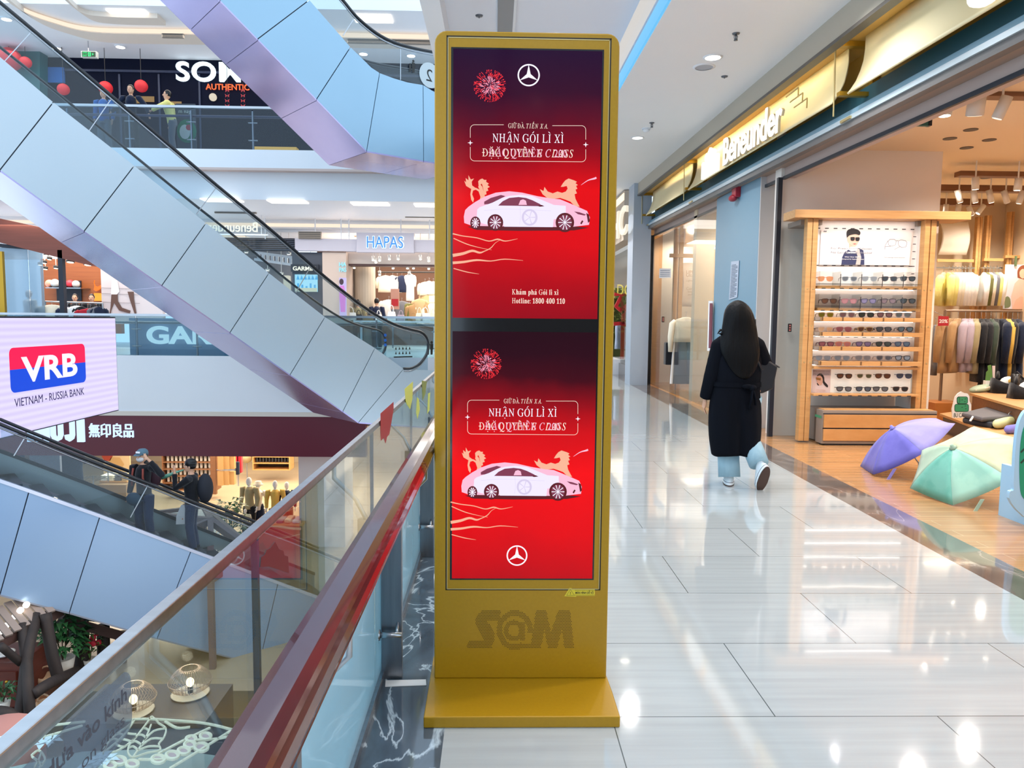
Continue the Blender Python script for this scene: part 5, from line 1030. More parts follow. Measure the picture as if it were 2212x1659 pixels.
tag(obj('ceramic_figure', B().lathe([(.01, 0), (.07, 0), (.09, .08), (.05, .16), (.07, .22), (.03, .29), (.0, .30)], PY(181, 1092, rq.y - .1), 10), M('ceramic_orange', 'b8552c', .4), None, True), 'small orange ceramic figure at the front of the wire rack', 'ornament')
plant('leafy green plant by the lower escalator near the mannequins', gz(497, 1190), 1.0, .42, 150, LEAFD, M('pot_grey', '6e6a66', .5), .22, .4, None, 'potted_plant', 9, None, .34)
MQ = M('mannequin_white', 'dcdad8', .5)
mq = [(538, 1030, 'bald shop mannequin in black polo neck and khaki coat', 'khaki', 'black', None), (558, 1040, 'shop mannequin with cream bucket hat, white blouse and navy skirt', 'white', None, 'denim'), (594, 1037, 'shop mannequin in mustard yellow top behind the steel rail', 'mustard', 'tan', None), (619, 1040, 'shop mannequin in dark jacket beside the pale column', 'dkblue', 'olive', None)]
for i, (x, y, nm, tp, lg, sk) in enumerate(mq):
    q = PY(x, y, 21.4 + .25 * (i % 2)); f = (q.x, q.y, ZG); hh = q.z - ZG
    t, T, HT, R = figure(nm, f, math.pi + .2 * (i - 1), hh * 1.0, FAB[tp], FAB[lg] if lg else None, None, None, skin=MQ, name='mannequin', cat='mannequin', group='mannequins', face=False, skirt=FAB[sk] if sk else None)
    if i == 1: obj('bucket_hat', B().rings([[HT((math.cos(a) * r, math.sin(a) * r, z)) for a in [j * .393 for j in range(16)]] for z, r in ((.02, .17), (.05, .11), (.13, .095), (.14, .02))]), FAB['cream'], t, True)
q = PY(530, 1100, 21.0); figure('small child mannequin in cream clothes with black bow', (q.x, 21.0, ZG), math.pi, q.z - ZG + .02, FAB['cream'], FAB['black'], None, None, skin=MQ, name='mannequin', cat='mannequin', group='mannequins', face=False)
# low tables with goods seen through our balustrade
for i, (x, y, w, c, nm) in enumerate(((600, 1190, 110, 'tan', 'wooden goods table under the mannequins seen through the balustrade'), (690, 1110, 60, 'cream', 'pale goods table by the column seen through the balustrade'))):
    q = gz(x, y); k = q.y / 1600; t = thing('display_table', nm, 'table', tuple(q)); obj('tabletop', B().box(q.x - w * k / 2, q.x + w * k / 2, q.y, q.y + .9, ZG + .7, ZG + .75), OAK, t); obj('base', B().box(q.x - w * k / 2 + .1, q.x + w * k / 2 - .1, q.y + .1, q.y + .8, ZG, ZG + .7), M('table_base', '8d735a', .6), t)
    for j in range(5): tag(obj('folded_garment', B().box(q.x - .5 + j * .22, q.x - .32 + j * .22, q.y + .1, q.y + .6, ZG + .75, ZG + .83 + .03 * (j % 2)), FAB[cc[(j + i * 2) % 9]], None, bevel=.02), 'folded %s garment on the %s, %s from the left' % (cc[(j + i * 2) % 9], ['wooden goods table', 'pale goods table'][i], ordn[j]), 'folded clothes', 'folded clothes on the goods tables')
# slatted kiosk roof below the escalator
t = thing('slatted_roof', 'mauve timber roof frame with white slats below the lower escalator', 'kiosk roof', tuple(PZ(420, 1150, -3.3))); MAUVE = M('mauve_timber', '6f5b5c', .6)
zr = -3.3; cpt = [PZ(*p, zr) for p in ((325, 1112), (440, 1098), (545, 1190), (455, 1250), (330, 1180))]; ap = PZ(455, 1125, -3.0)
b = B()
for i in range(5): b.bar(cpt[i], cpt[(i + 1) % 5], .1, .16); b.bar(cpt[i], ap, .12, .14)
obj('beams', b, MAUVE, t); b = B()
for k in range(13): s = k / 13; b.bar(cpt[0].lerp(cpt[4], s), cpt[1].lerp(ap, s), .07, .03)
for k in range(11): s = k / 11; b.bar(cpt[1].lerp(cpt[2], s), ap.lerp(cpt[3], s), .07, .03)
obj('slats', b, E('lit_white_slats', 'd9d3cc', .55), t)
for i, c in enumerate(cpt[:4]): obj('post', B().bar(c, (c.x, c.y, ZG), .1, .1), MAUVE, t)
# ------------------------------------------------------------------ two people on the lower escalator
hC = math.atan2(-EN.x, EN.y)       # heading of the flight in plan
def on_flight(px, py_foot, ytop):
    p = pc((px, py_foot)) + EN * .6; q = PY(px, ytop, p.y); return V((q.x, p.y, 0)), q.z
f, zt1 = on_flight(308, 1155, 966); f.z = zt1 - 1.76
t, T, HT, R = figure('person in black with grey cap and face mask, one arm raised, riding the lower escalator', f, math.pi - .25, 1.72, FAB['black'], FAB['denim'], FAB['black'], HAIR, .28,
    arms={'L': [(-.20, 0, 1.40), (-.42, .04, 1.28), (-.22, .12, 1.56)], 'R': [(.20, 0, 1.40), (.26, -.02, 1.13), (.25, .08, .90)]})
CAP = M('cap_slate', '55707f', .8)
b = B(); b.rings([[HT((math.cos(a) * r * .93, math.sin(a) * r * 1.08 - .005, z)) for a in [j * .349 for j in range(18)]] for z, r in ((.030, .100), (.07, .101), (.105, .088), (.132, .055), (.140, .01))]); cap = obj('cap', b, CAP, t, True)
obj('cap_peak', B().prism([HT(p) for p in ((-.075, .075, .045), (-.06, .15, .03), (0, .175, .028), (.06, .15, .03), (.075, .075, .045))], (0, 0, .008)), CAP, cap)
obj('cap_print', B().prism([HT(p) for p in ((-.04, .103, .07), (.04, .103, .07), (.04, .100, .10), (-.04, .100, .10))], R @ V((0, .012, 0))), M('print_white', 'efe9ea', .6), cap)
obj('face_mask', B().ell(HT((0, .058, -.045)), (.066, .06, .052), 12, 8, R), M('mask_white', 'd9d5d6', .7), t, True)
for s in (-1, 1): obj('strap', B().tube([T((s * .10, .13, 1.40)), T((s * .11, .155, 1.25)), T((s * .13, .14, 1.08))], .018, 6), M('strap_rust', '8c3c30', .7), t, True)
obj('backpack', B().ell(T((0, -.22, 1.2)), (.17, .13, .25), 14, 10, R), M('pack_maroon', '3a1c28', .8), t, True)
b = B(); b.ell(T((.05, .2, .86)), (.15, .08, .12), 12, 8, R); obj('shoulder_bag', b, M('bag_teal', '1e3a4c', .7), t, True)
f2, zt2 = on_flight(412, 1190, 994); f2.z = zt2 - 1.73
t2, T2, HT2, R2 = figure('person in black jumper with backpack drinking from a green bottle on the lower escalator', f2, math.pi / 2 + .15, 1.74, FAB['black'], FAB['denim'], FAB['black'], HAIR, 0,
    arms={'L': [(-.20, 0, 1.40), (-.16, .24, 1.22), (-.06, .27, 1.50)], 'R': [(.20, 0, 1.40), (.25, .0, 1.13), (.24, .14, .90)]})
obj('hair_fringe', B().ell(HT2((0, -.015, .055)), (.092, .108, .095), 14, 10, R2), HAIR, t2, True)
obj('backpack', B().ell(T2((0, -.24, 1.18)), (.17, .14, .28), 14, 10, R2), M('pack_black', '1a1c26', .8), t2, True)
q = HT2((0, .10, -.06)); r2 = T2((-.05, .40, 1.44)); btl = thing('drink_bottle', 'green plastic bottle held to the mouth of the person in the black jumper', 'bottle', tuple(r2))
obj('bottle_body', B().tube([r2 + (r2 - q) * .35, r2 - (r2 - q) * .1, q + (r2 - q) * .25, q + (r2 - q) * .02], [.034, .036, .018, .013], 10), M('bottle_green', '5f9a80', .2, 0, .6), btl, True)
q = T2((.24, .22, .82)); bg2 = thing('carrier_bag', 'white and orange paper carrier bag hanging from the hand on the escalator', 'bag', tuple(q - V((0, 0, .3))))
obj('bag_body', B().rings([[q + R2 @ V((x * k, y * k, z)) for x, y in ((-.05, -.11), (.05, -.11), (.05, .11), (-.05, .11))] for z, k in ((-.36, 1.1), (-.2, 1), (-.06, .5), (0, .25))]), M('bag_white', 'e2dcdc', .6), bg2); obj('bag_print', B().ell(q + V((0, 0, -.26)), (.056, .06, .07), 10, 6, R2), M('print_salmon', 'd98a72', .6), bg2, True)
# ------------------------------------------------------------------ the woman walking away along the gallery
wx, wy = 2.19, 6.52
Wt = thing('person', 'woman in long black coat and loose hair walking away past the sunglasses shop', 'person', (wx, wy, 0))
COAT = M('coat_black', '090b11', .9, 0, .1, noise=((6, 6, 2), .3, '0d1019'), bump=((9, 9, 2), .35))
JEAN = M('pale_jeans', '9fc0cf', .8, noise=((30, 30, 8), .3, '8fb2c4'))
wp = lambda px, py, y=wy: (lambda q: V((q.x, y, q.z)))(PY(px, py, y))
hc = wp(1594, 694); hcR = Matrix.Identity(3)
b = B()
b.ell(hc, (.073, .09, .115), 16, 12); b.ell(hc + V((0, .04, -.06)), (.048, .045, .045), 10, 6); b.tube([hc + V((0, .086, .02)), hc + V((0, .104, -.012)), hc + V((0, .11, -.024)), hc + V((0, .085, -.03))], [.008, .012, .014, .01], 6)
for s in (-1, 1): b.ell(hc + V((s * .075, -.005, -.005)), (.012, .02, .03), 8, 5)
b.tube([hc + V((0, 0, -.08)), hc + V((0, 0, -.2)), V((wx, wy, 1.18)), V((wx, wy, .95)), V((wx, wy, .82))], [.05, .055, .13, .125, .14], 12, sq=.7)
sl, el, wl = wp(1556, 748), wp(1537, 812), wp(1527, 862) + V((0, .05, 0)); sr, er, wr = wp(1632, 748), wp(1662, 800) + V((0, .08, 0)), wp(1640, 838) + V((0, .28, 0))
b.tube([sl, el, wl], [.05, .04, .027], 8); b.tube([sr, er, wr], [.05, .04, .027], 8)
hand(b, wl, V((-.10, .10, -1)), V((.3, 1, 0)), lambda p: p, .55, .98); hand(b, wr, V((-.8, .6, .1)), V((0, .3, 1)), lambda p: p, .6, .98)
fl, fr2 = V((wx - .085, wy - .02, 0)), V((wx + .10, wy - .22, 0))
knL, knR = V((wx - .09, wy + .06, .47)), V((wx + .09, wy + .06, .46)); anL = V((wx - .085, wy - .03, .09)); anR = V((wx + .115, wy - .20, .23))
b.tube([V((wx - .09, wy, .86)), knL, anL], [.085, .056, .04], 10); b.tube([V((wx + .09, wy, .86)), knR, anR], [.085, .056, .04], 10)
body = remesh(obj('body', b, SKIN, Wt, True), .007, 1)
for s in (-1, 1): obj('eye', B().ell(hc + V((s * .03, .084, .018)), (.012, .006, .007), 8, 5), EYE_M, Wt, True)
obj('mouth', B().ell(hc + V((0, .09, -.058)), (.022, .007, .008), 8, 5), LIPM, Wt, True)
# hair: a long loose fall down the back
b = B(); R_ = []
for (px, py, w, d, oy) in ((1594, 648, 4, .02, 0), (1594, 654, 17, .075, 0), (1594, 668, 29, .105, -.005), (1594, 688, 34, .112, -.02), (1594, 708, 37, .10, -.035), (1592, 730, 41, .085, -.06), (1591, 752, 44, .065, -.10), (1592, 775, 38, .05, -.125), (1594, 800, 26, .035, -.14), (1597, 818, 8, .015, -.14)):
    c = wp(px, py); k = wy / 1600; ring = []
    for i in range(28):
        a = i * 2 * math.pi / 28; f = 1 + .035 * math.sin(a * 7 + py * .05) + .02 * math.sin(a * 13)
        ring.append(c + V((math.cos(a) * w * k * f, math.sin(a) * d * f + oy, 0)))
    R_.append(ring)
hair_o = obj('hair', b.rings(R_), M('long_black_hair', '050507', .5, 0, .15, bump=((60, 60, 2), .3)), Wt, True, subsurf=1)
b = B()
for px, py, px2, py2 in ((1560, 722, 1551, 720 + 0), (1630, 690, 1633, 712), (1627, 716, 1632, 734), (1557, 712, 1549, 722)): b.tube([wp(px, py, wy - .06), wp((px + px2) / 2, (py + py2) / 2, wy - .07), wp(px2, py2, wy - .08)], [.012, .007, .001], 5)
obj('hair_strand', b, MAT['long_black_hair'], Wt, True)
# coat: torso, skirt with a centre back vent, sleeves, belt and knot
b = B(); R_ = []
spec = [(1594, 741, 30, .075, 0), (1594, 748, 41, .10, 0), (1594, 760, 50, .125, 0), (1593, 785, 52, .145, 0), (1592, 812, 52, .145, 0), (1590, 830, 51, .14, 0), (1589, 850, 53, .15, 0), (1588, 880, 57, .165, .0), (1588, 910, 58, .175, .0), (1588, 940, 57, .18, .0), (1588, 964, 54, .18, 0), (1588, 981, 51, .175, 0)]
for j, (px, py, w, d, oy) in enumerate(spec):
    c = wp(px, py); k = wy / 1600; ring = []; fold = max(0, min(1, (py - 830) / 120))
    for i in range(48):
        a = i * 2 * math.pi / 48; f = 1 + fold * (.05 * math.sin(a * 6 + 1) + .03 * math.sin(a * 11))
        x, y = math.cos(a) * w * k, math.sin(a) * d * f + oy
        if fold > .3 and abs(math.cos(a)) < .10 and math.sin(a) < 0: y += .05 * fold
        ring.append(c + V((x * (1 + .02 * math.sin(a * 5) * fold), y, .012 * math.sin(a * 3 + .6) * fold)))
    R_.append(ring)
coat = obj('coat', b.rings(R_, False), COAT, Wt, True, subsurf=1); sd = coat.modifiers.new('cloth', 'SOLIDIFY'); sd.thickness = .012; sd.offset = -1
b = B(); b.tube([sl + V((.05, 0, .03)), sl, sl.lerp(el, .5), el, wl + (wl - el).normalized() * .0], [.085, .085, .075, .068, .056], 14)
b.tube([sr + V((-.05, 0, .03)), sr, sr.lerp(er, .5), er, er.lerp(wr, .5), wr], [.085, .088, .082, .078, .07, .06], 14); remesh(obj('coat_sleeves', b, COAT, Wt, True), .014, 3)
b = B(); k = wy / 1600
b.rings([[wp(1590, 829 + dz) + V((math.cos(a) * 54 * k, math.sin(a) * .155, 0)) for a in [i * .2094 for i in range(30)]] for dz in (-5, 5)], False); obj('belt', b, COAT, Wt, True)
kn = wp(1626, 838, wy - .17); b = B(); b.ell(kn, (.035, .03, .028), 10, 8); b.ell(kn + V((-.045, 0, .012)), (.05, .02, .022), 10, 6); b.tube([kn, kn + V((-.012, -.012, -.1)), kn + V((-.025, -.005, -.19))], [.022, .026, .02], 8, sq=.4); b.tube([kn, kn + V((.02, -.012, -.09)), kn + V((.03, 0, -.15))], [.02, .024, .018], 8, sq=.4); obj('belt_knot', b, COAT, Wt, True)
# jeans, canvas shoes
b = B(); b.tube([V((wx - .09, wy, .80)), knL, knL.lerp(anL, .5), anL + V((0, 0, -.015))], [.10, .088, .094, .096], 16); obj('trouser_leg', b, JEAN, Wt, True)
b = B(); b.tube([V((wx + .09, wy, .80)), knR, knR.lerp(anR, .55), anR + (anR - knR).normalized() * .0], [.10, .086, .088, .086], 16); obj('trouser_leg', b, JEAN, Wt, True)
SOLE = M('rubber_brown', '4b332a', .7); RUBW = M('rubber_white', 'e8eef2', .5); NSTR = M('navy_stripe', '1f3050', .5)
def shoe(ankle, rot, nm):
    T = lambda p: ankle + rot @ V(p)
    o = lambda s, z: [T((x * s, y, z)) for x, y in [(w * math.cos(a) * (1 if math.sin(a) < .3 else 1.05), .075 + .135 * math.sin(a)) for w, a in [(.045, i * .3142) for i in range(20)]]]
    sh = obj('shoe', B().rings([o(1, -.065), o(1.03, -.05), o(.98, -.03), [T((x * .9, y, z)) for x, y, z in [(.045 * math.cos(a), .06 + .10 * math.sin(a), .0 - .03 * max(0, math.sin(a))) for a in [i * .3142 for i in range(20)]]], [T((.036 * math.cos(a), .0 + .05 * math.sin(a), .025)) for a in [i * .3142 for i in range(20)]]]), SHOEW, Wt, True)
    obj('foxing', B().rings([o(1.06, -.078), o(1.08, -.05)]), RUBW, sh); obj('stripe', B().rings([o(1.09, -.056), o(1.09, -.051)]), NSTR, sh); obj('outsole', B().rings([o(1.07, -.088), o(1.07, -.079)]), SOLE, sh)
shoe(V((wx - .085, wy - .03, .088)), Matrix.Rotation(-.25, 3, 'Z'), 'l')
shoe(anR + V((.015, -.02, -.02)), Matrix.Rotation(.18, 3, 'Z') @ Matrix.Rotation(-1.12, 3, 'X'), 'r')
# her shoulder bag
bc = wp(1660, 812, wy + .02); bag = thing('shoulder_bag', 'black shoulder bag under the right arm of the walking woman', 'bag', tuple(bc))
obj('bag_body', B().prism([wp(px, py, wy - .02) for px, py in ((1640, 768), (1652, 772), (1681, 792), (1671, 840), (1646, 851), (1632, 846))], (0, .14, 0)), M('bag_black', '12151e', .5), bag, bevel=.015)
obj('bag_tip', B().cyl(wp(1675, 789, wy + .03), wp(1684, 794, wy + .03), .010, .006, 6), M('bag_black', '12151e', .5), bag)
obj('bag_strap', B().tube([wp(1644, 770, wy + .05), wp(1638, 755, wy + .0), wp(1628, 745, wy - .05), wp(1634, 775, wy - .11), wp(1646, 800, wy - .08)], .012, 6), M('bag_black', '12151e', .5), bag, True)
# ------------------------------------------------------------------ cafe on the ground floor, seen below us
LOG = M('dark_log', '1c1413', .7, noise=((8, 8, 2), .3, '2a1e1a'), bump=((12, 12, 3), .5))
t = thing('log_pergola', 'dark log pergola of forked trunks at the lower left of the cafe', 'pergola', tuple(PZ(180, 1600, -4.98)))
def cz(px, py, Y): return PY(px, py, Y * 1.3)
for pts, r in (([(178, 1475, 10), (178, 1400, 10), (176, 1338, 10)], .12), ([(225, 1470, 10.2), (224, 1400, 10.2), (223, 1350, 10.2)], .11), ([(262, 1465, 10.4), (262, 1400, 10.4), (261, 1366, 10.4)], .10), ([(38, 1590, 8.2), (52, 1480, 8.4), (62, 1400, 8.6), (78, 1330, 9)], .085), ([(68, 1580, 8.2), (62, 1500, 8.3), (58, 1430, 8.5), (48, 1350, 8.8)], .08), ([(128, 1470, 8.9), (112, 1410, 8.9), (98, 1325, 9)], .09), ([(72, 1500, 8.3), (110, 1475, 8.6), (165, 1450, 9.6)], .085), ([(0, 1395, 8.3), (45, 1432, 8.5)], .06), ([(-20, 1540, 8), (20, 1545, 8), (50, 1580, 8)], .10)):
    obj('log', B().tube(smooth_path([cz(*p) for p in pts], 4), r, 9), LOG, t, True)
obj('roof_beam', B().bar(cz(-40, 1410, 8.3), cz(130, 1318, 9.4), .14, .16), M('brown_beam', '4a3330', .6), t); obj('roof_beam', B().bar(cz(130, 1338, 9.6), cz(300, 1384, 10.5), .12, .16), M('brown_beam', '4a3330', .6), t)
for i in range(8):
    s = i / 7; p = cz(-20, 1395, 8.35).lerp(cz(112, 1322, 9.1), s); e = p + V((-.45, .25, .28)); obj('roof_slat', B().bar(p, e, .11, .03), M('taupe_slat', '8a7a72', .6), t)
for i, (x, y) in enumerate(((1, 1364), (11, 1352), (21, 1341), (32, 1330), (43, 1318), (56, 1306))): tag(obj('downlight', B().cyl(cz(x, y, 8.9), cz(x, y, 8.9) + V((0, .02, -.015)), .05, None, 12), E('downlight_glow', 'fff4df', 6)), 'glowing round light on the slatted pergola roof, %s from the left' % ordn[i], 'light', 'pergola roof lights')
q = PZ(138, 1530, -4.98)
plant('tall dark green bush in a white pot behind the log pergola', cz(137, 1450, 9.6), 0.78, .5, 300, LEAFD, None, .19, .24, 'cafe plants', 'potted_plant', 21, None, .26)
plant('light green plant in a pot between the logs', cz(195, 1440, 10), .5, .25, 80, LEAF, None, .12, .15, 'cafe plants', 'potted_plant', 22, FLR, .16)
plant('leafy plant at the left edge under the logs', cz(8, 1530, 8.4), .25, .22, 60, LEAFD, None, .1, .12, 'cafe plants', 'potted_plant', 23, None, .16)
t = thing('drawer_chest', 'dark red wooden drawer chest at the left edge of the cafe', 'chest', tuple(cz(15, 1530, 9))); RW = M('red_wood', '4f2118', .45, noise=((2, 2, 20), .3, '642c20'))
X0, X1 = cz(-60, 1490, 8.8).x, cz(46, 1490, 8.8).x; zt_ = cz(20, 1432, 8.8).z; obj('body', B().box(X0, X1, 11.44, 12.2, -4.98, zt_), RW, t)
for i in range(3): d = obj('drawer', B().box(X0 + .05, X1 - .05, 11.40, 11.44, zt_ - .1 - .3 * (i + 1), zt_ - .13 - .3 * i), RW, t); obj('knob', B().ell(((X0 + X1) / 2 + .2, 11.38, zt_ - .28 - .3 * i), .025, 8, 5), GOLD, d, True)
tag(obj('white_dish', B().lathe([(.01, 0), (.1, 0), (.17, .05), (.15, .06), (.01, .02)], (cz(8, 1430, 9).x, 11.7, zt_), 16), PAPER, None, True), 'white oval dish on the red wooden drawer chest', 'dish')
tb = cz(100, 1480, 9.2); t = thing('cafe_table', 'dark cafe table with a wicker basket behind the forked logs', 'table', (tb.x, tb.y, -4.98)); obj('tabletop', B().box(tb.x - .5, tb.x + .5, 11.7, 12.5, tb.z - .05, tb.z), M('table_brown', '5e3c2a', .5), t); obj('pedestal', B().box(tb.x - .08, tb.x + .08, 12.0, 12.2, -4.98, tb.z - .05), M('table_brown', '5e3c2a', .5), t)
def wicker(label, p, r):
    p = V(p); t = thing('wicker_basket', label, 'basket', tuple(p), 'wicker baskets'); obj('bowl', B().lathe([(.01, 0), (r * .7, 0), (r, r * .5), (r * .9, r * .9), (r * .8, r * .9), (.01, r * .2)], p, 14), M('wicker', 'c9a888', .7, bump=((60, 60, 60), .6)), t, True); obj('loop_handle', B().tube([p + V((r * .8 * math.cos(a), 0, r * .8 + r * 1.0 * math.sin(a))) for a in [i * math.pi / 8 for i in range(9)]], .015, 6), M('wicker', 'c9a888', .7), t, True)
wicker('pale wicker basket with loop handle on the dark cafe table', (tb.x, 12.0, tb.z), .17)
tb2 = cz(90, 1530, 8.7); t = thing('cafe_table', 'low tan cafe table between the forked logs and the steel rail', 'table', (tb2.x, tb2.y, -4.98)); obj('tabletop', B().box(tb2.x - .35, tb2.x + .35, 11.0, 11.7, tb2.z - .05, tb2.z), M('table_tan', '96603f', .5), t); obj('pedestal', B().box(tb2.x - .08, tb2.x + .08, 11.3, 11.45, -4.98, tb2.z - .05), M('table_brown', '5e3c2a', .5), t)
wicker('small wicker basket on the low tan cafe table', (tb2.x + .05, 11.3, tb2.z), .13)
bx = cz(85, 1430, 9.9); t = thing('counter_box', 'pale wooden display boxes behind the forked logs', 'box', tuple(bx)); obj('tall_box', B().box(bx.x - .02, bx.x + .14, 12.87, 13.1, bx.z - .1, bx.z + .35), M('pale_box', 'd8c4a4', .6), t); obj('short_box', B().box(bx.x - .25, bx.x - .03, 12.87, 13.1, bx.z - .1, bx.z + .02), M('pale_box', 'd8c4a4', .6), t); obj('shelf_board', B().box(bx.x - .5, bx.x + .5, 12.8, 13.3, bx.z - .15, bx.z - .1), RW, t); obj('shelf_base', B().box(bx.x - .5, bx.x + .5, 12.87, 13.3, -4.98, bx.z - .15), RW, t)
q = PY(10, 1580, 8.6); tag(obj('pouf', B().lathe([(.3, -4.98), (.48, -4.7), (.5, q.z - .2), (.42, q.z), (.01, q.z + .03)], (q.x - .1, 8.6, 0), 20), M('dusty_pink', 'a2706a', .7), None, True), 'round dusty pink seat at the lower left corner of the cafe', 'seat')
tag(obj('dark_counter', B().box(-4.75, -3.2, 7.95, 8.85, -4.98, PY(340, 1500, 8.5).z - .05), M('counter_navy', '232a3a', .5)), 'dark counter carrying the two wire lamps in the cafe', 'counter')
zc = PY(340, 1500, 8.5).z - .05
for i, (px, py, Y) in enumerate(((410, 1450, 8.6), (287, 1487, 8.2))):
    q = PY(px, py, Y); q.z = zc + .17; t = thing('wire_lamp', ['wire cage lamp with glowing bulb nearer the red handrail', 'wire cage lamp with glowing bulb close under the steel rail'][i], 'lamp', (q.x, q.y, zc), 'wire cage lamps')
    pr_ = [(.10, .155), (.135, .14), (.20, .08), (.245, .0), (.22, -.07), (.12, -.125), (.08, -.13)]; b = B()
    for k in range(36): a = k * math.pi / 18; b.tube([q + V((r * math.cos(a), r * math.sin(a), z)) for r, z in pr_], .0032, 4)
    for r, z in (pr_[0], pr_[3], pr_[-1]): b.tube([q + V((r * math.cos(a), r * math.sin(a), z)) for a in [j * .2618 for j in range(24)]], .005, 5, True)
    obj('wire_cage', b, M('wire_copper', 'a08a7c', .4, .5), t, True); obj('bulb', B().ell(q + V((0, 0, -.02)), (.045, .045, .055), 12, 8), E('bulb_glow', 'ffd9a0', 9), t, True); obj('socket', B().cyl(q - V((0, 0, .15)), q - V((0, 0, .07)), .03), BLACK, t); obj('tray', B().lathe([(.01, -.17), (.2, -.17), (.22, -.15), (.2, -.155), (.01, -.155)], q, 20), M('tray_pale', 'b3a797', .5), t, True)
    l = bpy.data.lights.new('bulb_light', 'POINT'); l.energy = 9; l.color = WARM; l.shadow_soft_size = .06; o = bpy.data.objects.new('bulb_light', l); o.location = q + V((0, 0, .3)); COL.objects.link(o)
# ivory leaf cut-out canopy, nearest of the things below
IV = M('ivory_lacquer', 'e9e1c6', .5); PKB = M('berry_pink', 'bfa2a6', .5); ZL = -2.35
t = thing('leaf_canopy', 'ivory cut-out canopy of leaves and pink berries right below the steel rail', 'canopy', tuple(PZ(300, 1640, ZL - .3)))
def zp(x, y): return PZ(x * .27666, 1200 + y * .27666, ZL)
def rib(b, pts, w=.035, sm=4):
    P = smooth_path([zp(*p) for p in pts], sm) if sm else [zp(*p) for p in pts]
    for a, c in zip(P, P[1:]): b.bar(a, c + (c - a).normalized() * .004, w * .5, .014)
b = B()
for pts in ([(-60, 1440), (220, 1362), (440, 1322), (660, 1298)], [(200, 1455), (420, 1395), (640, 1328)], [(980, 1290), (1100, 1276), (1300, 1283), (1600, 1310), (1815, 1360)], [(1815, 1360), (1560, 1520), (1330, 1660)], [(1640, 1345), (1440, 1440), (1240, 1545)], [(1080, 1592), (1240, 1592), (1380, 1582)], [(1290, 1295), (1380, 1345), (1480, 1340)], [(1830, 1400), (1700, 1430), (1540, 1440)]): rib(b, pts, .045)
obj('frame', b, IV, t)
b = B()
for pts in ([(1185, 1255), (1225, 1290), (1240, 1310), (1295, 1350), (1280, 1420), (1240, 1470), (1250, 1520), (1150, 1540), (1040, 1575), (1000, 1540), (1010, 1480), (1060, 1420), (1130, 1330), (1185, 1255)], [(1180, 1320), (1130, 1440), (1040, 1570)], [(1120, 1450), (1200, 1370), (1290, 1350)], [(1100, 1490), (1180, 1430), (1270, 1430)], [(1080, 1520), (1160, 1490), (1245, 1490)], [(1140, 1420), (1110, 1400), (1085, 1400)], [(1165, 1370), (1140, 1350), (1120, 1350)], [(1110, 1480), (1060, 1450), (1030, 1460)], [(1080, 1520), (1040, 1490), (1010, 1500)],
            [(1050, 1280), (1000, 1330), (930, 1380), (870, 1430), (820, 1500), (805, 1545), (900, 1530), (990, 1480), (1060, 1420)], [(1050, 1285), (960, 1410), (820, 1530)], [(940, 1430), (990, 1440), (1020, 1450)], [(980, 1380), (1010, 1390), (1060, 1395)], [(900, 1470), (940, 1490), (980, 1490)], [(960, 1400), (930, 1390), (900, 1400)], [(920, 1440), (890, 1430), (865, 1440)],
            [(245, 1560), (300, 1520), (340, 1560), (350, 1600), (310, 1650)], [(250, 1570), (290, 1600), (330, 1640)], [(270, 1650), (300, 1600), (320, 1545)]): rib(b, pts, .026, 3)
obj('cut_leaves', b, IV, t)
b = B(); b2 = B()
for x, y, r in ((1605, 1412, 42), (1492, 1432, 38), (1482, 1478, 42), (1572, 1497, 52), (1435, 1525, 44), (1345, 1560, 48), (1235, 1590, 50), (930, 1602, 50), (1032, 1628, 46), (860, 1640, 44)):
    P = [zp(x + r * math.cos(a), y + r * .62 * math.sin(a)) for a in [i * .3927 for i in range(16)]]; b.prism(P, (0, 0, -.02)); b2.tube(P, .016, 5, True)
obj('berries', b, PKB, t); obj('berry_rims', b2, IV, t)
b = B()
for x, y in ((760, 1610), (800, 1580), (700, 1640), (840, 1600), (330, 1470), (400, 1450)):
    for k in range(5): a = k * 1.257; c = zp(x, y); leaf(b, c, (math.cos(a), math.sin(a), .05), .11, .06, .02)
obj('white_blossoms', b, M('blossom_white', 'd3e2ea', .5), t)
P = [zp(*p) for p in ((-100, 1480), (640, 1330), (1300, 1310), (1790, 1375), (1300, 1700), (900, 2300), (-400, 2300))]; obj('canopy_roof', B().prism([p - V((0, 0, .25)) for p in P], (0, 0, -.05)), M('canopy_teal', '8a9f9c', .4), t)
for x, y in ((700, 1700), (1500, 1480), (200, 1700)): p = zp(x, y); obj('post', B().box(p.x - .05, p.x + .05, p.y - .05, p.y + .05, -4.98, ZL - .25), IV, t)
# ------------------------------------------------------------------ the shop front along the gallery
CREAM = M('cream_canvas', 'efe0b4', .6, noise=((2, 2, 2), .3, 'ecdcac')); DTEAL = M('dark_teal', '2a5a66', .5); LBLUE = M('light_blue_metal', '7fa6ba', .35, .2); TAUPE = M('taupe_bulkhead', 'b3aa9a', .6); BRZ = M('bronze_soffit', '9a8272', .5)
SY0, SY1 = 1.0, 17.1
struct('beam_bulkhead', run(3.15, 3.22, 4.08, 4.36, SY0, SY1), TAUPE)
struct('trim_22', run(3.14, 3.24, 4.05, 4.085, SY0, SY1), M('dark_taupe', '5d564e', .5))
struct('trim_23', run(3.22, 3.65, 4.10, 4.14, SY0, SY1), M('gold_soffit', 'c79a4d', .5))
struct('wall_sign_back', run(3.62, 3.7, 3.4, 4.7, SY0, SY1), M('gold_back', 'c7a04a', .6))
struct('trim_24', run(3.52, 3.58, 3.50, 3.70, SY0, SY1), DTEAL)
struct('trim_25', run(3.42, 3.52, 3.435, 3.505, SY0, SY1), LBLUE)
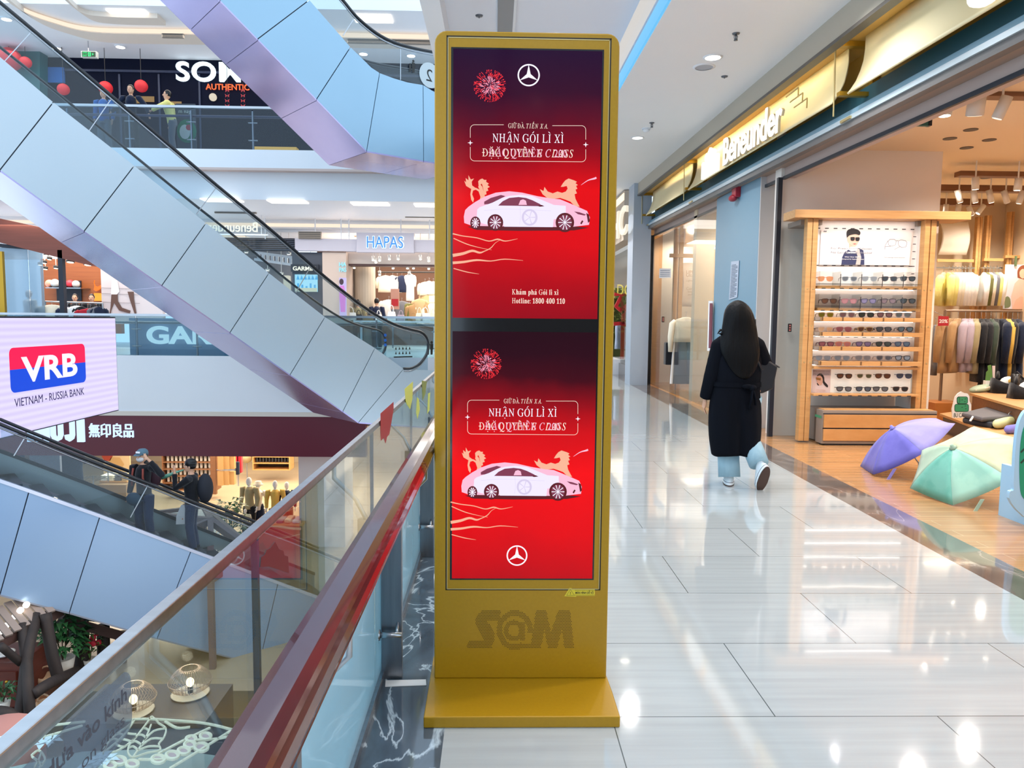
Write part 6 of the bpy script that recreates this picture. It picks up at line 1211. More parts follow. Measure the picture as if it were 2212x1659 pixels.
struct('trim_26', run(3.38, 3.43, 3.395, 3.44, SY0, SY1), M('rail_edge', 'c5d3da', .3, .4))
struct('trim_27', run(3.40, 3.48, 3.33, 3.395, SY0, SY1), M('grey_lintel', '6e6a68', .5))
struct('trim_28', run(3.46, 3.62, 3.345, 3.37, SY0, SY1), BRZ)
struct('beam_lintel', run(3.62, 3.75, 3.22, 3.45, SY0, SY1), M('rose_lintel', 'b39f96', .5))
struct('trim_29', run(3.60, 3.63, 3.20, 3.24, SY0, SY1), M('track_black', '1d222c', .4))
l = area('sign_wash', (3.26, 8.6, 4.135), .05, 13, 230, (1, .82, .46), (.018, math.radians(-20), 0))
PROF = [(3.40, 4.10), (3.40, 3.98), (3.39, 3.88), (3.365, 3.79), (3.33, 3.70), (3.28, 3.62), (3.25, 3.585)]
def canvas(label, ya, yb_):
    t = thing('canvas_sign', label, 'sign panel', (3.3, (ya + yb_) / 2, 3.6 + ZS((ya + yb_) / 2)), 'canvas sign panels'); b = B(); R = []
    for i in range(9):
        y = ya + (yb_ - ya) * i / 8; z = ZS(y); R.append([V((x, y, q + z)) for x, q in PROF] + [V((x + .012, y, q + z - .012)) for x, q in PROF[::-1]])
    obj('canvas', b.rings(R, True), CREAM, t, True); return t
c1 = canvas('cream curved sign panel with the glowing white shop name', 7.35, 12.75); canvas('cream curved sign panel at the top right corner', 2.0, 7.02); canvas('blank cream curved sign panel at the far end beside the pillar', 13.05, 16.3)
for y, nm in ((7.18, 'gold bracket frame between the two nearer cream sign panels'), (12.9, 'gold bracket frame between the middle and far cream sign panels'), (16.6, 'gold end frame of the sign by the far pillar')):
    t = thing('sign_bracket', nm, 'bracket', (3.5, y, 3.6)); z = ZS(y)
    obj('upright', B().box(3.54, 3.60, y - .05, y + .05, 3.46 + z, 4.12 + z), GOLD, t); obj('top_arm', B().box(3.24, 3.60, y - .04, y + .04, 4.05 + z, 4.10 + z), GOLD, t); obj('lower_arm', B().box(3.24, 3.60, y - .03, y + .03, 3.60 + z, 3.64 + z), GOLD, t)
    obj('wire', B().cyl((3.25, y + .1, 3.44 + z), (3.24, y + .1, 4.06 + z), .008), M('brass_wire', 'd3bd86', .3, .8), t); obj('clip', B().box(3.36, 3.46, y + .0, y + .2, 3.40 + z, 3.425 + z), M('brass_wire', 'd3bd86', .3, .8), t)
# glowing letters
def sg(px, py): q = PX(px, py, 3.22); return q
FSG = Fr((3.22, 0, 0), (0, -1, 0), (0, 0, 1)); GLW = E('sign_white_glow', 'fff8ec', 1.15)
q0, q1 = sg(1562, 357), sg(1688, 297); ht = sg(1575, 305).z - sg(1575, 350).z
ss = thing('shop_name_sign', 'glowing white shop name with shell emblem on the middle cream panel', 'sign', tuple(q0)); slp = .018
crv = lambda a, v, c: V((3.25 - c, -a, v + ZS(-a) - ZS(q0.y)))
bb = put_text('Beneunder', .36, FSG, -q0.y, q0.z, None, None, None, .03, .04, 'l', width=q0.y - q1.y, bold=.02, b=B(), curve=crv); obj('letters', bb, GLW, ss)
bb = put_text('Beneunder', .36, FSG, -q0.y, q0.z, None, None, None, 0, .029, 'l', width=q0.y - q1.y, bold=.02, b=B(), curve=crv); obj('letter_sides', bb, M('letter_side_grey', 'c9bda2', .5), ss)
ya, yb2 = sg(1516, 360).y, sg(1551, 360).y; zb_ = q0.z - .02; b = B(); wd_ = (ya - yb2) / 5
for i, h in enumerate((.26, .36, .41, .36, .26)):
    y0 = -ya + wd_ * i; pts = [(y0 + .01, zb_), (y0 + wd_ - .02, zb_), (y0 + wd_ - .015, zb_ + h * .9), (y0 + wd_ / 2, zb_ + h), (y0 + .005, zb_ + h * .9)]
    b.prism([crv(a, v, 0) for a, v in pts], (-.04, 0, 0))
obj('shell_emblem', b, GLW, ss)
b = B()
for k in range(3): yy = q1.y - .1 - k * .12; b.bar((3.24, yy + .06, q0.z + .30 - k * .09), (3.24, yy - .28, q0.z + .30 - k * .09), .01, .012); b.bar((3.24, yy - .28, q0.z + .30 - k * .09), (3.24, yy - .28, q0.z + .2 - k * .09), .01, .012)
obj('metal_bars', b, M('brass_wire', 'd3bd86', .3, .8), ss)
q = sg(2098, 30); s2 = thing('shop_name_sign', 'two glowing white rounded letters cut off at the top right corner', 'sign', tuple(q))
bb = put_text('oo', .30, FSG, -q.y, q.z, None, None, None, 0, .04, 'l', width=.85, bold=.03, b=B(), curve=lambda a, v, c: V((3.22 - c, -a, v))); obj('letters', bb, GLW, s2)
# ------------------------------------------------------------------ pillars, windows and the far shop
struct('pillar_1', B().prism([PZ(1373, 825, 0), PZ(1407, 826, 0), PZ(1407, 826, 0) + V((.25, .1, 0)), PZ(1373, 825, 0) + V((.15, .4, 0))], (0, 0, 3.6)), OAK)
a = PZ(1352, 834, 0); struct('pillar_2', B().box(a.x + .13, PZ(1381, 830, 0).x + .13, a.y + .25, a.y + .9, 0, 5), M('grey_blue_pillar', 'a9b4c2', .5))
SKYLITP = M('skylit_blue_pillar', '6c90a4', .45); SHOPLITP = M('shoplit_grey_pillar', 'b9b6b6', .5)  # one pillar's skylit blue and shop-lit grey sides put into its colours
struct('pillar_3', B().box(3.55, 3.85, 10.08, 12.05, 0, 3.42), SKYLITP); struct('pillar_3_face', B().box(3.552, 3.86, 10.05, 10.08, 0, 3.42), SHOPLITP)
struct('trim_30', B().box(3.50, 3.555, 9.30, 9.36, 0, 3.25), M('track_black', '1d222c', .4))
WALLW = M('shop_white_wall', 'e4dcd4', .5, noise=((1, 1, 1), .3, 'e0d7ce'))
struct('wall_partition', B().box(3.58, 5.62, 9.42, 9.62, 0, 3.9), WALLW)
struct('window_2', B().box(3.56, 3.98, 9.33, 9.345, 0, 2.72), SHOPGLASS)
struct('wall_shop_back', B().box(3.6, 11, 13.4, 13.6, 0, 4.2), M('shop_tan_wall', 'd9c2a4', .55)); struct('wall_shop_side', B().box(9.2, 9.4, 1, 13.4, 0, 4.2), M('shop_tan_wall', 'd9c2a4', .55)); struct('ceiling_shop', B().box(3.75, 11, 1, 17.4, 3.62, 3.75), M('shop_ceiling', 'e3cfb2', .6))
struct('window_3', B().box(3.56, 3.575, 12.1, 17.2, .02, 3.28), SHOPGLASS); struct('trim_31', B().box(3.53, 3.6, 17.0, 17.06, 0, 3.4), M('track_black', '1d222c', .4))
struct('wall_window_back', B().box(4.9, 5.0, 10.1, 17.6, 0, 3.62), M('window_back_warm', 'e8d9c4', .6))
struct('wall_window_end', B().box(3.75, 5.0, 17.6, 17.7, 0, 3.62), M('window_back_warm', 'e8d9c4', .6))
def wb(px, py, Y): return PY(px, py, Y)
YW = 15.6
t = thing('window_stand', 'oak post and rail frame in the shop window behind the hanging jacket', 'frame', tuple(wb(1455, 830, YW)));
for x in (1449, 1460): q0, q1 = wb(x, 830, YW), wb(x + 5, 488, YW); obj('post', B().box(q0.x, q0.x + .08, YW, YW + .1, 0, q1.z), OAK, t)
q0, q1 = wb(1447, 556, YW), wb(1600, 550, YW); obj('rail', B().box(q0.x, q1.x, YW - .05, YW + .05, q0.z, q1.z), OAK, t)
def cloth_board(nm, px0, py0, px1, py1, Y, words):
    t = thing('hanging_banner', nm, 'banner', tuple(wb(px0, py1, Y))); A, C = wb(px0, py1, Y), wb(px1, py0, Y); R = []
    for i in range(9):
        s = i / 8; bow = .10 * math.sin(s * math.pi); R.append([V((A.x + (C.x - A.x) * u + .03 * math.sin(s * 3.1) * (1 if u < .5 else -1), Y - bow, A.z + (C.z - A.z) * s)) for u in (0, 1)] + [V((A.x + (C.x - A.x) * u, Y - bow + .012, A.z + (C.z - A.z) * s)) for u in (1, 0)])
    obj('cloth', B().rings(R), M('banner_cloth', 'f0e6d8', .7), t, True)
    for s_, h, x, y in words: P = wb(x, y, Y - .11); put_text(s_, h, Fr((0, Y - .13, 0), (1, 0, 0), (0, 0, 1)), P.x, P.z, M('print_tan', 'bda78c', .6), t, 'printed_words', 0, .002)
cloth_board('upper white cloth banner stretched over the oak rail in the window', 1476, 486, 1640, 533, YW + .3, [])
cloth_board('lower white cloth banner printed with faint words in the window', 1471, 570, 1640, 662, YW + .3, [('UPF 100+', .07, 1482, 591), ('Ultra-light and wind-resistant', .07, 1482, 598), ('Lightweight sun protection', .04, 1482, 608), ('Comfort breathability', .055, 1482, 626), ('- breathable', .04, 1482, 632), ('- packable', .04, 1482, 638)])
garment('cream zip jacket hanging over grey trousers in the shop window', wb(1482, 676, YW - .8), .15, .52, .50, FAB['cream'], None, .24, True, 'jacket', 'clothes', True, 61, .62)
q = wb(1484, 735, YW - .8); TRS = M('slate_trousers', '5f6470', .8); t = thing('trousers', 'wide grey trousers with white side stripe hanging below the cream jacket', 'trousers', tuple(q))
zb_ = wb(1484, 829, YW - .8).z
for s in (-1, 1): obj('leg', B().rings([[V((q.x + s * .12 + math.cos(a) * r * (1 + .06 * math.sin(4 * a)), q.y + math.sin(a) * .08, z)) for a in [i * .3927 for i in range(16)]] for z, r in ((q.z, .13), (q.z - .3, .14), (max(zb_, .12), .17))]), TRS, t, True); obj('side_stripe', B().prism([V((q.x + s * .25, q.y - .05, q.z)), V((q.x + s * .28, q.y - .05, q.z)), V((q.x + s * .32, q.y - .05, max(zb_, .12))), V((q.x + s * .28, q.y - .05, max(zb_, .12)))], (0, .06, 0)), FAB['white'], t)
tag(obj('dark_bag', B().box(q.x - .42, q.x - .28, q.y, q.y + .2, q.z - .5, q.z - .05), FAB['black'], None, bevel=.02), 'small black bag behind the trousers in the shop window', 'bag')
# notices
t = thing('notice_paper', 'grey printed notice taped high on the skylit blue pillar', 'notice', tuple(PX(1587, 650, 3.54))); c = [PX(x, y, 3.543) for x, y in ((1575, 648), (1593, 642), (1597, 563), (1580, 565))]
obj('sheet', B().prism(c, (-.004, 0, 0)), M('notice_grey', 'a9b4c4', .5), t); b = B()
for k in range(22): s = .06 + k * .04; p, e = c[0].lerp(c[3], s).lerp(c[1].lerp(c[2], s), .12), c[0].lerp(c[3], s).lerp(c[1].lerp(c[2], s), .85 - .2 * (k % 3 == 0)); b.bar(p - V((.006, 0, 0)), e - V((.006, 0, 0)), .004, .007)
obj('printed_lines', b, M('print_slate2', '5b6675', .6), t)
t = thing('fire_alarm', 'red fire alarm bell box at the top of the skylit blue pillar', 'alarm', tuple(PX(1588, 428, 3.5))); c = PX(1589, 412, 3.5); obj('case', B().box(3.47, 3.55, c.y - .09, c.y + .09, c.z - .10, c.z + .12), M('alarm_red', '9a1c2e', .4), t, bevel=.01); obj('horn', B().ell(c + V((-.02, .05, -.10)), (.06, .11, .05), 10, 6), M('alarm_red', '9a1c2e', .4), t, True)
t = thing('sale_poster', 'dark red narrow sale poster in white frame beside the skylit blue pillar', 'poster', tuple(PX(1537, 755, 3.54))); c = [PX(x, y, 3.54) for x, y in ((1530, 758), (1540, 758), (1541, 650), (1533, 650))]; obj('frame', B().prism(c, (-.02, 0, 0)), PAPER, t); c = [PX(x, y, 3.515) for x, y in ((1531.5, 752), (1538, 752), (1539.5, 655), (1534, 655))]; obj('sheet', B().prism(c, (-.008, 0, 0)), M('poster_wine', '6d2038', .5), t)
t = thing('glass_notice', 'pale grey opening notice on the window glass beside the oak pillar', 'notice', tuple(PX(1437, 601, 3.55))); c = [PX(x, y, 3.552) for x, y in ((1424, 601), (1450, 600), (1450, 580), (1425, 580))]; obj('plate', B().prism(c, (-.004, 0, 0)), M('notice_pale', 'c4bcb8', .5), t); b = B()
for k in range(4): s = .2 + k * .2; b.bar(c[0].lerp(c[3], s).lerp(c[1].lerp(c[2], s), .1) - V((.006, 0, 0)), c[0].lerp(c[3], s).lerp(c[1].lerp(c[2], s), .9) - V((.006, 0, 0)), .004, .012)
obj('printed_lines', b, M('print_slate2', '5b6675', .6), t)
for nm, c in (('small black switch plate with red marks on the white partition', PY(1705.5, 708, 9.32)), ('small black switch plate on the window glass near the oak pillar', PX(1432, 690, 3.55))):
    w, h = (.022, .052) if c.y < 10 else (.025, .06); t = thing('switch_plate', nm, 'switch', tuple(c)); obj('plate', B().box(c.x - w, c.x + w, c.y - .012, c.y, c.z - h, c.z + h), BLACK, t); b = B()
    for k in (-1, 0, 1): b.box(c.x - .010, c.x + .010, c.y - .015, c.y - .011, c.z + k * .03 - .009, c.z + k * .03 + .009)
    obj('marks', b, M('mark_rose', 'd8837c', .5), t)
# the next shop down the gallery
struct('beam_next_shop', B().box(3.0, 3.3, 17.6, 25.9, 3.35, 4.5), M('next_shop_fascia', 'b8a898', .5)); struct('trim_32', B().box(2.98, 3.0, 17.6, 25.9, 4.28, 4.44), E('warm_strip_light', 'ffedcf', 1.1))
s3 = thing('next_shop_sign', 'glowing cream letters of the next shop at the kiosk edge', 'sign', tuple(PX(1345, 500, 2.98))); P0, P1 = PX(1326, 508, 2.97), PX(1358, 500, 2.97)
bb = put_text('LIGHC', .62, Fr((2.97, 0, 0), (0, -1, 0), (0, 0, 1)), -PX(1357, 500, 2.97).y, P1.z, None, None, None, 0, .06, 'r', width=4.2, bold=.02, b=B()); obj('letters', bb, E('letter_soft_glow', 'f3e9d4', .9), s3)
struct('window_4', B().box(3.4, 3.42, 18.0, 25.8, .3, 3.3), SHOPGLASS); struct('trim_33', B().box(3.36, 3.44, 17.8, 25.8, 0, .32), MARBLE2); struct('wall_next_back', B().box(4.6, 4.7, 17.8, 26, 0, 3.4), M('next_back', 'a08a78', .6))
area('next_shop_light', (4.0, 21.5, 3.2), .8, 6, 60, WARM)
q = PY(1345, 650, 21.0)
t = thing('foliage_wall', 'green leafy display with yellow glowing letters behind the far window', 'plant display', (q.x, 21.2, .4)); rnd = random.Random(4); b = B()
for i in range(220): leaf(b, (q.x + rnd.uniform(-.6, .5), 21.3 + rnd.uniform(0, .2), 1.1 + rnd.uniform(0, 1.3)), (rnd.uniform(-1, 1), -1, rnd.uniform(-.4, .8)), .2, .08)
obj('foliage', b, M('leaf_olive', '7d8a42', .5), t); obj('stem', B().box(q.x - .55, q.x + .45, 21.5, 21.55, .3, 2.4), M('leaf_stem', '58602e', .6), t)
bb = put_text('DG', .30, Fr((0, 21.05, 0), (1, 0, 0), (0, 0, 1)), PY(1333, 637, 21.05).x, PY(1333, 637, 21.05).z, None, None, None, 0, .03, width=.38, b=B()); obj('neon_letters', bb, E('neon_yellow', 'ffe36a', 1.6), t)
RD = M('red_figure', 'b51420', .4)
t = thing('red_cutout', 'red stick figure cut-out in front of the leafy display', 'cut-out', tuple(PY(1343, 720, 20.4))); F1 = Fr((0, 20.4, 0), (1, 0, 0), (0, 0, 1)); pz = lambda x, y: (PY(x, y, 20.4).x, PY(x, y, 20.4).z)
b = B()
for pts in ([(1326, 636), (1342, 638), (1330, 662), (1346, 676)], [(1362, 650), (1352, 662), (1346, 676), (1345, 700)], [(1325, 700), (1345, 698), (1358, 706)]): stroke(F1, [pz(*p) for p in pts], .10, 0, .08, b)
obj('figure', b, RD, t); obj('base', B().box(pz(1345, 700)[0] - .05, pz(1345, 700)[0] + .05, 20.35, 20.4, .32, pz(1345, 700)[1]), RD, t)
garment('pale blue padded gilet standing below the red stick figure', PY(1348, 690, 20.8), .1, .5, .75, FAB['paleblue'], None, .22, False, 'gilet', 'clothes', True, 71)
tag(obj('orange_pouch', B().ell(PY(1356, 742, 20.72), (.1, .08, .14), 10, 8), M('pouch_orange', 'c0562f', .6), None, True), 'orange pouch pinned on the pale blue gilet in the far window', 'pouch')
# ceiling fittings of the gallery
zc = lambda y: 4.33 + ZS(y)
for i, (px, py) in enumerate(((1540, 122), (1377, 306))):
    q = PZ(px, py, 4.36); z = zc(q.y); t = thing('ceiling_downlight', ['glowing round downlight in the gallery ceiling beside the round speaker', 'glowing round downlight in the gallery ceiling beside the smoke detector'][i], 'ceiling light', (q.x, q.y, z)); obj('rim', B().lathe([(.085, z - .012), (.105, z - .008), (.105, z + .01), (.085, z + .01)], (q.x, q.y, 0), 24, False), WHITE, t, True); obj('lamp_disc', B().cyl((q.x, q.y, z - .006), (q.x, q.y, z + .01), .086, None, 24), E('downlight_glow', 'fff4df', 6), t)
q = PZ(1521, 144, 4.36); z = zc(q.y); t = thing('ceiling_speaker', 'round grey flush speaker in the gallery ceiling', 'speaker', (q.x, q.y, z)); obj('rim', B().lathe([(.10, z - .012), (.125, z - .008), (.125, z + .01), (.10, z + .01)], (q.x, q.y, 0), 24, False), WHITE, t, True); obj('mesh_face', B().cyl((q.x, q.y, z - .007), (q.x, q.y, z + .01), .102, None, 24), M('speaker_mesh', 'a9aeb8', .6), t)
SPK = M('sprinkler_metal', '6a6f78', .3, .8)
for i, (px, py, zz) in enumerate(((1590, 68, 0), (1408, 272, 0), (1565, 166, 1), (1035, 37, 2))):
    q = PZ(px, py, 4.36 if zz != 2 else 4.55); z = zc(q.y) if zz != 2 else 4.55 + ZS(q.y); t = thing('sprinkler', ['metal sprinkler head nearest the shop bulkhead', 'small sprinkler head above the smoke detector', 'flush sprinkler cup near the round speaker', 'dark round sprinkler cup in the recess over the kiosk'][i], 'sprinkler', (q.x, q.y, z)); obj('plate', B().lathe([(.008, z - .012), (.035, z - .010), (.04, z), (.008, z)], (q.x, q.y, 0), 16), SPK, t, True)
    b = B(); b.cyl((q.x, q.y, z - .06 if zz == 0 else z - .025), (q.x, q.y, z), .008)
    if zz == 0:
        for s in (-1, 1): b.tube([(q.x, q.y, z - .015), (q.x + s * .018, q.y, z - .03), (q.x + s * .014, q.y, z - .055), (q.x, q.y, z - .065)], .004, 5)
        b.cyl((q.x, q.y, z - .07), (q.x, q.y, z - .064), .02)
    obj('nozzle', b, SPK, t, True)
q = PZ(1396, 285, 4.36); z = zc(q.y); t = thing('smoke_detector', 'white domed smoke detector in the gallery ceiling', 'smoke detector', (q.x, q.y, z)); obj('base', B().cyl((q.x, q.y, z - .015), (q.x, q.y, z), .07, None, 20), WHITE, t); obj('dome', B().lathe([(.055, z - .015), (.05, z - .04), (.025, z - .055), (.005, z - .058)], (q.x, q.y, 0), 18), WHITE, t, True)
# ------------------------------------------------------------------ sunglasses display
YD = 8.86      # front of the oak uprights
def dx_(px, py, Y=YD): return PY(px, py, Y)
PEG = M('pegboard_white', 'ece6e2', .5); SLOT = M('slot_black', '2a2428', .6); SHW = M('oak_side_grey', '8a7d72', .5)
XL0, XL1, XR0, XR1 = 3.705, 3.832, 5.125, 5.262
top_z = dx_(1850, 473).z
disp = thing('sunglasses_stand', 'oak sunglasses stand with white slotted back panel in front of the partition', 'display stand', (4.5, 9.1, 0))
for x0 in (XL0, XL0 + .068, XR0, XR0 + .075):
    p = obj('upright', B().box(x0, x0 + .062, YD, YD + .10, .02, top_z), OAK, disp, bevel=.003); b = B()
    for z in (.55, .98, 1.42, 1.86): b.cyl((x0 + .031, YD - .004, z), (x0 + .031, YD + .01, z), .008)
    obj('screw', b, M('brass_wire', 'd3bd86', .3, .8), p)
obj('top_beam', B().box(dx_(1713, 470).x, dx_(2091, 470).x, YD - .06, YD + .30, top_z, dx_(1850, 461).z + .03), OAKX, disp, bevel=.003)
for x in (XL0 + .06, XR0 + .06): obj('top_bracket', B().box(x - .10, x + .16, YD + .1, YD + .5, top_z - .06, top_z), SHW, disp)
obj('side_panel', B().box(XR0, XR1 + .02, YD + .10, YD + .45, .02, top_z), WALLW, disp)
YB = YD + .16; zlo = .62
obj('back_panel', B().box(XL1, XR0, YB, YB + .03, zlo, top_z), PEG, disp)
area('stand_light', (4.48, YD + .05, top_z - .03), 1.1, .06, 1.2, (1, .95, .88), (math.radians(12), 0, 0))
PYB = lambda px, py: PY(px, py, YB)
b = B()
for y in (494, 574, 694, 711, 728, 752):
    z = PYB(1850, y).z
    for k in range(12): x = XL1 + .05 + k * .105; b.box(x, x + .045, YB - .003, YB, z - .005, z + .005)
for k in range(6):
    z = PYB(1850, 510 + k * 16).z
    for x in (XL1 + .012, XR0 - .05): b.box(x, x + .035, YB - .003, YB, z - .004, z + .004)
obj('slots', b, SLOT, disp)
# poster
pt = thing('sunglasses_poster', 'white landscape poster of a young man in dark sunglasses at the top of the stand', 'poster', tuple(PYB(1850, 574))); YP = YB - .02
FP = Fr((0, YP, 0), (1, 0, 0), (0, 0, 1)); pp = lambda px, py: (PY(px, py, YP).x, PY(px, py, YP).z)
def pp_(name, pts, mat, d, sm=0):
    if sm: pts = [tuple(p[:2]) for p in smooth_path([(x, y, 0) for x, y in pts + [pts[0]]], sm)[:-1]]
    return obj(name, flat(FP, [pp(*p) for p in pts], d, d + .001), mat, pt)
obj('sheet', flat(FP, [pp(*p) for p in ((1770, 572), (1964, 573), (1972, 499), (1774, 497))], -.012, 0), M('poster_white', 'ebe4e2', .5), pt)
PSK = M('printed_skin', 'e2b59f', .6); PNV = M('printed_navy', '2e3358', .6); PGR = M('printed_grey', '8d8b92', .6); PBK = M('printed_black', '211d20', .6)
pp_('printed_jacket', [(1817, 572), (1819, 556), (1824, 545), (1835, 538), (1846, 535), (1856, 536), (1865, 541), (1867, 556), (1867, 572)], PNV, .001, 0)
pp_('printed_jacket', [(1848, 572), (1852, 552), (1846, 538), (1856, 537), (1860, 556), (1858, 572)], M('printed_stone', 'b9b2ac', .6), .002); pp_('printed_shirt', [(1832, 539), (1838, 533), (1854, 533), (1850, 542), (1838, 543)], PAPER, .003)
pp_('printed_neck', [(1834, 526), (1848, 528), (1847, 536), (1840, 537), (1834, 534)], PSK, .002)
pp_('printed_face', [(1830, 508), (1834, 502), (1850, 503), (1856, 510), (1855, 520), (1850, 530), (1842, 533), (1834, 526), (1830, 519)], PSK, .004, 3)
pp_('printed_hair', [(1829, 514), (1828, 504), (1831, 497), (1840, 494), (1852, 496), (1858, 502), (1856, 508), (1848, 506), (1840, 507), (1834, 509)], PBK, .006, 3)
for c in ((1841, 515.5), (1851.5, 516)): pp_('printed_lens', [(c[0] - 4.5, c[1] - 3), (c[0] + 4.5, c[1] - 3), (c[0] + 3.5, c[1] + 4), (c[0] - 3.5, c[1] + 4)], PBK, .007, 3)
pp_('printed_lips', [(1841, 526.5), (1846, 525.5), (1850, 526.5), (1846, 528.5)], M('printed_rose', 'bf6a68', .6), .006)
for s, x, y, h in (('For Prescription Glasses', 1795, 538, .030), ('No Extra Lenses Needed', 1795, 547, .030)):
    P = pp(x, y); put_text(s, h * .8, FP, P[0], P[1], PGR, pt, 'printed_words', .0035, .0045, width=pp(1883, y)[0] - P[0])
for s, x0, x1, y, h in (('Lenses', 1828, 1848, 547, .036), ('Wear Over Glasses', 1824, 1860, 556, .016), ('Designed for Seamless Wear', 1818, 1866, 560.5, .014)): P = pp(x0, y); put_text(s, h * .7, FP, P[0], P[1], PAPER, pt, 'printed_words', .005, .006, width=pp(x1, y)[0] - P[0], bold=.02)
P = pp(1910, 557); put_text('Full coverage frame structure', .014, FP, P[0], P[1], PGR, pt, 'printed_words', .001, .002, width=pp(1955, 557)[0] - P[0])
b = B()
ringp(FP, [pp(*p) for p in ((1918, 522), (1922, 517), (1932, 517), (1936, 521), (1934, 529), (1926, 532), (1920, 530))], .006, .001, .002, b); ringp(FP, [pp(*p) for p in ((1940, 521), (1946, 518), (1956, 520), (1959, 524), (1957, 533), (1948, 535), (1941, 530))], .006, .001, .002, b)
for pts in ([(1918, 520), (1912, 530), (1911, 539)], [(1936, 520), (1940, 520)], [(1945, 532), (1932, 539)], [(1924, 532), (1911, 533)]): stroke(FP, [pp(*p) for p in pts], .006, .001, .002, b)
obj('printed_glasses', b, PGR, pt); b = B()
for i in range(4): x, z = pp(1779 + i * 1.7, 501); flat(FP, [(x, z), (x + .006, z), (x + .006, z + .012 + .006 * (i % 2)), (x, z + .012)], .001, .002, b)
obj('printed_emblem', b, PBK, pt)
# one pair of sunglasses (with its parts), then copies
def spec_pair():
    t = thing('sunglasses', 'x', 'sunglasses', (0, 0, 0)); fr = Fr((0, 0, 0), (1, 0, 0), (0, 0, 1)); b = B()
    L = [(-.024, .014), (-.006, .017), (.014, .016), (.026, .012), (.025, -.006), (.014, -.019), (-.006, -.020), (-.021, -.010)]
    for s in (-1, 1): P = [(s * (x + .0345), z) for x, z in L]; P = P if s > 0 else P[::-1]; P = [tuple(p[:2]) for p in smooth_path([(x, z, 0) for x, z in P + [P[0]]], 3)[:-1]]; ringp(fr, P, .0055, -.002, .003, b)
    stroke(fr, [(-.011, .008), (0, .011), (.011, .008)], .005, -.002, .003, b); obj('frame', b, PBK, t)
    for s in (-1, 1): P = [(s * (x + .0345), z) for x, z in L]; P = P if s > 0 else P[::-1]; P = [tuple(p[:2]) for p in smooth_path([(x, z, 0) for x, z in P + [P[0]]], 3)[:-1]]; obj('lens', flat(fr, P, -.001, .001), PBK, t)
    for s in (-1, 1): obj('temple', B().tube([(s * .062, .003, .010), (s * .066, .06, .009), (s * .064, .10, .004), (s * .058, .135, -.016)], .0032, 5), PBK, t)
    return t
proto = spec_pair()
FRM = {k: M('acetate_' + k, c, .3, 0, .5) for k, c in dict(black='171518', orange='d98a62', silver='9a9aa0', brown='4a2c22', wine='5a2030', rose='a65a62', purple='4a3a5c', gold='b79a5a', clear='d9d4cc', blue='283a6a', pale='d8c4b0').items()}
LNS = {k: M('lens_' + k, c, .08, 0, .6, coat=.3) for k, c in dict(orange='d9956a', grey='5f5f64', silver='8f9095', dark='2a2a2c', brown='6b4530', pink='c07f80', rose='a86a70', purple='8f7fa6', yellow='8f8318', mauve='8f7278', green='4a5048', olive='5c5a3e', peach='e2bd95', slate='4c5260', mirror='8f98a2').items()}
rows = [('acrylic upper row', 602, [(1783, 'orange', 'orange'), (1835, 'silver', 'grey'), (1878, 'silver', 'silver'), (1921, 'brown', 'dark'), (1961, 'black', 'dark')], .30),
        ('acrylic lower row', 650, [(1791, 'brown', 'brown'), (1834, 'rose', 'pink'), (1876, 'purple', 'purple'), (1919, 'brown', 'mauve'), (1961, 'black', 'dark')], .30),
        ('first wooden ledge', 680, [(1784, 'gold', 'yellow'), (1830, 'silver', 'mauve'), (1871, 'black', 'green'), (1911, 'brown', 'mauve'), (1951, 'silver', 'olive')], .24),
        ('second wooden ledge', 711, [(1783, 'pale', 'peach'), (1823, 'rose', 'rose'), (1869, 'gold', 'brown'), (1909, 'black', 'grey'), (1956, 'black', 'green')], .24),
        ('third wooden ledge', 743, [(1785, 'wine', 'rose'), (1821, 'orange', 'pink'), (1865, 'purple', 'purple'), (1908, 'black', 'green'), (1949, 'blue', 'slate')], .24),
        ('fourth wooden ledge', 773, [(1778, 'silver', 'mirror'), (1819, 'silver', 'mirror'), (1864, 'silver', 'silver'), (1909, 'silver', 'grey'), (1950, 'black', 'mirror')], .24),
        ('lit panel upper row', 812, [(1824, 'black', 'brown'), (1867, 'clear', 'olive'), (1907, 'brown', 'brown'), (1953, 'blue', 'slate')], -1),
        ('lit panel lower row', 840, [(1823, 'black', 'grey'), (1865, 'black', 'slate'), (1902, 'black', 'grey'), (1945, 'brown', 'dark')], -1)]
first = True; GRP = 'sunglasses on the oak stand'
pc_ = lambda s: 'clear' if s == 'pale' else s
for rn, (row, py, items, dep) in enumerate(rows):
    for i, (px, f_, l_) in enumerate(items):
        Y = YB - .13 if dep > 0 else YB - .11; q = PY(px, py, Y); label = '%s framed sunglasses with %s lenses, %s from the left on the %s' % (pc_(f_), l_ if l_ not in ('dark', 'mirror') else {'dark': 'dark', 'mirror': 'mirrored'}[l_], ordn[i], row)
        if first: o = proto; o.location = q; o['label'] = label; o['group'] = GRP; o.rotation_euler = (0, 0, math.radians(-3 if dep > 0 else -6)); first = False; [setattr(ch, 'data', ch.data.copy()) for ch in o.children]; src = o
        else: o = dup(src, q, math.radians(-3 if dep > 0 else -6), label, GRP)
        for ch in o.children:
            n = ch.name.split('.')[0]; ch.data = ch.data.copy(); ch.data.materials.clear(); ch.data.materials.append(LNS[l_] if n == 'lens' else FRM[f_])
        o.scale = (1.42, .85, 1.4)
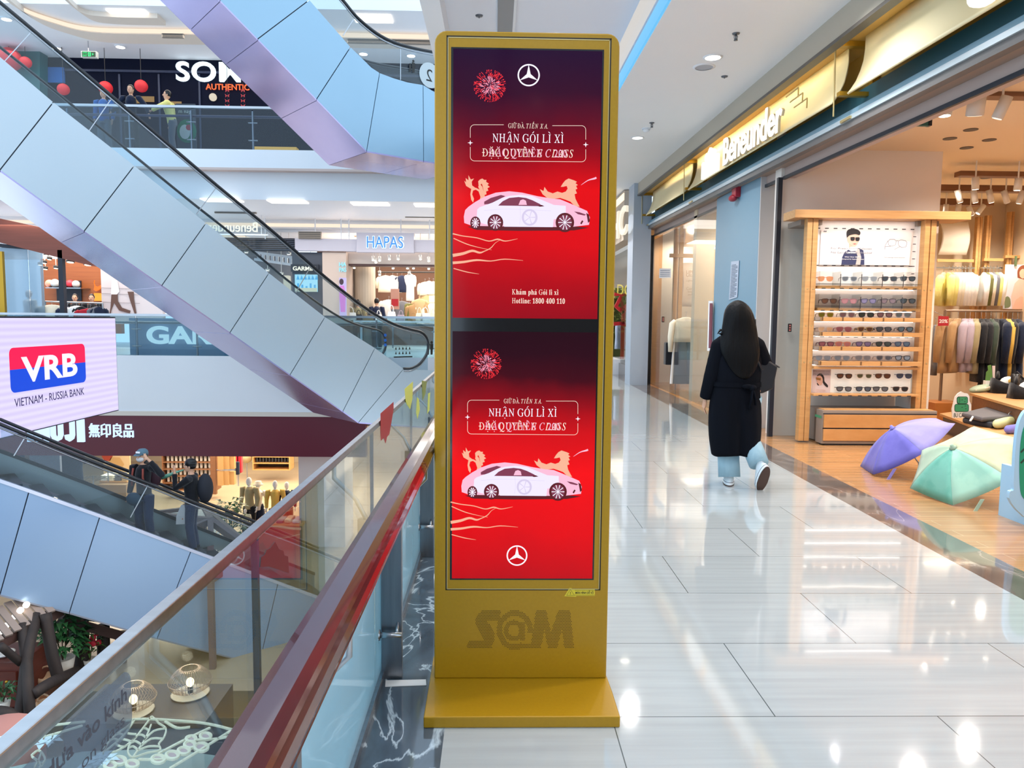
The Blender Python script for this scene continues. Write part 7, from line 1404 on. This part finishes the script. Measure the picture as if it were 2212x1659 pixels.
# acrylic tiers, ledges, lower panel, drawers
ACR = glass('acrylic', 'f6f7f6', .5, .0)
for r, (yt, yb0) in enumerate(((587, 622), (636, 670))):
    z0, z1 = PY(1850, yb0, YB - .2).z, PY(1850, yt, YB - .2).z
    a = obj('acrylic_tier', B().box(XL1 + .02, XR0 - .03, YB - .22, YB - .215, z0, z1), ACR, disp); b = B()
    for k in range(5): x = XL1 + .02 + k * .252; b.box(x, x + .004, YB - .22, YB, z0, z1)
    obj('acrylic_divider', b, ACR, a); obj('acrylic_shelf', B().box(XL1 + .02, XR0 - .03, YB - .22, YB, z0 + .045, z0 + .05), ACR, a); obj('tier_base', B().box(XL1 + .02, XR0 - .03, YB - .20, YB - .01, z0 - .008, z0 + .025), OAKX, a)
    b = B()
    for k in range(11): x = XL1 + .06 + k * .11; b.box(x, x + .045, YB - .205, YB - .19, z0 - .012, z0 - .002)
    for k in range(1, 5): x = XL1 + .02 + k * .252; b.cyl((x, YB - .225, z0 + .02), (x, YB - .225, z1 - .03), .004)
    obj('tier_pins', b, SLOT, a); obj('led_strip', B().box(XL1 + .03, XR0 - .04, YB - .045, YB - .03, z0 - .02, z0 - .013), E('led_white', 'fff6ea', 5), a)
for r, y in enumerate((686, 718, 749, 781)):
    z1, z0 = PY(1850, y, YB - .22).z, PY(1850, y + 9, YB - .22).z; l = obj('wooden_ledge', B().box(XL1 + .06, XR0 - .0, YB - .24, YB - .02, z0, z1), OAKX, disp, bevel=.002); b = B()
    for k in range(5): x = XL1 + .06 + k * .245; b.box(x, x + .016, YB - .245, YB - .238, z0 + .01, z1)
    obj('led_strip', B().box(XL1 + .02, XR0 - .02, YB - .045, YB - .03, z0 - .006, z0), E('led_white', 'fff6ea', 5), l); obj('ledge_clip', b, M('clip_brown', '6b4a2c', .5), l); obj('ledge_block', B().box(XL1 + .0, XL1 + .06, YB - .2, YB - .02, z0 + .01, z1), SHW, l)
zl = PY(1850, 795, YB - .25).z; obj('shelf_board', B().box(XL1, XR0, YB - .22, YB, zl - .018, zl + .012), OAKX, disp, bevel=.002)
E2 = M('lit_panel', 'efece2', .5, em='f3efe2', es=.25); z0 = PY(1850, 850, YB - .1).z; obj('lower_panel', B().box(XL1 + .01, XR0 - .01, YB - .05, YB, z0, zl - .02), E2, disp)
zs = PY(1850, 853, YB - .3).z; obj('shelf_board', B().box(XL1 - .0, XR0, YB - .24, YB, zs - .022, zs), OAKX, disp, bevel=.002); b = B()
for k in range(10): x = XL1 + .06 + k * .12; b.box(x, x + .045, YB - .245, YB - .24, zs - .022, zs - .012)
obj('shelf_slots', b, SLOT, disp)
p2 = thing('small_poster', 'small pink poster of a woman in amber sunglasses beside the lit panel', 'poster', tuple(PY(1776, 850, YB - .08))); YP = YB - .07
FP = Fr((0, YP, 0), (1, 0, 0), (0, 0, 1)); pt = p2
obj('sheet', flat(FP, [pp(*p) for p in ((1753, 851), (1793, 851), (1795, 798), (1756, 798))], -.01, 0), M('poster_blush', 'ecdcdc', .5), pt)
pp_('printed_title_band', [(1755, 811), (1794.5, 811), (1795, 798.5), (1756, 798.5)], M('printed_silver', 'b9b3ba', .6), .001)
for s, y in (('POLARIZED EYE', 804), ('PROTECTION', 809.5)): P = pp(1757, y); put_text(s, .02, FP, P[0], P[1], PGR, pt, 'printed_words', .0025, .0035, width=pp(1792 if y < 806 else 1790, y)[0] - P[0])
pp_('printed_hair', [(1764, 812), (1770, 806.5), (1776, 808), (1780, 815), (1781, 824), (1788, 832), (1787, 837), (1780, 831), (1776, 824), (1772, 815)], PBK, .002, 3); pp_('printed_hair', [(1764, 828), (1769, 826), (1769, 833), (1766, 832)], PBK, .002)
pp_('printed_face', [(1764, 813), (1771, 811), (1776, 816), (1777, 823), (1775, 830), (1770, 832), (1765, 826), (1763, 819)], PSK, .003, 3); pp_('printed_lens', [(1762, 815), (1773, 817), (1772, 822), (1763, 820)], M('printed_amber', '9a6a2c', .5), .005)
for s, y in (('Polarized lenses', 843), ('see clearer colours', 846)): P = pp(1764, y); put_text(s, .010, FP, P[0], P[1], PSK, pt, 'printed_words', .001, .002, width=pp(1783, y)[0] - P[0])
# chest of drawers below
DRW = M('burl_oak', 'b27b42', .4, noise=((5, 5, 9), .3, 'c8925a')); ch = thing('drawer_chest', 'low oak chest with two burl drawers at the foot of the sunglasses stand', 'chest', (4.5, 8.6, 0))
xa, xb = PZ(1769, 960, 0).x, 5.28; yf = 8.66; yk = YD - .005; zt_ = PY(1850, 887, yf).z
obj('carcass', B().box(xa, xb, yf, yk - .02, .02, zt_), SHW, ch, bevel=.003); obj('top_board', B().box(xa + .03, xb - .03, yf + .02, YD - .01, zt_, zt_ + .008), OAKX, ch); obj('carcass_back', B().box(xa + .04, XR1, YD + .11, YD + .4, .02, zt_ - .01), SHW, ch)
for i, (y0, y1) in enumerate(((896, 924), (927, 952))):
    z1, z0 = PY(1850, y0, yf).z, PY(1850, y1, yf).z; obj('drawer', B().box(xa + .012, xb - .012, yf - .018, yf, z0, z1), DRW, ch, bevel=.002)
b = B()
for y in (894, 925.5): z = PY(1850, y, yf).z; b.box(xa + .005, xb - .005, yf - .004, yf, z - .008, z + .006)
obj('drawer_gap', b, SLOT, ch); obj('plinth', B().box(xa + .05, xb - .05, yf + .03, yk - .03, 0, .02), BLACK, ch)
obj('handle_slot', B().box(xa - .004, xa, yf + .03, yf + .2, zt_ - .1, zt_ - .07), M('slot_green', '2c6a4c', .4, em='3f8f68', es=.3), ch)
# ------------------------------------------------------------------ umbrellas on the wooden floor
def umbrella(label, tip, axis, roll, r, h, cols, phase=0, n=8):
    """open folding umbrella lying on its rim: tip of the canopy, axis from the tip to the handle"""
    tip = V(tip); ax = V(axis).normalized(); u = ax.cross(V((0, 0, 1))).normalized(); v = ax.cross(u).normalized(); t = thing('umbrella', label, 'umbrella', tuple(tip), 'open umbrellas on the shop floor')
    def pt(rr, a): s = rr / r; return tip + ax * (h * (s ** 1.7)) + (u * math.cos(a) + v * math.sin(a)) * rr
    for i in range(n):
        a0, a1 = phase + i * 2 * math.pi / n, phase + (i + 1) * 2 * math.pi / n; b = B(); R = []
        for j in range(8):
            rr = r * (.02 + .98 * j / 7); row = []
            for k in range(6):
                q = k / 5; p0, p1 = pt(rr, a0), pt(rr, a1); p = p0.lerp(p1, q); sag = math.sin(q * math.pi) * (.015 + .05 * j / 7) * r
                row.append(p + ax * sag * .55)
            R.append(row)
        G = [[b.v(p) for p in row] for row in R]
        for j in range(7):
            for k in range(5): b.f([G[j][k], G[j][k + 1], G[j + 1][k + 1], G[j + 1][k]])
        g = obj('canopy_gore', b, cols[i % len(cols)], t, True); sdm = g.modifiers.new('cloth', 'SOLIDIFY'); sdm.thickness = .002
        obj('rib', B().tube([pt(r * .05, a0) + ax * .01, pt(r * .5, a0) + ax * .012, pt(r * .985, a0) + ax * .01], .004, 5), STEEL, t)
    f = obj('ferrule', B().lathe([(.004, -.035), (.014, -.03), (.018, -.01), (.03, 0), (.005, .004)], (0, 0, 0), 12), cols[0], t, True); M4 = Matrix((( u.x, v.x, ax.x, tip.x), (u.y, v.y, ax.y, tip.y), (u.z, v.z, ax.z, tip.z), (0, 0, 0, 1))); f.data.transform(M4)
    obj('shaft', B().cyl(tip, tip + ax * .42, .006), STEEL, t); obj('handle', B().cyl(tip + ax * .42, tip + ax * .50, .014), cols[0], t, True)
    b = B(); s = pt(r, phase - 1.5); b.prism([s, s + V((.03, 0, 0)), s + V((-.04, -.02, -.10)), s + V((-.07, -.02, -.10))], (0, .004, 0)); obj('tie_strap', b, cols[0], t)
    return t
def umb_mat(nm, c, c2): return M(nm, c, .75, 0, .2, noise=((5, 5, 5), .06, c2), sheen=.15)
UP = [umb_mat('violet_cloth', '5c58a8', '6460b0'), umb_mat('violet_cloth_b', '7672bd', '7f7cc6'), umb_mat('lilac_cloth', '857eb8', '8d87c0')]
UG = [umb_mat('mint_cloth', '8fbfae', '9fcbb8'), umb_mat('teal_cloth', '63a898', '74b5a5'), umb_mat('pale_mint_cloth', '98b09b', 'a3baa4'), umb_mat('cream_green_cloth', 'b3b796', 'bbbf9f')]
umbrella('open violet umbrella lying on its side in front of the drawer chest', (3.888, 7.085, .437), (.584, -.15, -.798), 0, .493, .207, [UP[1], UP[2], UP[2], UP[2], UP[0], UP[0]], 2.051, 6)
umbrella('open mint green umbrella lying on its side nearest the gallery', (3.799, 5.984, .438), (.642, .202, -.74), 0, .457, .198, [UG[2], UG[3], UG[3], UG[3], UG[0], UG[1]], 2.212, 6)
# ------------------------------------------------------------------ inside the shop beyond the partition
ZI = 3.62
for i, (x0, y0, x1, y1, Y, nm) in enumerate(((2112, 190, 2300, 208, 7.0, 'walnut ceiling beam nearest the shop opening'), (2075, 370, 2300, 381, 10.0, 'walnut ceiling beam second from the shop opening'), (2030, 400, 2300, 414, 10.8, 'walnut ceiling beam third from the shop opening'), (2025, 429, 2148, 443, 12.2, 'short walnut ceiling beam near the back wall'))):
    tag(obj('ceiling_beam', yb(x0, y0, x1, y1, Y, .14), DOAK, None, bevel=.004), nm, 'beam', 'walnut ceiling beams')
SPW = M('spot_white', 'dcd8d2', .4)
for i, (x, y, Y, d, r, L, nm) in enumerate(((2108, 230, 6.9, (.1, .3, -1), .075, .16, 'big white box spotlight under the nearest walnut beam'), (2165, 232, 6.9, (-.25, .3, -1), .05, .2, 'white spotlight right of the big box spotlight'), (2041, 243, 6.9, (0, 0, -1), .06, .06, 'glowing recessed spotlight above the partition'),
    (2107, 396, 9.9, (.12, .1, -1), .045, .16, 'glowing white spotlight left under the second beam'), (2199, 398, 9.9, (-.02, .1, -1), .045, .16, 'glowing white spotlight right under the second beam'),
    (2071, 424, 10.6, (.4, .1, -1), .04, .18, 'first white spotlight of the row under the third beam'), (2105, 424, 10.6, (.3, .1, -1), .04, .18, 'second white spotlight of the row under the third beam'), (2139, 424, 10.6, (.35, .1, -1), .04, .18, 'third white spotlight of the row under the third beam'), (2172, 425, 10.6, (.45, .1, -1), .04, .18, 'fourth white spotlight of the row under the third beam'), (2205, 426, 10.6, (-.2, .1, -1), .04, .18, 'fifth white spotlight of the row under the third beam'),
    (2043, 452, 12.0, (.0, .1, -1), .04, .16, 'first small spotlight under the short back beam'), (2070, 452, 12.0, (.0, .1, -1), .04, .16, 'second small spotlight under the short back beam'), (2096, 455, 12.0, (.5, .1, -.8), .04, .16, 'tilted glowing spotlight under the short back beam'), (2119, 452, 12.0, (-.5, .1, -.8), .04, .16, 'last glowing spotlight under the short back beam'))):
    cyl_light(nm, PY(x, y, Y), d, 'fff0d8', 7 if 'glowing' in nm or i in (5, 6, 7) else 1.2, 'shop spotlights', r, L, SPW, ZI)
for i, (x, y) in enumerate(((2097, 280), (2052, 299), (2137, 302), (2088, 319), (2130, 384))):
    q = PZ(x, y, ZI); tag(obj('recessed_light', B().cyl((q.x, q.y, ZI - .006), (q.x, q.y, ZI + .004), .075, None, 18), M('recess_dark', '4a3a30', .5)), 'dark round recessed light in the tan shop ceiling, %s from the front' % ordn[i], 'ceiling light', 'recessed shop lights')
t = thing('exit_sign', 'small green lit exit box under the shop lintel above the partition', 'exit sign', tuple(PY(1977, 262, 7.4))); q0, q1 = PY(1953, 274, 7.4), PY(2007, 246, 7.4)
obj('case', B().box(q0.x, q1.x, 7.4, 7.44, (q0.z + q1.z) / 2 - .05, (q0.z + q1.z) / 2 + .05), M('sign_case_green', '1f5b55', .4), t); obj('end_cap', B().box(q1.x, q1.x + .03, 7.39, 7.45, (q0.z + q1.z) / 2 - .05, (q0.z + q1.z) / 2 + .05), DARK, t); obj('hanger', B().cyl((q0.x + .1, 7.42, (q0.z + q1.z) / 2), (q0.x + .1, 7.42, ZI), .008), STEEL, t)
# oak posts and rails of the back wall
YG = 13.0
for i, (x, y0, y1, w, nm) in enumerate(((2108, 468, 770, 11, 'first tall oak post of the back wall by the yellow shirts'), (2128, 465, 770, 10, 'second tall oak post of the back wall'), (2176, 457, 770, 10, 'third tall oak post of the back wall beside the portrait poster'), (2212, 450, 770, 9, 'last tall oak post of the back wall at the photo edge'))):
    p = tag(obj('oak_post', yb(x - w / 2, y0, x, 790, YG, .08), OAK), nm, 'post', 'oak posts of the back wall'); obj('oak_strip', yb(x + .8, y0, x + w / 2, 790, YG + .01, .07), OAKX, p)
for i, (x0, x1, y, nm) in enumerate(((2025, 2104, 563, 'oak rail over the yellow and white shirts'), (2126, 2168, 561, 'oak rail over the pale green shirts'), (2172, 2300, 555, 'oak rail holding the portrait poster'))): tag(obj('oak_rail', yb(x0, y - 3, x1, y + 3, YG - .06, .06), OAKX), nm, 'rail', 'oak rails of the back wall')
cloth_board('cream cloth banner stretched high on the back wall of the shop', 2027, 480, 2092, 550, YG + .1, [])
struct('trim_34', yb(2020, 577, 2106, 580, YG - .1, .08), STEEL); struct('trim_35', yb(2122, 577, 2166, 580, YG - .1, .08), STEEL)
area('rack_light', (8.6, 12.6, 2.75), 2.0, .15, 8, (1, .93, .72), (math.radians(10), 0, 0))
for i, x in enumerate((2039, 2050, 2058, 2065, 2072, 2079, 2086, 2093, 2099)):
    c = 'yellow' if i < 3 else 'cream' if i < 5 else 'white'; garment('%s long sleeved shirt on the upper back rail, %s from the left' % ({'yellow': 'pale yellow', 'cream': 'cream', 'white': 'white'}[c], ordn[i]), PY(x, 578, YG - .22), math.pi / 2 - (.75 if i == 0 else .25), .42, .58, FAB[c], 'shirts on the upper back rail', .09, True, 'shirt', 'clothes', True, 80 + i, .5)
for i, x in enumerate((2126, 2133, 2140, 2147, 2154, 2161)): garment('%s long sleeved shirt in the narrow bay between oak posts, %s from the left' % (['white', 'olive', 'cream', 'grey', 'pale yellow', 'white'][i], ordn[i]), PY(x, 578, YG - .22), math.pi / 2 - .3, .42, .58, FAB[['white', 'olive', 'cream', 'grey', 'yellow', 'white'][i]], 'shirts in the narrow bay', .08, True, 'shirt', 'clothes', True, 95 + i, .5)
t = thing('portrait_poster', 'large pale portrait poster of a person in a pink top hung by a green strap', 'poster', tuple(PY(2195, 668, YG - .2))); YP = YG - .2
obj('sheet', yb(2170, 572, 2300, 668, YP, .02), M('poster_sky', 'd5d6e2', .6), t); FP = Fr((0, YP, 0), (1, 0, 0), (0, 0, 1)); pt = t
pp_('printed_body', [(2186, 668), (2184, 640), (2192, 612), (2202, 602), (2216, 600), (2230, 620), (2230, 668)], M('printed_blush', 'e0c0b4', .6), .001); pp_('printed_hair', [(2198, 600), (2198, 584), (2206, 574), (2218, 574), (2224, 590), (2218, 604)], M('printed_brown', '8a4a30', .6), .002, 3); pp_('printed_face', [(2203, 598), (2202, 588), (2208, 581), (2215, 584), (2216, 594), (2210, 602)], PSK, .003, 3)
pp_('printed_arm', [(2186, 668), (2194, 648), (2204, 640), (2216, 644), (2216, 668)], PSK, .0035); pp_('printed_tree', [(2170, 666), (2170, 646), (2176, 640), (2182, 646), (2182, 662)], M('printed_green', '6f7a5a', .6), .002, 3)
obj('strap', yb(2193, 553, 2197, 575, YP - .03, .02), M('strap_green', '4a5a3a', .6), t)
# near clothes rail
YR = 11.0; q0, q1 = PY(2042, 671, YR), PY(2206, 675, YR); rt = thing('clothes_rail', 'bronze clothes rail on a wooden block carrying the row of jackets', 'clothes rail', (q0.x, YR, 0)); BRZM = M('bronze_metal', '8f7a68', .35, .7)
obj('rail', B().cyl(q0, (q1.x, YR, q0.z), .018, None, 10), BRZM, rt); wbk = PZ(2030, 880, .0)
obj('upright', B().cyl((q0.x - .0, YR, .1), (q0.x, YR, q0.z), .022, None, 10), BRZM, rt); obj('upright', B().cyl((q1.x, YR, .1), (q1.x, YR, q0.z), .022, None, 10), BRZM, rt)
for x in (q0.x, q1.x): obj('base_block', B().box(x - .28, x + .2, YR - .35, YR + .15, .0, .30), M('burl_block', 'a5612a', .4, noise=((5, 5, 9), .3, 'b8733a')), rt)
sg_ = thing('price_sign', 'red twenty percent price sign at the left end of the clothes rail', 'sign', tuple(PY(2038, 693, YR - .3))); FQ = Fr(PY(2038, 693, YR - .3), (1, -.12, 0), (.02, 0, 1)); obj('card', flat(FQ, [(-.07, -.075), (.075, -.07), (.07, .065), (-.075, .07)], -.004, 0), M('sale_red', 'b0202e', .5), sg_); put_text('20%', .05, FQ, 0, -.03, PAPER, sg_, 'numerals', .0005, .002, 'c', bold=.02); obj('clip', B().cyl(FQ.p(0, .065), (FQ.p(0, .065).x, YR, q0.z), .004), STEEL, sg_)
gl = [('tan', .50, .82, 2054, .95), ('tan', .50, .80, 2070, .75), ('lilac', .48, .80, 2086, .6), ('lilac', .48, .78, 2096, .5), ('khaki', .48, .82, 2108, .5), ('black', .46, .95, 2120, .4), ('black', .46, .95, 2130, .35), ('green', .46, .98, 2141, .35), ('black', .52, .88, 2152, .7), ('dkblue', .46, .95, 2166, .3), ('mustard', .46, .85, 2177, .35), ('black', .5, 1.0, 2188, .5), ('dkblue', .46, 1.0, 2199, .35)]
nmc = {'tan': 'tan', 'lilac': 'dusty lilac', 'khaki': 'khaki', 'black': 'black', 'green': 'dark green', 'dkblue': 'very dark blue', 'mustard': 'mustard'}
for i, (c, w, L, px, yaw) in enumerate(gl):
    q = PY(px, 676, YR); garment('%s jacket on the bronze clothes rail, %s from the left' % (nmc[c], ordn[i]), (q.x, YR, q0.z - .03), math.pi / 2 - yaw, w * 1.12, L, FAB[c], 'jackets on the bronze rail', .16, i != 8, 'jacket', 'clothes', True, 120 + i, .58)
garment('lime trimmed grey trousers at the left of the price sign', PY(2022, 690, YR + .6), 1.2, .3, .8, FAB['grey'], None, .1, False, 'trousers', 'clothes', True, 141)
# wooden cubes and the display tables
t = thing('oak_plinth', 'oak plinth with upright board behind the jackets near the cactus sign', 'plinth', tuple(PZ(2090, 842, 0))); q = PZ(2090, 842, 0); obj('board', B().box(q.x - .6, q.x + .25, q.y + .25, q.y + .32, 0, .55), OAKX, t); obj('block', B().box(q.x + .05, q.x + .4, q.y - .1, q.y + .25, 0, .62), OAKX, t)
tz = .50; A = PZ(2095, 849, tz); C = PZ(2250, 893, tz); t = thing('display_table', 'walnut display table carrying black bra tops at the right edge', 'table', (A.x, A.y, 0))
P4 = [A, C, C + V((2, 0, 0)), A + V((2, .3, 0))]; obj('tabletop', B().prism(P4, (0, 0, -.03)), OAKX, t)
dn = lambda p, z: V((p.x, p.y, z)); o1 = V((.04, 0, 0))
for z0, z1 in ((.25, .455), (.02, .235)): obj('side_board', B().hexa([dn(A, z0) + o1, dn(C, z0) + o1, dn(C, z0) + o1 * 2, dn(A, z0) + o1 * 2, dn(A, z1) + o1, dn(C, z1) + o1, dn(C, z1) + o1 * 2, dn(A, z1) + o1 * 2]), DOAK, t)
obj('core', B().prism([dn(p, 0) + V((.1, .02 if k in (0, 3) else .02, 0)) for k, p in enumerate(P4)], (0, 0, .47)), DARK, t)
pz_ = .24; A2 = PZ(2030, 893, pz_); C2 = PZ(2230, 968, pz_); t = thing('low_platform', 'low oak platform edge behind the open umbrellas', 'platform', (A2.x, A2.y, 0)); P4 = [A2, C2, C2 + V((1.0, 0, 0)), dn(A, pz_) + V((.1, .2, 0))]; obj('top_board', B().prism(P4, (0, 0, -.03)), OAKX, t); obj('body', B().prism([dn(p, 0) + V((.05, 0, 0)) for p in P4], (0, 0, .2)), M('platform_dark', '39343a', .4), t)
# things on them
def bra(nm, px, py, s, mat):
    c = PZ(px, py, tz); t = thing('bra_top', nm, 'clothes', tuple(c), 'black bra tops on the walnut table'); b = B()
    R = []
    for k in range(9):
        a = math.pi * k / 8; x = -math.cos(a) * .16 * s; h = .10 * s + .06 * s * abs(math.cos(a)) ** 2; R.append([c + V((x, -.05 * s * math.sin(a) - .0, 0)), c + V((x, -.05 * s * math.sin(a) + .02, h)), c + V((x, .02 + .05 * s, h)), c + V((x, .10 * s, 0))])
    obj('bra_body', b.rings(R), mat, t, True)
    for sg1 in (-1, 1): obj('bra_strap', B().tube([c + V((sg1 * .14 * s, -.0, .15 * s)), c + V((sg1 * .10 * s, .06, .22 * s)), c + V((sg1 * .06 * s, .12, .16 * s))], .012 * s, 6), mat, t, True)
    obj('bra_lining', B().ell(c + V((0, .035, .09 * s)), (.10 * s, .045 * s, .085 * s), 12, 8), FAB['white'], t, True); obj('bra_pad', B().ell(c + V((.02, .0, .12 * s)), (.05 * s, .03 * s, .035 * s), 10, 6), FAB['mustard'], t, True)
bra('black bra top with white lining in the middle of the walnut table', 2180, 850, 1.35, FAB['black']); bra('black bra top cut off by the right edge on the walnut table', 2222, 862, 1.3, FAB['black']); bra('smaller black bra top standing behind the others on the walnut table', 2142, 838, 1.0, FAB['black'])
t = thing('camisole', 'mint and grey camisole folded at the left end of the walnut table', 'clothes', tuple(PZ(2125, 846, tz))); c = PZ(2122, 848, tz); obj('fabric', B().ell(c + V((.02, .06, .05)), (.17, .10, .055), 14, 8, Matrix.Rotation(-.2, 3, 'Y')), M('mint_satin', 'a9b9a0', .4), t, True); obj('trim', B().tube([c + V((-.1, .0, .03)), c + V((.05, -.03, .07)), c + V((.18, .02, .10))], .012, 6), FAB['cream'], t, True)
c = PZ(2192, 806, tz + .0); c = PY(2192, 835, 10.0); tag(obj('pen_cup', B().lathe([(.05, 0), (.055, .28), (.045, .28), (.04, .02)], (c.x, c.y, tz), 14), BLACK, None, True), 'tall black cylinder cup standing behind the bra tops', 'cup')
t = thing('price_cards', 'small green and white cut-out cards behind the camisole', 'cards', tuple(PY(2138, 820, 10.3))); F4 = Fr((0, 10.3, 0), (1, 0, 0), (0, 0, 1)); p4 = lambda x, y: (PY(x, y, 10.3).x, PY(x, y, 10.3).z)
obj('green_card', flat(F4, [p4(*p) for p in ((2128, 822), (2130, 804), (2134, 800), (2133, 790), (2140, 788), (2142, 800), (2144, 822))], 0, .008), M('card_green', '5d8a45', .5), t); obj('white_card', flat(F4, [p4(*p) for p in ((2144, 822), (2143, 790), (2149, 790), (2148, 822))], 0, .008), M('card_pink', 'e6d3d0', .5), t); obj('card_foot', B().box(p4(2128, 822)[0], p4(2148, 822)[0], 10.28, 10.34, .5, p4(2138, 822)[1]), PAPER, t)
cs = thing('cactus_sign', 'white cut-out sign with a green cut cactus stem drawing and dark letters on the platform', 'sign', tuple(PZ(2078, 900, pz_))); YCq = PZ(2078, 903, pz_).y; F5 = Fr((0, YCq, 0), (1, 0, 0), (0, 0, 1)); p5 = lambda x, y: (PY(x, y, YCq).x, PY(x, y, YCq).z)
obj('board', flat(F5, [p5(*p) for p in ((2058, 903), (2057, 884), (2060, 872), (2064, 857), (2070, 850), (2077, 846), (2083, 849), (2090, 850), (2094, 856), (2094, 866), (2098, 874), (2097, 903))], -.02, 0), PAPER, cs)
b = B(); flat(F5, [p5(*p) for p in rrect(2067, 2090, 857, 872, 4)], 0, .003, b); flat(F5, [p5(*p) for p in rrect(2062, 2092, 873, 889, 4)], 0, .003, b); obj('cactus_drawing', b, M('cactus_green', '3f9266', .5), cs)
b = B(); ringp(F5, [p5(*p) for p in rrect(2067, 2090, 857, 872, 4)], .006, .003, .004, b); ringp(F5, [p5(*p) for p in rrect(2062, 2092, 873, 889, 4)], .006, .003, .004, b); ringp(F5, [p5(*p) for p in circ(2070, 864.5, 3, 14, 7)], .005, .003, .004, b)
for x, y in ((2078, 864), (2085, 862), (2084, 868), (2078, 880), (2086, 883), (2085, 877)): stroke(F5, [p5(x - 1.5, y), p5(x + 1.5, y - .6)], .007, .003, .004, b)
obj('drawing_lines', b, M('line_ink', '17352a', .5), cs)
P = p5(2060, 901); put_text('BU CACTUS', .055, F5, P[0], P[1], M('line_ink', '17352a', .5), cs, 'letters', .001, .003, width=(p5(2076, 901)[0] - P[0]) * 2.45)
def case(nm, pts, z, h, mat, rad=.03):
    c = sum((PZ(x, y, z) for x, y in pts), V()) / len(pts); return tag(obj('folded_case', B().prism([PZ(x, y, z) for x, y in pts], (0, 0, h)), mat, None, bevel=rad), nm, 'case')
CG = M('case_charcoal', '5a585c', .7); CG2 = M('case_dark', '2c3038', .7)
fc = thing('umbrella_case', 'large folded charcoal case with a white zip pull on the low platform', 'case', tuple(PZ(2120, 918, pz_))); obj('lower_fold', B().prism([PZ(*p, pz_) for p in ((2078, 914), (2142, 926), (2200, 918), (2140, 897))], (0, 0, .07)), CG2, fc, bevel=.025); obj('upper_fold', B().prism([PZ(*p, pz_ + .07) for p in ((2076, 901), (2120, 912), (2190, 908), (2142, 884))], (0, 0, .06)), CG, fc, bevel=.025); obj('zip_pull', B().bar(PZ(2104, 897, pz_ + .12), PZ(2096, 909, pz_ + .08), .02, .012), PAPER, fc)
def pouch(nm, p0, p1, r, mat, group):
    t = thing('pouch', nm, 'pouch', tuple(p0), group); d = p1 - p0; obj('body', B().tube([p0 - d * .02, p0 + d * .08, p0 + d * .5, p0 + d * .92, p1], [r * .5, r, r * 1.08, r, r * .6], 12), mat, t, True); m_ = p0 + d * .7 + V((0, 0, r * 1.1)); obj('loop', B().tube([m_ + V((.05 * math.cos(a), .01 * math.sin(a), .05 * math.sin(a))) for a in [k * .5236 for k in range(12)]], .006, 5, True), STEEL, t, True)
pouch('pale lime rolled pouch beside the charcoal case', PZ(2150, 928, pz_) + V((0, 0, .06)), PZ(2200, 916, pz_) + V((0, 0, .06)), .055, M('pouch_lime', 'c4cc9a', .7), 'rolled pouches'); pouch('violet rolled pouch at the right end of the platform', PZ(2174, 938, pz_) + V((0, 0, .05)), PZ(2225, 932, pz_) + V((0, 0, .05)), .05, UP[1], 'rolled pouches')
# big cut-out at the right edge
yc = 5.15; F6 = Fr((0, yc, 0), (1, 0, 0), (0, 0, 1)); p6 = lambda x, y: (PY(x, y, yc).x, PY(x, y, yc).z)
co = thing('cutout_board', 'light blue rimmed green cut-out board at the right edge of the photo', 'cut-out', tuple(PZ(2215, 1118, 0)))
out = smooth_path([(2180, 1076, 0), (2182, 1062, 0), (2190, 1058, 0), (2190, 1040, 0), (2193, 980, 0), (2198, 930, 0), (2207, 900, 0), (2222, 884, 0), (2260, 880, 0)], 4); P = [p6(p.x, p.y) for p in out] + [p6(2300, 900), p6(2300, 1150), p6(2214, 1118), p6(2195, 1100), p6(2186, 1088)]
obj('board', flat(F6, P, -.03, 0), M('cutout_sky', '9cc4e0', .5), co); out = smooth_path([(2212, 1078, 0), (2204, 1060, 0), (2202, 1000, 0), (2206, 945, 0), (2216, 915, 0), (2240, 900, 0), (2300, 900, 0)], 4); obj('green_body', flat(F6, [p6(p.x, p.y) for p in out] + [p6(2300, 1078)], 0, .004), M('cutout_green', '0f8a68', .5), co)
b = B()
for y in (975, 998): stroke(F6, [p6(2204, y + 2), p6(2214, y - 8)], .012, .004, .006, b)
obj('spine_lines', b, M('line_ink', '17352a', .5), co); q = p6(2230, 1100); obj('prop', B().box(q[0], q[0] + .04, yc + .03, yc + .35, 0, .4), M('cutout_sky', '9cc4e0', .5), co)
